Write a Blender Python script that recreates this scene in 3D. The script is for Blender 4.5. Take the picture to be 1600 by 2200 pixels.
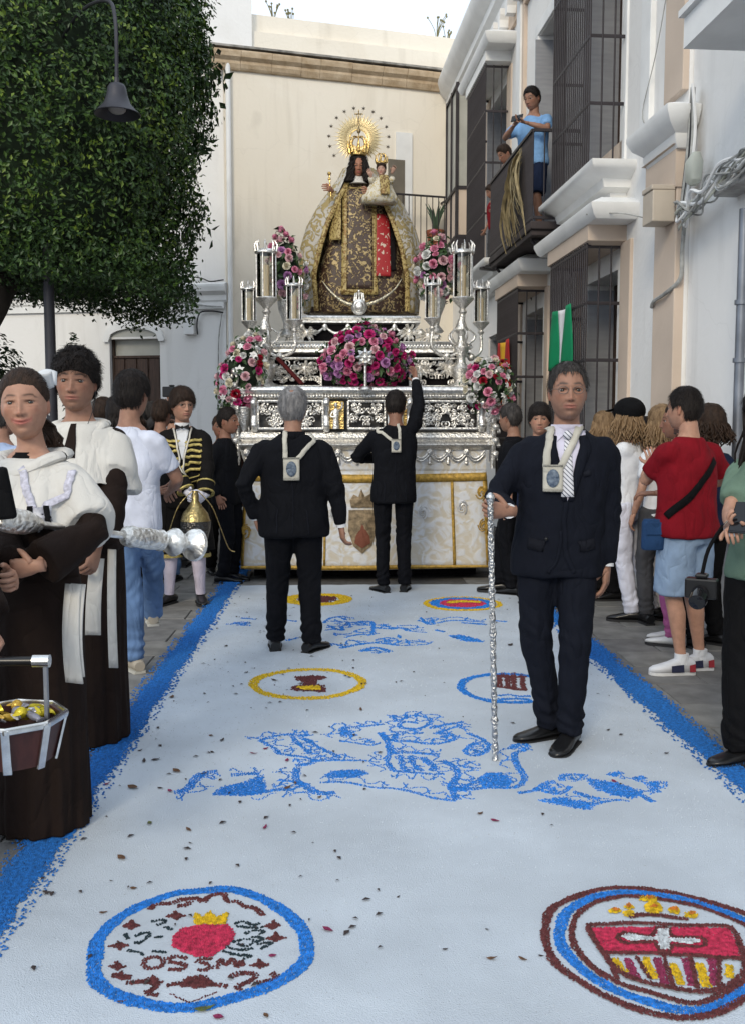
import bpy, bmesh, math, random
from mathutils import Vector, Matrix, noise
from mathutils.bvhtree import BVHTree
for o in list(bpy.data.objects): bpy.data.objects.remove(o)
R = math.radians; PI = math.pi
random.seed(7)
SC = bpy.context.scene
COL = SC.collection
# ---------------------------------------------------------------- camera
FPX = 2050.0
CAM = Vector((0, 0, 1.45)); YAW = R(1.92); PIT = R(4.88)
FW = Vector((math.sin(YAW)*math.cos(PIT), math.cos(YAW)*math.cos(PIT), -math.sin(PIT)))
RT = Vector((math.cos(YAW), -math.sin(YAW), 0)); UP = RT.cross(FW)
cd = bpy.data.cameras.new('camera'); cam = bpy.data.objects.new('camera', cd); COL.objects.link(cam)
cd.sensor_fit = 'VERTICAL'; cd.sensor_height = 24; cd.lens = FPX/2200*24; cd.clip_start = .05; cd.clip_end = 2000
cam.matrix_world = Matrix(((RT.x, UP.x, -FW.x, 0), (RT.y, UP.y, -FW.y, 0), (RT.z, UP.z, -FW.z, 1.45), (0, 0, 0, 1)))
SC.camera = cam
# ---------------------------------------------------------------- sky, sun, exposure
W = bpy.data.worlds.new('World'); SC.world = W; W.use_nodes = True
nt = W.node_tree; sky = nt.nodes.new('ShaderNodeTexSky'); sky.sky_type = 'NISHITA'; sky.sun_disc = False
SUN_EL, SUN_AZ = R(30), R(200)           # azimuth clockwise from +Y: behind the camera, a little to the left
sky.sun_elevation = SUN_EL; sky.sun_rotation = SUN_AZ; sky.air_density = 1.0; sky.dust_density = 1.6; sky.ozone_density = 1.0
# thin bright cloud veils the whole sky evenly
tcw = nt.nodes.new('ShaderNodeTexCoord'); ncl = nt.nodes.new('ShaderNodeTexNoise'); ncl.inputs['Scale'].default_value = 2.2; ncl.inputs['Detail'].default_value = 6; nt.links.new(tcw.outputs['Generated'], ncl.inputs['Vector'])
mrw = nt.nodes.new('ShaderNodeMapRange'); mrw.inputs[1].default_value = .3; mrw.inputs[2].default_value = .7; mrw.inputs[3].default_value = .72; mrw.inputs[4].default_value = .95; nt.links.new(ncl.outputs[0], mrw.inputs[0])
mxw = nt.nodes.new('ShaderNodeMix'); mxw.data_type = 'RGBA'; nt.links.new(mrw.outputs[0], mxw.inputs[0]); nt.links.new(sky.outputs[0], mxw.inputs[6]); mxw.inputs[7].default_value = (10.8, 12.2, 13.9, 1)
nt.links.new(mxw.outputs[2], nt.nodes['Background'].inputs[0]); nt.nodes['Background'].inputs[1].default_value = 0.10
sd = bpy.data.lights.new('sun', 'SUN'); so = bpy.data.objects.new('sun', sd); COL.objects.link(so)
sd.energy = 1.5; sd.angle = R(16); sd.color = (1, .88, .68)
sdir = Vector((math.sin(SUN_AZ)*math.cos(SUN_EL), math.cos(SUN_AZ)*math.cos(SUN_EL), math.sin(SUN_EL)))
so.rotation_euler = sdir.to_track_quat('Z', 'Y').to_euler(); so.location = sdir*60
SC.view_settings.view_transform = 'Standard'; SC.view_settings.look = 'None'; SC.view_settings.gamma = 1
SC.view_settings.exposure = 0.14
SC.render.engine = 'CYCLES'; SC.cycles.max_bounces = 6; SC.cycles.transparent_max_bounces = 8
# ---------------------------------------------------------------- measuring helpers (street plan from the picture's perspective)
def ray(px, py): return FW + RT*((px-800)/FPX) + UP*((1100-py)/FPX)
def at(px, py, Y):
    d = ray(px, py); return CAM + d*(Y/d.y)
def gp(px, py, z=0.0):
    d = ray(px, py); return CAM + d*((z-CAM.z)/d.z)
# ---------------------------------------------------------------- materials
MATS = {}
def mat(name, col, rough=.7, metal=0, var=.12, vscale=4, bump=0, bscale=40, col2=None, spec=.4, sheen=0, vc=False, emis=None, stretch=(1,1,1), detail=4, alpha=None, trans=0, wrinkle=0):
    """principled surface; colour wanders between col and col2 by noise, with fine relief"""
    if name in MATS: return MATS[name]
    m = bpy.data.materials.new(name); m.use_nodes = True; t = m.node_tree; N = t.nodes; L = t.links
    b = N['Principled BSDF']; b.inputs['Roughness'].default_value = rough; b.inputs['Metallic'].default_value = metal
    b.inputs['Specular IOR Level'].default_value = spec
    if sheen: b.inputs['Sheen Weight'].default_value = sheen; b.inputs['Sheen Roughness'].default_value = .4
    if trans: b.inputs['Transmission Weight'].default_value = trans
    tc = N.new('ShaderNodeTexCoord'); mp = N.new('ShaderNodeMapping'); mp.inputs['Scale'].default_value = stretch
    L.new(tc.outputs['Object'], mp.inputs[0])
    n = N.new('ShaderNodeTexNoise'); n.inputs['Scale'].default_value = vscale; n.inputs['Detail'].default_value = detail
    L.new(mp.outputs[0], n.inputs['Vector'])
    mr = N.new('ShaderNodeMapRange'); mr.inputs[1].default_value = .3; mr.inputs[2].default_value = .7
    L.new(n.outputs[0], mr.inputs[0])
    c2 = col2 or tuple(max(0, c*(1-var*2)) for c in col); c1 = col if col2 else tuple(min(1, c*(1+var*.6)) for c in col)
    if vc:
        a = N.new('ShaderNodeAttribute'); a.attribute_name = 'Col'
        mx = N.new('ShaderNodeMix'); mx.data_type = 'RGBA'; mx.blend_type = 'MULTIPLY'; mx.inputs[0].default_value = 1
        rr = N.new('ShaderNodeMapRange'); rr.inputs[3].default_value = 1-var; rr.inputs[4].default_value = 1+var*.5; L.new(mr.outputs[0], rr.inputs[0])
        L.new(a.outputs['Color'], mx.inputs[6]); L.new(rr.outputs[0], mx.inputs[7]); L.new(mx.outputs[2], b.inputs['Base Color'])
    else:
        mx = N.new('ShaderNodeMix'); mx.data_type = 'RGBA'; L.new(mr.outputs[0], mx.inputs[0])
        mx.inputs[6].default_value = (*c2, 1); mx.inputs[7].default_value = (*c1, 1); L.new(mx.outputs[2], b.inputs['Base Color'])
    if bump:
        n2 = N.new('ShaderNodeTexNoise'); n2.inputs['Scale'].default_value = bscale; n2.inputs['Detail'].default_value = 3
        L.new(mp.outputs[0], n2.inputs['Vector'])
        bp = N.new('ShaderNodeBump'); bp.inputs['Strength'].default_value = bump; bp.inputs['Distance'].default_value = .01
        L.new(n2.outputs[0], bp.inputs['Height']); L.new(bp.outputs[0], b.inputs['Normal'])
        if wrinkle:                                  # creases: ridged folds that run slantwise down the cloth
            m3 = N.new('ShaderNodeMapping'); m3.inputs['Scale'].default_value = (1, 1, .55); m3.inputs['Rotation'].default_value = (.3, .35, 0); L.new(tc.outputs['Object'], m3.inputs[0])
            n3 = N.new('ShaderNodeTexNoise'); n3.inputs['Scale'].default_value = wrinkle; n3.inputs['Detail'].default_value = 2.5; n3.inputs['Distortion'].default_value = .7; L.new(m3.outputs[0], n3.inputs['Vector'])
            s3 = N.new('ShaderNodeMath'); s3.operation = 'SUBTRACT'; s3.inputs[1].default_value = .5; L.new(n3.outputs[0], s3.inputs[0]); a3 = N.new('ShaderNodeMath'); a3.operation = 'ABSOLUTE'; L.new(s3.outputs[0], a3.inputs[0]); p3 = N.new('ShaderNodeMath'); p3.operation = 'POWER'; p3.inputs[1].default_value = .7; L.new(a3.outputs[0], p3.inputs[0])
            b3 = N.new('ShaderNodeBump'); b3.inputs['Strength'].default_value = .55; b3.inputs['Distance'].default_value = .045; L.new(p3.outputs[0], b3.inputs['Height']); L.new(bp.outputs[0], b3.inputs['Normal']); L.new(b3.outputs[0], b.inputs['Normal'])
    MATS[name] = m; return m
def wallmat(name, col, tint):
    """lime-washed render: repainted patches, rain streaks, fine cracks and grain"""
    m = bpy.data.materials.new(name); m.use_nodes = True; t = m.node_tree; N = t.nodes; L = t.links; b = N['Principled BSDF']; b.inputs['Roughness'].default_value = .92; b.inputs['Specular IOR Level'].default_value = .2
    tc = N.new('ShaderNodeTexCoord')
    def nz(scale, st, lo, hi, det=6, dist=0.0):
        mp = N.new('ShaderNodeMapping'); mp.inputs['Scale'].default_value = st; L.new(tc.outputs['Object'], mp.inputs[0]); n = N.new('ShaderNodeTexNoise'); n.inputs['Scale'].default_value = scale; n.inputs['Detail'].default_value = det; n.inputs['Distortion'].default_value = dist; L.new(mp.outputs[0], n.inputs['Vector'])
        r = N.new('ShaderNodeMapRange'); r.inputs[1].default_value = lo; r.inputs[2].default_value = hi; L.new(n.outputs[0], r.inputs[0]); return r.outputs[0]
    def mx(a, bcol, f, k):
        x = N.new('ShaderNodeMath'); x.operation = 'MULTIPLY'; x.inputs[1].default_value = k; L.new(f, x.inputs[0]); q = N.new('ShaderNodeMix'); q.data_type = 'RGBA'; L.new(x.outputs[0], q.inputs[0])
        if isinstance(a, tuple): q.inputs[6].default_value = (*a, 1)
        else: L.new(a, q.inputs[6])
        q.inputs[7].default_value = (*bcol, 1); return q.outputs[2]
    c = mx(col, tint, nz(.55, (1, 1, 1), .47, .53, 3, .6), .45)                                  # repainted areas
    c = mx(c, tuple(x*.80 for x in tint), nz(5, (1, 1, .10), .56, .78), .5)                      # rain streaks
    c = mx(c, tuple(x*.62 for x in tint), nz(2.6, (1, 1, .7), .63, .78, 8), .30)                 # stains
    v = N.new('ShaderNodeTexVoronoi'); v.feature = 'DISTANCE_TO_EDGE'; v.inputs['Scale'].default_value = .9; nw = N.new('ShaderNodeTexNoise'); nw.inputs['Scale'].default_value = 3; vm = N.new('ShaderNodeMix'); vm.data_type = 'RGBA'; vm.inputs[0].default_value = .25; L.new(tc.outputs['Object'], vm.inputs[6]); L.new(tc.outputs['Object'], nw.inputs['Vector']); L.new(nw.outputs['Color'], vm.inputs[7]); L.new(vm.outputs[2], v.inputs['Vector'])
    r = N.new('ShaderNodeMapRange'); r.inputs[1].default_value = .006; r.inputs[2].default_value = .0; L.new(v.outputs['Distance'], r.inputs[0]); c = mx(c, tuple(x*.55 for x in tint), r.outputs[0], .10)
    L.new(c, b.inputs['Base Color']); n2 = N.new('ShaderNodeTexNoise'); n2.inputs['Scale'].default_value = 16; n2.inputs['Detail'].default_value = 6; L.new(tc.outputs['Object'], n2.inputs['Vector']); bp = N.new('ShaderNodeBump'); bp.inputs['Strength'].default_value = .35; bp.inputs['Distance'].default_value = .012; L.new(n2.outputs[0], bp.inputs['Height']); L.new(bp.outputs[0], b.inputs['Normal']); MATS[name] = m; return m
def pattern(name, ground, motif, rough=.6, scale=9, lo=.46, hi=.54, dist=2.2, motif_metal=.6, bump=.5, kind='noise', third=None):
    """brocade: a scrolling motif woven or embroidered on a ground colour"""
    if name in MATS: return MATS[name]
    m = bpy.data.materials.new(name); m.use_nodes = True; t = m.node_tree; N = t.nodes; L = t.links
    b = N['Principled BSDF']; b.inputs['Roughness'].default_value = rough
    tc = N.new('ShaderNodeTexCoord')
    if kind == 'noise':
        n = N.new('ShaderNodeTexNoise'); n.inputs['Scale'].default_value = scale; n.inputs['Detail'].default_value = 1.5; n.inputs['Distortion'].default_value = dist
        L.new(tc.outputs['Object'], n.inputs['Vector']); o = n.outputs[0]
    else:
        n = N.new('ShaderNodeTexWave'); n.wave_type = 'RINGS'; n.inputs['Scale'].default_value = scale; n.inputs['Distortion'].default_value = dist*5; n.inputs['Detail'].default_value = 2; n.inputs['Detail Scale'].default_value = 1.6
        L.new(tc.outputs['Object'], n.inputs['Vector']); o = n.outputs['Fac'] if 'Fac' in n.outputs else n.outputs[1]
    mr = N.new('ShaderNodeMapRange'); mr.inputs[1].default_value = lo; mr.inputs[2].default_value = hi; L.new(o, mr.inputs[0])
    mx = N.new('ShaderNodeMix'); mx.data_type = 'RGBA'; mx.inputs[6].default_value = (*ground, 1); mx.inputs[7].default_value = (*motif, 1); L.new(mr.outputs[0], mx.inputs[0])
    out = mx.outputs[2]
    if third:
        n3 = N.new('ShaderNodeTexNoise'); n3.inputs['Scale'].default_value = scale*.6; n3.inputs['Distortion'].default_value = dist; L.new(tc.outputs['Object'], n3.inputs['Vector'])
        m3 = N.new('ShaderNodeMapRange'); m3.inputs[1].default_value = .55; m3.inputs[2].default_value = .6; L.new(n3.outputs[0], m3.inputs[0])
        mx3 = N.new('ShaderNodeMix'); mx3.data_type = 'RGBA'; L.new(out, mx3.inputs[6]); mx3.inputs[7].default_value = (*third, 1); L.new(m3.outputs[0], mx3.inputs[0]); out = mx3.outputs[2]
    L.new(out, b.inputs['Base Color'])
    mm = N.new('ShaderNodeMath'); mm.operation = 'MULTIPLY'; mm.inputs[1].default_value = motif_metal; L.new(mr.outputs[0], mm.inputs[0]); L.new(mm.outputs[0], b.inputs['Metallic'])
    bp = N.new('ShaderNodeBump'); bp.inputs['Strength'].default_value = bump; bp.inputs['Distance'].default_value = .01; L.new(mr.outputs[0], bp.inputs['Height']); L.new(bp.outputs[0], b.inputs['Normal'])
    MATS[name] = m; return m
def chased(name, col, rough=.25, scale=55, strength=.7):
    """beaten and chased metal"""
    if name in MATS: return MATS[name]
    m = bpy.data.materials.new(name); m.use_nodes = True; t = m.node_tree; N = t.nodes; L = t.links
    b = N['Principled BSDF']; b.inputs['Metallic'].default_value = 1; b.inputs['Roughness'].default_value = rough
    tc = N.new('ShaderNodeTexCoord'); v = N.new('ShaderNodeTexVoronoi'); v.inputs['Scale'].default_value = scale; v.feature = 'SMOOTH_F1'
    n = N.new('ShaderNodeTexNoise'); n.inputs['Scale'].default_value = scale*.5; n.inputs['Distortion'].default_value = 2
    L.new(tc.outputs['Object'], v.inputs['Vector']); L.new(tc.outputs['Object'], n.inputs['Vector'])
    ad = N.new('ShaderNodeMath'); L.new(v.outputs['Distance'], ad.inputs[0]); L.new(n.outputs[0], ad.inputs[1])
    bp = N.new('ShaderNodeBump'); bp.inputs['Strength'].default_value = strength; bp.inputs['Distance'].default_value = .012; L.new(ad.outputs[0], bp.inputs['Height']); L.new(bp.outputs[0], b.inputs['Normal'])
    mr = N.new('ShaderNodeMapRange'); mr.inputs[1].default_value = .3; mr.inputs[2].default_value = .6; L.new(n.outputs[0], mr.inputs[0])
    mx = N.new('ShaderNodeMix'); mx.data_type = 'RGBA'; mx.inputs[6].default_value = (*[c*.62 for c in col], 1); mx.inputs[7].default_value = (*col, 1); L.new(mr.outputs[0], mx.inputs[0]); L.new(mx.outputs[2], b.inputs['Base Color'])
    MATS[name] = m; return m
# ---------------------------------------------------------------- mesh builder
def frame(t):
    t = t.normalized(); a = Vector((0, 0, 1)) if abs(t.z) < .9 else Vector((0, 1, 0))
    u = a.cross(t).normalized(); return u, t.cross(u)
def cr(pts, n):
    """smooth curve through points (Catmull-Rom); items may be any equal-length tuples"""
    P = [tuple(p) for p in pts]; out = []
    for i in range(len(P)-1):
        a = P[max(i-1, 0)]; b = P[i]; c = P[i+1]; d = P[min(i+2, len(P)-1)]
        for k in range(n):
            t = k/n
            out.append(tuple(.5*((2*q)+(-p+r)*t+(2*p-5*q+4*r-s)*t*t+(-p+3*q-3*r+s)*t**3) for p, q, r, s in zip(a, b, c, d)))
    out.append(P[-1]); return out
class MB:
    def __init__(s): s.v = []; s.f = []; s.m = []; s.c = []
    def add(s, vs, fs, mi=0, col=None):
        o = len(s.v); s.v += [tuple(p) for p in vs]; s.f += [tuple(i+o for i in f) for f in fs]; s.m += [mi]*len(fs)
        if col is not None: s.c += [col]*len(vs) if not isinstance(col, list) else col
        return s
    def box(s, x0, x1, y0, y1, z0, z1, mi=0, M=None):
        vs = [Vector((x, y, z)) for z in (z0, z1) for y in (y0, y1) for x in (x0, x1)]
        if M: vs = [M @ v for v in vs]
        return s.add(vs, [(0, 2, 3, 1), (4, 5, 7, 6), (0, 1, 5, 4), (2, 6, 7, 3), (0, 4, 6, 2), (1, 3, 7, 5)], mi)
    def obox(s, a, b, w, h, mi=0, up=Vector((0, 0, 1))):
        """bar of section w x h from a to b"""
        a = Vector(a); b = Vector(b); t = (b-a).normalized()
        u = t.cross(up).normalized() if abs(t.dot(up)) < .98 else t.cross(Vector((1, 0, 0))).normalized()
        q = u.cross(t); vs = [p+u*x*w/2+q*y*h/2 for p in (a, b) for x, y in ((-1, -1), (1, -1), (1, 1), (-1, 1))]
        return s.add(vs, [(0, 1, 2, 3), (7, 6, 5, 4), (0, 4, 5, 1), (1, 5, 6, 2), (2, 6, 7, 3), (3, 7, 4, 0)], mi)
    def tube(s, pts, rad, n=8, mi=0, cap=True, up=None):
        P = [Vector(p) for p in pts]; k = len(P); vs = []; fs = []
        if not isinstance(rad, (list, tuple)): rad = [rad]*k
        pu = None
        for i in range(k):
            t = (P[min(i+1, k-1)]-P[max(i-1, 0)])
            if t.length < 1e-9: t = Vector((0, 0, 1))
            t.normalize()
            if pu is None: u, w = frame(t) if up is None else (lambda q: (q, t.cross(q)))((up-t*up.dot(t)).normalized())
            else:
                u = pu-t*pu.dot(t); u.normalize(); w = t.cross(u)
            pu = u; r = rad[i]; ra, rb = r if isinstance(r, (list, tuple)) else (r, r)
            for j in range(n):
                a = 2*PI*j/n; vs.append(P[i]+u*math.cos(a)*ra+w*math.sin(a)*rb)
        for i in range(k-1):
            for j in range(n):
                fs.append((i*n+j, i*n+(j+1) % n, (i+1)*n+(j+1) % n, (i+1)*n+j))
        if cap: fs.append(tuple(range(n-1, -1, -1))); fs.append(tuple((k-1)*n+j for j in range(n)))
        return s.add(vs, fs, mi)
    def lathe(s, prof, n=16, c=(0, 0, 0), mi=0, M=None):
        c = Vector(c); vs = []; fs = []; k = len(prof)
        for r, z in prof:
            for j in range(n):
                p = Vector((r*math.cos(2*PI*j/n), r*math.sin(2*PI*j/n), z)); vs.append((M @ p if M else p)+c)
        for i in range(k-1):
            for j in range(n): fs.append((i*n+j, i*n+(j+1) % n, (i+1)*n+(j+1) % n, (i+1)*n+j))
        fs.append(tuple(range(n-1, -1, -1))); fs.append(tuple((k-1)*n+j for j in range(n)))
        return s.add(vs, fs, mi)
    def prism(s, poly, y0, y1, mi=0, M=None):
        """outline in x,z pushed along y"""
        k = len(poly); vs = [Vector((x, y, z)) for y in (y0, y1) for x, z in poly]
        if M: vs = [M @ v for v in vs]
        fs = [tuple(range(k)), tuple(range(2*k-1, k-1, -1))]+[(i, i+k, (i+1) % k+k, (i+1) % k) for i in range(k)]
        return s.add(vs, fs, mi)
    def ell(s, c, r, n=10, mi=0, M=None):
        c = Vector(c); r = r if isinstance(r, (tuple, list)) else (r, r, r); vs = []; fs = []; h = max(4, n*2//3)
        for i in range(h+1):
            ph = PI*i/h
            for j in range(n):
                a = 2*PI*j/n; p = Vector((r[0]*math.sin(ph)*math.cos(a), r[1]*math.sin(ph)*math.sin(a), r[2]*math.cos(ph))); vs.append((M @ p if M else p)+c)
        for i in range(h):
            for j in range(n): fs.append((i*n+j, (i+1)*n+j, (i+1)*n+(j+1) % n, i*n+(j+1) % n))
        return s.add(vs, fs, mi)
    def loft(s, rings, n=24, mi=0, cap=True):
        """rings: (centre, half width, half depth, exponent)"""
        vs = []; fs = []; k = len(rings)
        for c, a, b, e in rings:
            c = Vector(c)
            for j in range(n):
                t = 2*PI*j/n; ct, st = math.cos(t), math.sin(t)
                vs.append(c+Vector((a*math.copysign(abs(ct)**(2/e), ct), b*math.copysign(abs(st)**(2/e), st), 0)))
        for i in range(k-1):
            for j in range(n): fs.append((i*n+j, i*n+(j+1) % n, (i+1)*n+(j+1) % n, (i+1)*n+j))
        if cap: fs.append(tuple(range(n-1, -1, -1))); fs.append(tuple((k-1)*n+j for j in range(n)))
        return s.add(vs, fs, mi)
    def sheet(s, fn, nu, nv, mi=0):
        vs = [fn(i/nu, j/nv) for j in range(nv+1) for i in range(nu+1)]
        return s.add(vs, [(j*(nu+1)+i, j*(nu+1)+i+1, (j+1)*(nu+1)+i+1, (j+1)*(nu+1)+i) for j in range(nv) for i in range(nu)], mi)
    def mesh(s, name):
        me = bpy.data.meshes.new(name); me.from_pydata(s.v, [], s.f)
        if any(s.m): me.polygons.foreach_set('material_index', s.m)
        if s.c and len(s.c) == len(s.v):
            a = me.color_attributes.new('Col', 'FLOAT_COLOR', 'POINT'); a.data.foreach_set('color', [x for c in s.c for x in (c[0], c[1], c[2], 1)])
        return me
    def build(s, name, mats, parent=None, smooth=True, world=False, solid=0, bevel=0):
        return link(name, s.mesh(name), mats, parent, smooth, world, solid, bevel)
def link(name, me, mats, parent=None, smooth=True, world=False, solid=0, bevel=0):
    mats = mats if isinstance(mats, (list, tuple)) else [mats]
    if not me.materials:
        for m in mats: me.materials.append(m)
    if smooth:
        me.polygons.foreach_set('use_smooth', [True]*len(me.polygons))
        if smooth != 2: me.set_sharp_from_angle(angle=R(42))
    o = bpy.data.objects.new(name, me); COL.objects.link(o)
    if parent:
        o.parent = parent
        if world: o.matrix_parent_inverse = parent.matrix_basis.inverted()
        if world and parent.parent: o.matrix_parent_inverse = (parent.parent.matrix_basis @ parent.matrix_parent_inverse @ parent.matrix_basis).inverted()
    if solid: k = o.modifiers.new('thickness', 'SOLIDIFY'); k.thickness = solid; k.offset = 0
    if bevel: k = o.modifiers.new('bevel', 'BEVEL'); k.width = bevel; k.segments = 2; k.limit_method = 'ANGLE'
    return o
def thing(name, label, cat, loc=(0, 0, 0), rz=0, group=None):
    o = bpy.data.objects.new(name, None); COL.objects.link(o); o.empty_display_size = .1
    o.location = loc; o.rotation_euler = (0, 0, rz); tag(o, label, cat, group); return o
def tag(o, label, cat, group=None):
    o['label'] = label; o['category'] = cat
    if group: o['group'] = group
    return o
def struct(o): o['kind'] = 'structure'; return o
def stuff(o): o['kind'] = 'stuff'; return o
def dup(o, parent=None):
    c = o.copy(); COL.objects.link(c)
    if parent: c.parent = parent
    for ch in list(o.children): dup(ch, c)
    return c
def ns(p, s=1.0, off=0.0): return noise.noise(Vector((p[0]*s+off, p[1]*s+off*.7, p[2]*s-off)))
# voxel union of overlapping shells into one continuous surface, done in a scratch scene
TMP = bpy.data.scenes.new('scratch')
def weld(mb, voxel, iters=6, fac=.5):
    me = mb.mesh('scratch'); o = bpy.data.objects.new('scratch', me); TMP.collection.objects.link(o)
    r = o.modifiers.new('r', 'REMESH'); r.mode = 'VOXEL'; r.voxel_size = voxel
    if iters: k = o.modifiers.new('s', 'SMOOTH'); k.factor = fac; k.iterations = iters
    vl = TMP.view_layers[0]; vl.update(); dg = vl.depsgraph; dg.update()
    out = bpy.data.meshes.new_from_object(o.evaluated_get(dg))
    bpy.data.objects.remove(o); bpy.data.meshes.remove(me); return out
# ================================================================ SETTING
M_plaster = wallmat('cream lime plaster', (.80, .74, .64), (.74, .67, .56))
M_white = wallmat('white limewash', (.79, .78, .765), (.73, .715, .69))
M_trimw = mat('white moulding paint', (.80, .80, .79), .75, var=.06, vscale=3, bump=.12, bscale=30)
M_beige = mat('beige pilaster paint', (.60, .49, .40), .85, var=.07, vscale=1.5, bump=.2, bscale=20)
M_stone = mat('weathered sandstone', (.60, .48, .34), .95, col2=(.40, .29, .18), vscale=6, bump=.7, bscale=25)
M_iron = mat('dark painted iron', (.035, .03, .035), .55, var=.2, bump=.2, bscale=60, metal=.3)
M_wood = mat('dark brown door wood', (.06, .032, .022), .6, var=.25, vscale=3, stretch=(12, 12, 1), bump=.3)
M_glass = mat('dark window glass', (.02, .022, .028), .08, var=.1, spec=.6)
M_frost = mat('frosted pale glass', (.42, .42, .38), .35, var=.08)
M_grey = mat('grey shutter paint', (.30, .31, .34), .6, var=.08, stretch=(1, 1, 6))
M_pvc = mat('grey cable sheath', (.42, .42, .40), .7, var=.25, vscale=12)
M_black = mat('black cable', (.02, .02, .022), .6)
M_box = mat('pale plastic box', (.55, .56, .48), .5, var=.1)
M_slab = mat('grey granite slab', (.17, .165, .16), .75, var=.2, vscale=7, bump=.25, bscale=90)
M_slab2 = mat('lighter granite slab', (.205, .20, .19), .75, var=.2, vscale=6, bump=.25, bscale=90)
M_joint = mat('sandy joint', (.10, .095, .09), .95, var=.2, vscale=20)
# ground sheet and the slabs that can be told apart on it
g = MB(); g.box(-300, 300, -60, 500, -.3, -.012); ground = struct(g.build('ground', M_joint))
meshes = []
for k in range(5):
    b = MB(); r = random.Random(k); j = lambda: r.uniform(-.003, .003)
    w, d = .298, .198
    top = [(-w+j(), -d+j(), 0), (w+j(), -d+j(), 0), (w+j(), d+j(), 0), (-w+j(), d+j(), 0)]
    b.add([(x*1.0, y*1.0, -.05) for x, y, z in top]+[(x, y, -.006) for x, y, z in top]+[(x*.986, y*.98, 0) for x, y, z in top],
          [(8, 9, 10, 11)]+[(i, (i+1) % 4, 4+(i+1) % 4, 4+i) for i in range(4)]+[(4+i, 4+(i+1) % 4, 8+(i+1) % 4, 8+i) for i in range(4)])
    me = b.mesh('paving_slab'); me.materials.append(M_slab if k % 2 else M_slab2); meshes.append(me)
for iy in range(21):
    y = 2.3+iy*.402
    for ix in range(-8, 6):
        x = ix*.602+(.301 if iy % 2 else 0)
        if -.62 < x < 1.32 or x > 2.95 or x < -4.2: continue
        o = bpy.data.objects.new('paving_slab', random.choice(meshes)); COL.objects.link(o); o.parent = ground
        o.location = (x, y, random.uniform(-.002, .0015)); o.rotation_euler = (random.uniform(-.003, .003), random.uniform(-.003, .003), PI if random.random() < .5 else 0)
# ---------------------------------------------------------------- right-hand house: local x runs along the facade towards the camera, y goes into the wall
FT = R(2.7)
def facade_thing(name, label, cat): return thing(name, label, cat, (2.5, 11, 0), -(PI/2)+FT)
def moulding(mb, s0, s1, prof, ret=True, mi=0):
    """profile of (out, z) run along the wall from s0 to s1 with mitred returns"""
    vs = []; k = len(prof)
    for o, z in prof: vs += [(s0-o*.0, 0.0, z), (s0-(o-prof[0][0])*0, -o, z), (s1, -o, z), (s1, 0.0, z)]
    fs = []
    for i in range(k-1):
        for j in range(3): fs.append((i*4+j, i*4+j+1, (i+1)*4+j+1, (i+1)*4+j))
    fs.append((0, 1, 2, 3)[::-1]); fs.append(tuple((k-1)*4+j for j in range(4)))
    mb.add(vs, fs, mi)
def hood(mb, s0, s1, prof, mi=0):
    """a projecting ledge whose ends step out as far as its front does"""
    vs = []; k = len(prof); o0 = min(p[0] for p in prof)
    for o, z in prof:
        e = o-o0; vs += [(s0-e, 0.02, z), (s0-e, -o, z), (s1+e, -o, z), (s1+e, 0.02, z)]
    fs = []
    for i in range(k-1):
        for j in range(4): fs.append((i*4+j, i*4+(j+1) % 4, (i+1)*4+(j+1) % 4, (i+1)*4+j))
    fs.append((3, 2, 1, 0)); fs.append(tuple((k-1)*4+j for j in range(4)))
    mb.add(vs, fs, mi)
def grille(name, parent, s0, s1, z0, z1, out, rails, nb=19, ns_=3):
    """projecting window cage: flat rails, round bars"""
    for z in rails:
        q = MB(); q.tube([(s0, .02, z), (s0, -out, z), (s1, -out, z), (s1, .02, z)], [(.008, .018)]*4, 6); fr = q.build('grille_rail', M_iron, parent)
    bar = MB(); bar.tube([(0, 0, 0), (0, 0, z1-z0)], .0085, 6); me = bar.mesh('bar'); me.materials.append(M_iron)
    P = [(s0+(s1-s0)*i/nb, -out) for i in range(nb+1)]+[(s, -out*k/ns_) for s in (s0, s1) for k in range(1, ns_)]
    for x, y in P:
        o = bpy.data.objects.new('grille_bar', me); COL.objects.link(o); o.parent = fr; o.location = (x, y, z0)
    return fr
H = facade_thing('town_house', 'white town house with beige pilasters, barred window cages and an iron balcony', 'building')
# wall of the house with real openings: rectangles (s0,s1,z0,z1)
def wall_with_holes(mb, s0, s1, z0, z1, holes, depth=.5, mi=0):
    xs = sorted({s0, s1, *[h[0] for h in holes], *[h[1] for h in holes]}); zs = sorted({z0, z1, *[h[2] for h in holes], *[h[3] for h in holes]})
    for i in range(len(xs)-1):
        for j in range(len(zs)-1):
            cx, cz = (xs[i]+xs[i+1])/2, (zs[j]+zs[j+1])/2
            if any(h[0] < cx < h[1] and h[2] < cz < h[3] for h in holes): continue
            mb.add([(xs[i], 0, zs[j]), (xs[i+1], 0, zs[j]), (xs[i+1], 0, zs[j+1]), (xs[i], 0, zs[j+1])], [(0, 1, 2, 3)], mi)
    for a, b, c, d in holes:
        mb.add([(a, 0, c), (b, 0, c), (b, 0, d), (a, 0, d), (a, depth, c), (b, depth, c), (b, depth, d), (a, depth, d)], [(0, 4, 5, 1), (1, 5, 6, 2), (2, 6, 7, 3), (3, 7, 4, 0)], mi)
HOLES = [(1.0, 2.0, .95, 2.95), (1.0, 2.0, 3.98, 6.35), (-1.05, .15, 3.66, 6.26), (-1.62, -.72, .95, 2.95), (-4.0, -2.85, 3.95, 6.35), (-4.0, -2.85, .95, 2.9)]
q = MB(); wall_with_holes(q, -7.6, 3.55, 0, 8.0, HOLES)
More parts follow.
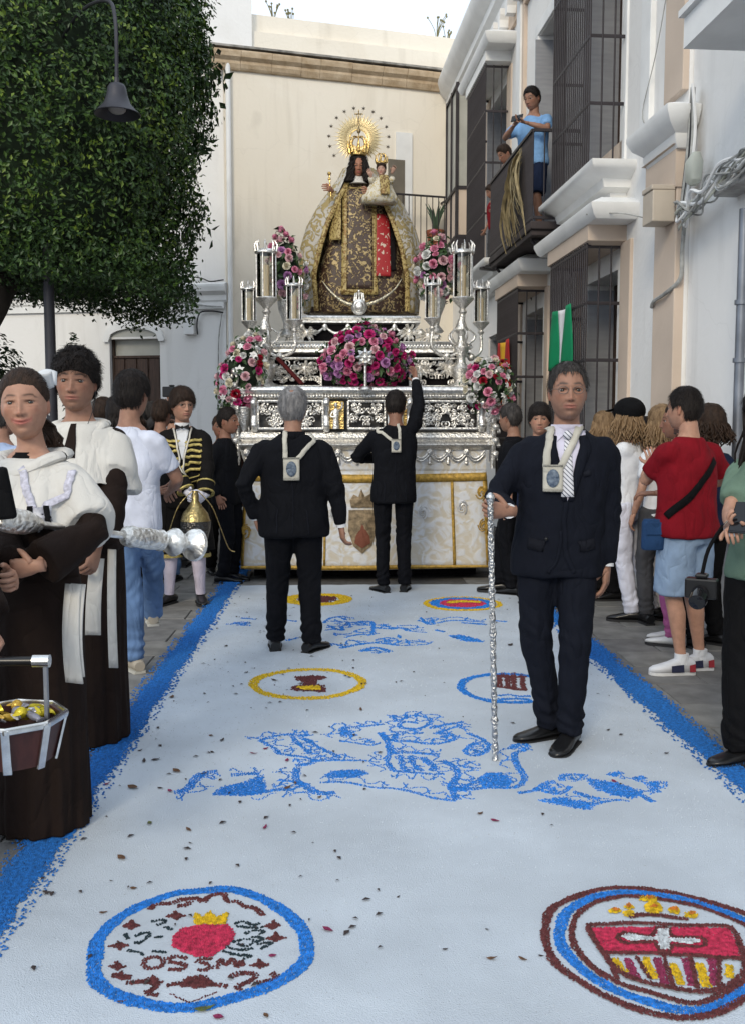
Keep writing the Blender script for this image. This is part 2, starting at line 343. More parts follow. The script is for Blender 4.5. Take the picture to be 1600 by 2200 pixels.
q.add([(-7.6, 0, 0), (3.55, 0, 0), (3.55, 8, 0), (-7.6, 8, 0), (-7.6, 0, 8), (3.55, 0, 8), (3.55, 8, 8), (-7.6, 8, 8)], [(1, 2, 6, 5), (2, 3, 7, 6), (3, 0, 4, 7), (4, 5, 6, 7)])
q.build('wall', M_white, H, smooth=False)
for (a, b, c, d) in HOLES:
    f = MB(); m = (a+b)/2; cut = a+(b-a)*.48
    for x in (a+.03, cut, b-.03): f.box(x-.035, x+.035, .30, .38, c, d)
    for z in (c+.04, c+(d-c)*.7, d-.04): f.box(a, b, .305, .375, z-.035, z+.035)
    q = MB(); q.box(a-.02, b+.02, .46, .5, c-.02, d+.02); q.build('reveal_backing', M_glass, H, smooth=False)
    wf = f.build('window_frame', M_wood, H, smooth=False, bevel=.006)
    p = MB(); p.box(a+.06, cut-.03, .335, .345, c+.07, d-.07); p.build('pane', M_glass, wf, smooth=False)
    p = MB(); p.box(cut+.03, b-.06, .335, .345, c+.07, d-.07); p.build('pane', M_glass, wf, smooth=False)
    s = MB(); s.box(a+.001, a+.022, -.06 if d > 3.5 else .02, .30, c+.02, d-.05); s.build('shutter', M_grey, H, smooth=False, bevel=.004)
# pilasters, string courses and the crowning cornice
def pil(s0, s1, z0, z1, out, name='pilaster', m=None):
    q = MB(); q.box(s0, s1, -out, .05, z0, z1); return q.build(name, m or M_beige, H, smooth=False, bevel=.008)
pil(3.10, 3.545, 0, 3.62, .075); pil(3.16, 3.54, 4.05, 8.0, .05)
pil(-2.10, -1.72, 3.95, 7.3, .05); pil(-2.02, -1.80, 3.98, 7.28, .075, 'pilaster_panel', M_trimw)
pil(-4.85, -4.55, 3.95, 7.3, .05); pil(2.6, 2.82, 3.95, 7.3, .045, 'pilaster', M_trimw)
for a, b in ((.72, .88), (2.14, 2.40), (-1.95, -1.78), (-.56, -.40)): pil(a, b, .0, 3.16, .03, 'window_surround')
pil(.80, .99, 3.9, 6.5, .02, 'window_surround', M_trimw); pil(2.02, 2.16, 3.9, 6.5, .02, 'window_surround', M_trimw)
pil(-4.3, -4.02, 3.9, 6.5, .02, 'window_surround'); pil(-2.83, -2.56, 3.9, 6.5, .02, 'window_surround')
pil(-1.22, -1.06, 3.66, 6.42, .025, 'window_surround', M_trimw); pil(.16, .32, 3.66, 6.42, .025, 'window_surround', M_trimw); pil(-1.219, .319, 6.27, 6.419, .028, 'window_surround', M_trimw)
q = MB(); hood(q, 2.98, 3.60, [(.10, 3.60), (.13, 3.66), (.13, 3.70), (.20, 3.76), (.24, 3.84), (.24, 3.88), (.12, 3.93)]); q.build('pilaster_capital', M_trimw, H)
q = MB(); hood(q, 2.95, 3.56, [(.09, 3.32), (.10, 3.36), (.10, 3.62), (.13, 3.63)]); q.build('pilaster_frieze', M_beige, H)
q = MB(); moulding(q, -7.6, 3.58, [(.04, 7.25), (.08, 7.3), (.08, 7.42), (.16, 7.5), (.16, 7.62), (.28, 7.72), (.34, 7.86), (.34, 7.92), (.2, 8.02), (.1, 8.06), (.1, 8.35)]); q.build('cornice', M_trimw, H)
q = MB(); q.box(-7.6, 3.56, -.045, .02, 6.92, 7.26); q.build('frieze', mat('peach frieze paint', (.66, .52, .40), .9, var=.1), H, smooth=False)
bm_ = MB(); bm_.prism([(-.06, 0), (.06, 0), (.06, .1), (.09, .16), (.09, .24), (-.09, .24), (-.09, .16), (-.06, .1)], -.15, 0); me = bm_.mesh('cornice_bracket'); me.materials.append(M_trimw)
for i in range(24):
    o = bpy.data.objects.new('cornice_bracket', me); COL.objects.link(o); o.parent = H; o.location = (-7.3+i*.46, -.02, 7.0)
# hoods and cages
def cage(s0, s1, z0, z1, rails, label):
    q = MB(); hood(q, s0-.02, s1+.02, [(.30, z1-.03), (.36, z1), (.36, z1+.14)]); q.build('hood_fascia', M_beige if z1 < 4 else M_trimw, H)
    q = MB(); hood(q, s0-.02, s1+.02, [(.37, z1+.14), (.40, z1+.17), (.43, z1+.24), (.43, z1+.27), (.30, z1+.34), (.05, z1+.40)]); q.build('window_hood', M_trimw, H)
    grille('grille', H, s0, s1, z0, z1, .34, rails)
cage(.90, 2.14, .55, 3.17, (.62, 1.35, 2.1, 2.62, 3.13), 'low'); cage(-1.76, -.62, .55, 3.17, (.62, 1.35, 2.1, 2.62, 3.13), 'low')
cage(.88, 2.12, 3.84, 6.75, (3.88, 4.41, 5.0, 5.75, 6.5), 'up'); cage(-4.12, -2.72, 3.84, 6.55, (3.88, 4.5, 5.2, 5.9, 6.5), 'up')
for s0, s1 in ((.86, 2.14), (-4.14, -2.70)):
    q = MB(); hood(q, s0, s1, [(.10, 3.48), (.14, 3.52), (.16, 3.60), (.24, 3.63), (.26, 3.70), (.38, 3.76), (.40, 3.80), (.40, 3.835)]); q.build('window_ledge', M_trimw, H)
    q = MB(); q.box(s0+.05, s1-.05, -.02, .0, 3.838, 4.1); q.build('sill_panel', M_beige, H, smooth=False)
# iron balcony
q = MB(); q.box(-1.5, .72, -.52, .04, 3.58, 3.66); q.box(-1.46, .68, -.5, .0, 3.52, 3.579); bal = q.build('balcony_floor', mat('rusty balcony underside', (.045, .035, .035), .8, var=.3), H, smooth=False, bevel=.01)
q = MB()
for z in (3.70, 4.60):
    q.obox((-1.48, -.50, z), (.70, -.50, z), .04 if z > 4 else .02, .03); q.obox((-1.48, -.50, z), (-1.48, 0, z), .03, .03); q.obox((.70, -.50, z), (.70, 0, z), .03, .03)
rail = q.build('balcony_rail', M_iron, H, smooth=False)
bar = MB(); bar.tube([(0, 0, 3.66), (0, 0, 4.6)], .008, 6); me = bar.mesh('baluster'); me.materials.append(M_iron)
for i in range(49):
    o = bpy.data.objects.new('baluster', me); COL.objects.link(o); o.parent = rail; o.location = (-1.48+i*2.18/48, -.50, 0)
for s in (-1.48, .70):
    for y in (-.38, -.25, -.12):
        o = bpy.data.objects.new('baluster', me); COL.objects.link(o); o.parent = rail; o.location = (s, y, 0)
for s in (-1.3, .5):
    q = MB(); q.tube(cr([(s, -.46, 3.5), (s, -.3, 3.36), (s, -.1, 3.3), (s, .02, 3.1)], 4), .018, 6, 0); q.tube([(s, -.46, 3.51), (s, .02, 3.51)], .014, 6); q.build('balcony_bracket', M_iron, H)
# far narrow glazed balcony on the same facade
q = MB(); q.box(-6.4, -5.3, -.32, 0, 4.55, 4.68); q.build('balcony_floor', M_iron, H, smooth=False)
q = MB()
for s in (-6.38, -5.85, -5.32):
    for z0, z1 in ((4.68, 7.2),): q.obox((s, -.30, z0), (s, -.30, z1), .05, .05)
for z in (4.7, 5.5, 7.15): q.obox((-6.38, -.3, z), (-5.32, -.3, z), .05, .05); q.obox((-5.32, -.3, z), (-5.32, 0, z), .05, .05)
gb = q.build('glazed_balcony_frame', M_iron, H, smooth=False)
q = MB(); q.box(-6.36, -5.34, -.295, -.285, 5.5, 7.15); q.box(-5.33, -5.32, -.28, 0, 5.5, 7.15); q.build('pane', M_frost, gb, smooth=False)
q = MB(); q.box(-6.36, -5.34, -.297, -.283, 4.7, 5.48); q.box(-5.332, -5.322, -.28, 0, 4.7, 5.48); q.build('balcony_panel', M_beige, gb, smooth=False)
# ---------------------------------------------------------------- neighbouring white house at the right edge
Nh = facade_thing('plain_white_house', 'plain white rendered house with a concrete balcony and drain pipe', 'building')
q = MB(); q.box(3.56, 11.5, .03, 8, 0, 8.6); q.build('wall', M_white, Nh, smooth=False)
q = MB(); q.box(3.575, 11.5, -.02, .028, 0, .7); q.build('plinth', mat('grey plinth paint', (.5, .5, .5), .9), Nh, smooth=False)
q = MB(); q.box(4.9, 8.4, -.60, .028, 3.81, 3.99); bs = q.build('balcony_slab', M_trimw, Nh, smooth=False)
q = MB(); hood(q, 4.93, 8.4, [(.60, 3.992), (.63, 4.0), (.63, 4.04), (.58, 4.07)]); q.build('balcony_edge', M_trimw, Nh)
q = MB()
for z in (4.14, 5.0): q.obox((4.98, -.56, z), (8.3, -.56, z), .03, .03); q.obox((4.98, -.56, z), (4.98, .02, z), .03, .03)
br = q.build('balcony_rail', M_iron, Nh, smooth=False)
for i in range(22):
    o = bpy.data.objects.new('baluster', me); COL.objects.link(o); o.parent = br; o.location = (4.98+i*.15, -.56, .42)
q = MB()   # old stone ledge that the cables run along
q.box(4.35, 8, -.14, .029, 3.05, 3.13); q.box(4.42, 8, -.10, .029, 3.13, 3.2); q.build('stone_ledge', mat('flaking grey render', (.45, .44, .42), .95, col2=(.22, .21, .2), vscale=8, bump=.8, bscale=30), Nh, smooth=False, bevel=.01)
q = MB(); q.tube([(4.68, -.07, .2), (4.68, -.07, 2.9)], .032, 10)
for z in (1.0, 1.9, 2.28): q.tube([(4.68, -.07, z), (4.68, -.07, z+.03)], .044, 10); q.obox((4.64, -.07, z+.015), (4.56, .0, z+.015), .015, .02)
tag(q.build('drain_pipe', mat('grey steel pipe', (.22, .24, .28), .45, metal=.6, var=.2), None), 'grey metal drain pipe with collars on the plain white wall', 'pipe')
bpy.data.objects['drain_pipe'].matrix_basis = Nh.matrix_basis.copy() if False else Matrix.Translation((2.5, 11, 0)) @ Matrix.Rotation(-(PI/2)+FT, 4, 'Z')
FM = Matrix.Translation((2.5, 11, 0)) @ Matrix.Rotation(-(PI/2)+FT, 4, 'Z')
def on_facade(o, label, cat, group=None): o.matrix_basis = FM.copy(); return tag(o, label, cat, group)
q = MB(); q.box(3.32, 3.54, -.26, -.08, 3.06, 3.30); q.prism([(3.32, 3.301), (3.54, 3.301), (3.54, 3.34), (3.32, 3.34)], -.27, -.08)
on_facade(q.build('meter_box', mat('beige metal box', (.52, .45, .37), .5, var=.08), smooth=False, bevel=.008), 'beige metal utility box fixed under the pilaster capital', 'utility box')
q = MB(); q.loft([((3.92, -.10, 3.24), .03, .03, 2), ((3.92, -.1, 3.27), .06, .05, 3), ((3.92, -.1, 3.40), .065, .06, 3), ((3.93, -.09, 3.47), .03, .03, 2)], 14)
on_facade(q.build('junction_cover', M_box), 'pale plastic cable junction cover on the white wall', 'junction box')
# the tangle of cables
rr = random.Random(3)
def cable(name, pts, r, m, label=None, n=5):
    q = MB(); q.tube(cr(pts, n), r, 6); o = q.build(name, m)
    if label: on_facade(o, label, 'cable')
    return o
bun = thing('cable_bundle', 'tangled bundle of grey cables along the stone ledge of the white house', 'cables', (2.5, 11, 0), -(PI/2)+FT)
for k in range(16):
    pts = [(3.60+rr.uniform(-.03, .03), -.06-rr.uniform(0, .05), 3.1+rr.uniform(-.12, .1))]
    for i in range(1, 7): pts.append((3.60+i*.24, -.10-rr.uniform(0, .10), 3.02+i*.03+rr.uniform(-.09, .09)))
    q = MB(); q.tube(cr(pts, 5), rr.choice((.007, .009, .013)), 6); q.build('cable', rr.choice((M_pvc, M_pvc, M_trimw, M_box)), bun)
for k in range(5):
    q = MB(); q.tube(cr([(3.70+k*.025, -.03-k*.012, 4.0), (3.69+k*.03+rr.uniform(-.03, .03), -.05, 3.7), (3.66+k*.03, -.06, 3.4), (3.62+k*.02, -.07, 3.12)], 5), .012 if k != 1 else .02, 7); q.build('cable', (M_black, M_pvc, M_black, M_pvc, M_trimw)[k], bun)
q = MB(); q.tube(cr([(3.66, -.05, 3.12), (3.62, -.05, 2.8), (3.60, -.05, 2.62), (3.45, -.10, 2.53), (3.2, -.10, 2.50), (3.12, -.09, 2.46)], 5), .016, 7); q.build('conduit', M_pvc, bun)
cable('loose_cable', [(3.35, -.06, 5.2), (3.0, -.055, 4.55), (2.72, -.06, 4.15), (2.9, -.06, 3.98), (3.5, -.08, 3.9)], .004, M_pvc, 'thin grey cable looping over the white upper wall')
cable('wire_stub', [(2.35, -.42, 3.37), (2.6, -.2, 3.33), (3.0, -.1, 3.20), (3.36, -.2, 3.12)], .006, M_pvc, 'thin wire from the lower window hood to the utility box')
# flags tied on the window cages
def flag(name, s0, s1, z0, z1, bands, label):
    o = thing(name, label, 'flag', (2.5, 11, 0), -(PI/2)+FT); n = len(bands)
    for k, (m, f0, f1) in enumerate(bands):
        q = MB(); q.sheet(lambda u, v, f0=f0, f1=f1: (s0+(s1-s0)*(f0+(f1-f0)*u)+.02*math.sin(v*3)*v, -.375-.025*math.sin((f0+(f1-f0)*u)*9+v*2)-.012*v, z1+(z0-z1)*v-.015*math.sin((f0+(f1-f0)*u)*PI)*(1-v)), 8, 14)
        q.build('flag_band', m, o, smooth=2, solid=.003)
M_green = mat('green flag cloth', (.0, .22, .09), .8, var=.1); M_fw = mat('white flag cloth', (.75, .76, .78), .8); M_fr = mat('red flag cloth', (.45, .02, .02), .8); M_fy = mat('yellow flag cloth', (.75, .42, .02), .8)
flag('flag', 1.10, 1.80, 2.06, 2.66, [(M_green, 0, .33), (M_fw, .33, .64), (M_green, .64, 1)], 'green and white striped flag hung on the window cage')
flag('flag', -1.52, -.86, 1.75, 2.58, [(M_fr, 0, .27), (M_fy, .27, .73), (M_fr, .73, 1)], 'red and yellow striped flag hung on the window cage under the balcony')
# dried palm fronds tied to the balcony
pf = thing('palm_fronds', 'dried straw-coloured palm fronds tied to the iron balcony', 'palm fronds', (2.5, 11, 0), -(PI/2)+FT)
M_straw = mat('dry palm straw', (.36, .29, .16), .8, var=.3, vscale=10); rr = random.Random(9)
for k in range(46):
    q = MB(); t = rr.random(); x0 = .30+rr.uniform(-.06, .06); z0 = 4.42+rr.uniform(-.06, .12); L_ = rr.uniform(.45, .95); a = rr.uniform(-.75, .25)
    q.tube(cr([(x0, -.54, z0), (x0+a*L_*.35, -.58-rr.random()*.06, z0-L_*.25), (x0+a*L_*.8, -.57-rr.random()*.08, z0-L_*.65), (x0+a*L_+.05, -.55, z0-L_)], 3), [(.004+.012*math.sin(PI*i/9), .003) for i in range(10)], 4); q.build('frond', M_straw, pf)
# ---------------------------------------------------------------- house that closes the street, and the white house beside it
CORN = at(486, 500, 17.4); CX, CY = CORN.x, CORN.y
ang = math.atan2(18.5-17.4, 2.3-CX); Lb = math.hypot(2.3-CX, 1.1)
B = thing('cream_house', 'cream plastered house closing the street, with a brown stone cornice', 'building', (CX, CY, 0), ang)
zc = lambda py: at(488, py, 17.4).z
q = MB(); q.box(0, Lb+1.5, 0, 7, 0, zc(112)); q.build('wall', M_plaster, B, smooth=False)
bx0 = lambda px: (px-486)/(970-486)*Lb
# cornice of separate weathered blocks
rr = random.Random(5); x = -.22
while x < Lb+.2:
    w = rr.uniform(.34, .6); q = MB(); e = rr.uniform(-.012, .012)
    hood(q, x, x+w-.004, [(.05, zc(150)), (.07+e, zc(146)), (.10+e, zc(138)), (.10+e, zc(132)), (.17+e, zc(126)), (.19+e, zc(117)), (.19+e, zc(113)), (.02, zc(109))])
    for i, p in enumerate(q.v): q.v[i] = (min(max(p[0], x), x+w-.004), p[1], p[2]+ns(p, 9)*.008)
    q.build('cornice_block', M_stone, B, smooth=False, bevel=.004); x += w
q = MB(); q.box(-.25, Lb+1.5, -.22, .02, zc(108.6), zc(104)); q.build('cornice_tiles', mat('grey roof edge', (.36, .34, .31), .95, var=.3, vscale=5), B, smooth=False)
q = MB(); q.box(bx0(540), Lb+1.5, .06, 4, zc(104.5), zc(56)); q.build('parapet', M_plaster, B, smooth=False)
q = MB(); q.box(bx0(541), Lb+1.5, .16, 4, zc(56.5), zc(14)); q.build('roof_block', M_plaster, B, smooth=False)
q = MB(); q.box(-7.5, bx0(540), -.02, 4, zc(103.9), zc(-140)); q.build('upper_block', M_white, B, smooth=False)
q = MB(); q.tube([(.06, -.06, 0), (.06, -.06, zc(112))], .045, 10); q.build('downpipe', M_trimw, B)
# balcony door and balcony behind the statue
bx = lambda px: (px-486)/(970-486)*Lb
q = MB(); q.box(bx(828), bx(862), -.04, .04, 3.9, 6.95); q.build('door_surround', M_trimw, B, smooth=False)
q = MB(); q.box(bx(812), bx(846), -.047, .04, 3.9, 6.45); q.build('balcony_door', mat('shaded door', (.16, .14, .11), .7), B, smooth=False)
q = MB(); q.box(bx(800), bx(928), -.5, 0, 4.72, 4.82); q.build('balcony_slab', M_trimw, B, smooth=False)
q = MB(); x0, x1 = bx(802), bx(926)
q.obox((x0, -.48, 5.72), (x1, -.48, 5.72), .03, .03); q.obox((x1, -.48, 5.72), (x1, 0, 5.72), .03, .03); q.obox((x1, -.48, 4.8), (x1, -.48, 5.72), .05, .05)
rb = q.build('balcony_rail', M_iron, B, smooth=False)
b2 = MB(); b2.tube([(0, 0, 4.82), (0, 0, 5.72)], .009, 6); me2 = b2.mesh('baluster'); me2.materials.append(M_iron)
for i in range(11):
    o = bpy.data.objects.new('baluster', me2); COL.objects.link(o); o.parent = rb; o.location = (x0+(x1-x0)*i/10, -.48, 0)
BM = Matrix.Translation((CX, CY, 0)) @ Matrix.Rotation(ang, 4, 'Z')
pp = thing('potted_plant', 'spiky green plant in a terracotta pot on the balcony behind the statue', 'potted plant', BM @ Vector((bx(903), -.28, 4.82)))
q = MB(); q.lathe([(.12, 0), (.16, .26), (.18, .28), (.18, .33), (.15, .33), (.14, .29)], 14); q.build('pot', mat('terracotta', (.33, .10, .05), .8), pp)
rr = random.Random(2)
for k in range(18):
    q = MB(); a = rr.uniform(0, 6.28); l = rr.uniform(.3, .6); s = rr.uniform(.1, .5)
    q.tube(cr([(0, 0, .28), (math.cos(a)*s*l*.4, math.sin(a)*s*l*.4, .28+l*.6), (math.cos(a)*s*l, math.sin(a)*s*l, .28+l)], 3), [(.02, .006), (.028, .006), (.03, .006), (.024, .006), (.018, .005), (.01, .004), (.003, .003)], 5); q.build('leaf', mat('agave green', (.07, .12, .07), .6, var=.3), pp)
for px_, h_, lb_ in ((590, .35, 'wispy dry weed on the roof edge beside the white upper block'), (625, .25, 'smallest dry weed on the roof edge of the cream house'), (930, .55, 'tallest wispy weed on the cream roof, next to the town house'), (952, .3, 'short weed growing at the foot of the tallest roof weed')):
    w = thing('roof_weed', lb_, 'plant', BM @ Vector((bx(px_), .4, zc(14))), 0, 'weeds on the roof parapet')
    q = MB()
    for k in range(9):
        a = rr.uniform(0, 6.28); l = h_*rr.uniform(.5, 1); q.tube(cr([(0, 0, -.02), (math.cos(a)*.05, math.sin(a)*.05, l*.5), (math.cos(a)*.16*l/.4, math.sin(a)*.16, l)], 3), .006, 4)
        q.ell((math.cos(a)*.16*l/.4, math.sin(a)*.16, l), .022, 5)
    q.build('stems', mat('dry weed', (.22, .20, .10), .9), w)
# white house on the left
al = math.atan2(-.5, 2.24); Lw = 9.0
Lh = thing('white_house', 'white house with an arched brown door and a moulded string course', 'building', (CX-.02, CY+.02, 0), al)
zl = lambda py: at(300, py, 17.8).z
dx0, dx1 = -2.24*(488-236)/248*.99, -2.24*(488-346)/248*.99
q = MB(); wall_with_holes(q, -Lw, 0, 0, zl(615), [(dx0, dx1, 0, zl(728))], .3)
q.add([(0, 0, 0), (0, 6, 0), (0, 6, zl(615)), (0, 0, zl(615)), (-Lw, 0, zl(615)), (-Lw, 6, zl(615))], [(0, 1, 2, 3), (3, 2, 5, 4)])
cxd = (dx0+dx1)/2; rw = (dx1-dx0)/2; zs, za = zl(728), zl(706)
q.build('wall', M_white, Lh, smooth=False)
arc = lambda x, r, zt: zs+(zt-zs)*math.sqrt(max(0, 1-((x-cxd)/r)**2))
q = MB(); A = [(cxd-rw-.10+(2*rw+.2)*i/20, 0) for i in range(21)]
q.prism([(dx0-.10, zs-.05)]+[(x, arc(x, rw+.1, za+.16)) for x, _ in A]+[(dx1+.10, zs-.05), (dx1, zs-.05)]+[(x, arc(x, rw, za)) for x in [dx1-2*rw*i/20 for i in range(1, 20)]]+[(dx0, zs-.05)], -.06, -.001); q.build('arch_surround', M_trimw, Lh, smooth=False)
q = MB(); q.box(dx0, dx1, .14, .2, 0, zl(765)); dr = q.build('door', M_wood, Lh, smooth=False)
for k in range(4):
    q = MB(); q.box(dx0+.04+k*(2*rw-.06)/4, dx0+(k+1)*(2*rw-.06)/4, .115, .139, .1, zl(770)); q.build('door_board', M_wood, dr, smooth=False, bevel=.006)
q = MB(); q.box(dx0, dx1, .16, .18, zl(765), zl(728)); q.prism([(cxd-rw*.98+2*rw*.98*i/16, arc(cxd-rw*.98+2*rw*.98*i/16, rw, za)) for i in range(17)], -.0006, .16); q.build('fanlight_glass', M_frost, Lh, smooth=False)
q = MB(); q.box(dx0, dx1, .10, .159, zl(768), zl(763)); q.box(dx0, dx0+.04, .10, .159, 0, zs); q.box(dx1-.04, dx1, .10, .159, 0, zs); q.build('door_frame', M_wood, Lh, smooth=False)
q = MB(); q.box(-Lw, -.02, -.05, .02, zl(668), zl(655)); moulding(q, -Lw, 0.03, [(.03, zl(655)), (.06, zl(650)), (.06, zl(640)), (.14, zl(632)), (.16, zl(622)), (.16, zl(618)), (.05, zl(613))]); q.build('string_course', M_trimw, Lh, smooth=False)
q = MB(); q.box(-Lw, -.001, .12, 2.5, zl(614.9), zl(108)); q.build('upper_wall', M_white, Lh, smooth=False)
LM = Matrix.Translation((CX-.02, CY+.02, 0)) @ Matrix.Rotation(al, 4, 'Z')
lx = lambda px: -2.24*(488-px)/248*.99
def wire(pts, r, m, label):
    q = MB(); q.tube(cr([(lx(px), y, zl(py)) for px, y, py in pts], 4), r, 6); o = q.build('wall_cable', m); o.matrix_basis = LM.copy(); return tag(o, label, 'cable')
wire([(235, -.10, 650), (300, -.08, 650), (350, -.08, 658), (400, -.08, 655), (450, -.08, 662), (483, -.08, 665)], .011, M_pvc, 'grey cable sagging along the string course of the white house')
wire([(430, -.05, 722), (429, -.06, 700), (436, -.06, 676), (460, -.05, 673), (484, -.05, 677)], .014, M_black, 'dark conduit from the meter box on the white house')
wire([(422, .06, 598), (440, .05, 603), (455, .04, 609), (482, .05, 606)], .012, M_black, 'short dark cable above the string course by the corner')
wire([(481, -.04, 680), (474, -.04, 730), (472, -.04, 800), (470, -.04, 900)], .012, M_pvc, 'vertical grey cable near the corner of the white house')
q = MB(); q.box(lx(402), lx(424), -.10, -.001, zl(722), zl(688)); o = q.build('meter_box', M_trimw, smooth=False, bevel=.01); o.matrix_basis = LM.copy(); tag(o, 'small white meter box on the white house wall', 'utility box')
# ================================================================ SALT CARPET
M_salt = mat('white coarse salt', (.53, .585, .65), .9, var=.09, vscale=1.7, bump=.55, bscale=260, detail=12)
def saltm(n, c): return mat(n, c, .85, var=.28, vscale=70, bump=.3, bscale=150, detail=2)
S_blue = saltm('blue dyed salt', (.018, .20, .64)); S_brown = saltm('brown dyed salt', (.12, .03, .032)); S_red = saltm('red dyed salt', (.52, .03, .09))
S_yel = saltm('yellow dyed salt', (.66, .44, .012)); S_dark = saltm('dark green dyed salt', (.012, .03, .04)); S_white = saltm('white salt grains', (.54, .58, .62)); S_mag = saltm('magenta dyed salt', (.26, .03, .09)); S_or = saltm('orange dyed salt', (.55, .18, .02))
carpet = thing('salt_carpet', 'long carpet of white salt with blue borders and coloured emblems', 'street carpet', (.3, 5, 0))
CL, CR_ = -.975, 1.61
def cz(x, y): return .011+.0025*noise.noise(Vector((x*7, y*2.5, 9)))+.0035*noise.noise(Vector((x*3, y*3, 0)))+.0022*noise.noise(Vector((x*17, y*17, 3)))
q = MB(); NX, NY = 110, 420
def edge(y, k): return .012*noise.noise(Vector((y*9, k, 0)))+.02*noise.noise(Vector((y*1.3, k, 5)))
q.sheet(lambda u, v: (lambda y: (lambda x: (x, y, cz(x, y) if .0 < u < 1 else 0.0))(CL-.03+edge(y, 1)+(CR_-CL+.06+edge(y, 2)-edge(y, 1))*u))(-1.5+10.35*v**1.0), NX, NY)
base = q.build('salt_base', M_salt, carpet, smooth=2, world=True)
rg = random.Random(21)
def sp_of(y): return max(.0046, .0016*abs(y))
def grain(mb, x, y, s, lift=0.0):
    a = rg.uniform(0, 1.57); z = cz(x, y)+lift; c, n = math.cos(a)*s, math.sin(a)*s
    mb.add([(x+c, y+n, z-.001), (x-n, y+c, z-.001), (x-c, y-n, z-.001), (x+n, y-c, z-.001), (x+rg.uniform(-.3, .3)*s, y+rg.uniform(-.3, .3)*s, z+s*rg.uniform(.3, .75)+.001)], [(0, 1, 4), (1, 2, 4), (2, 3, 4), (3, 0, 4)])
def fill(mb, poly, rag=1.0, lift=0, dens=1.0):
    xs = [p[0] for p in poly]; ys = [p[1] for p in poly]; n = len(poly); y = min(ys)
    while y < max(ys):
        s = sp_of(y)/dens; x = min(xs)
        while x < max(xs):
            px, py = x+rg.uniform(-1, 1)*s*rag, y+rg.uniform(-1, 1)*s*rag; ins = False
            for i in range(n):
                (x0, y0), (x1, y1) = poly[i], poly[i-1]
                if (y0 > py) != (y1 > py) and px < (x1-x0)*(py-y0)/(y1-y0)+x0: ins = not ins
            if ins: grain(mb, x+rg.uniform(-.4, .4)*s, y+rg.uniform(-.4, .4)*s, s*.95, lift)
            x += s
        y += s
def stroke(mb, pts, w, close=False, lift=0, smooth=4, wob=.35):
    P = [tuple(p) for p in pts]
    if close: P = P+[P[0]]
    if smooth and len(P) > 2: P = cr(P, smooth)
    for i in range(len(P)-1):
        (x0, y0), (x1, y1) = P[i][:2], P[i+1][:2]; L_ = math.hypot(x1-x0, y1-y0)
        if L_ < 1e-5: continue
        nx, ny = -(y1-y0)/L_, (x1-x0)/L_; s = sp_of(y0); k = max(1, int(L_/s))
        for j in range(k):
            t = j/k; cx, cy = x0+(x1-x0)*t, y0+(y1-y0)*t; ww = w*(1+wob*noise.noise(Vector((cx*14, cy*14, 1)))); m = max(1, int(ww/s+.5))
            for b in range(m):
                o = ((b+.5)/m-.5)*ww+rg.uniform(-.6, .6)*s; grain(mb, cx+nx*o+rg.uniform(-.4, .4)*s, cy+ny*o, s*.9, lift)
def lace(mb, pts, w, off):
    P = cr(pts, 5) if len(pts) > 2 else pts; Q = []
    for i, p in enumerate(P):
        a = P[max(i-1, 0)]; b = P[min(i+1, len(P)-1)]; L_ = math.hypot(b[0]-a[0], b[1]-a[1]) or 1; wv = 1+.5*math.sin(i*1.3); Q.append((p[0]-(b[1]-a[1])/L_*off*wv, p[1]+(b[0]-a[0])/L_*off*wv))
    k = max(3, len(Q)//2)
    for i in range(0, len(Q)-2, k+1): stroke(mb, Q[i:i+k], w, smooth=0)
    for i in range(2, len(P)-2, 5):
        if rg.random() < .75: stroke(mb, [P[i], Q[i], (Q[i][0]+(Q[i][0]-P[i][0])*.7, Q[i][1]+(Q[i][1]-P[i][1])*.5)], w*1.1, smooth=2)
def tr(x0, y0, sc): return lambda L_: [tuple(gp(x0+a*sc, y0+b*sc))[:2] for a, b in L_]
Z4 = tr(350, 1230, .53125); Z3 = tr(1000, 1200, .375); Z5 = tr(150, 1850, .375); Z6 = tr(1100, 1850, .3125)
def part(mb, name, m, parent): return mb.build(name, m, parent, smooth=False, world=True)
# blue borders
for nm, xa, xb, y0, y1 in (('blue_border', -1.095, -.975, 1.2, 10.6), ('blue_border', 1.60, 1.715, 1.2, 10.6)):
    q = MB(); y = y0
    while y < y1:
        s = sp_of(y); x = xa-.05
        while x < xb+.05:
            d = max(xa-x, x-xb)+.03*noise.noise(Vector((y*2.2, xa, 0)))+.02*noise.noise(Vector((y*14, x*14, 0)))
            if d < rg.uniform(-.02, .015) or (d < .07 and rg.random() < .10):
                a = grain(q, x+rg.uniform(-.5, .5)*s, y+rg.uniform(-.5, .5)*s, s*.95, .003)
            x += s
        y += s
    part(q, nm, saltm('dull blue dyed salt', (.013, .145, .47)), carpet)
# loose white grains over the bed
q = MB()
for k in range(15000):
    y = 1.6+rg.random()**1.6*6.5; x = rg.uniform(CL, CR_); grain(q, x, y, sp_of(y)*rg.uniform(.3, .6))
stuff(part(q, 'salt_grains', S_white, carpet))
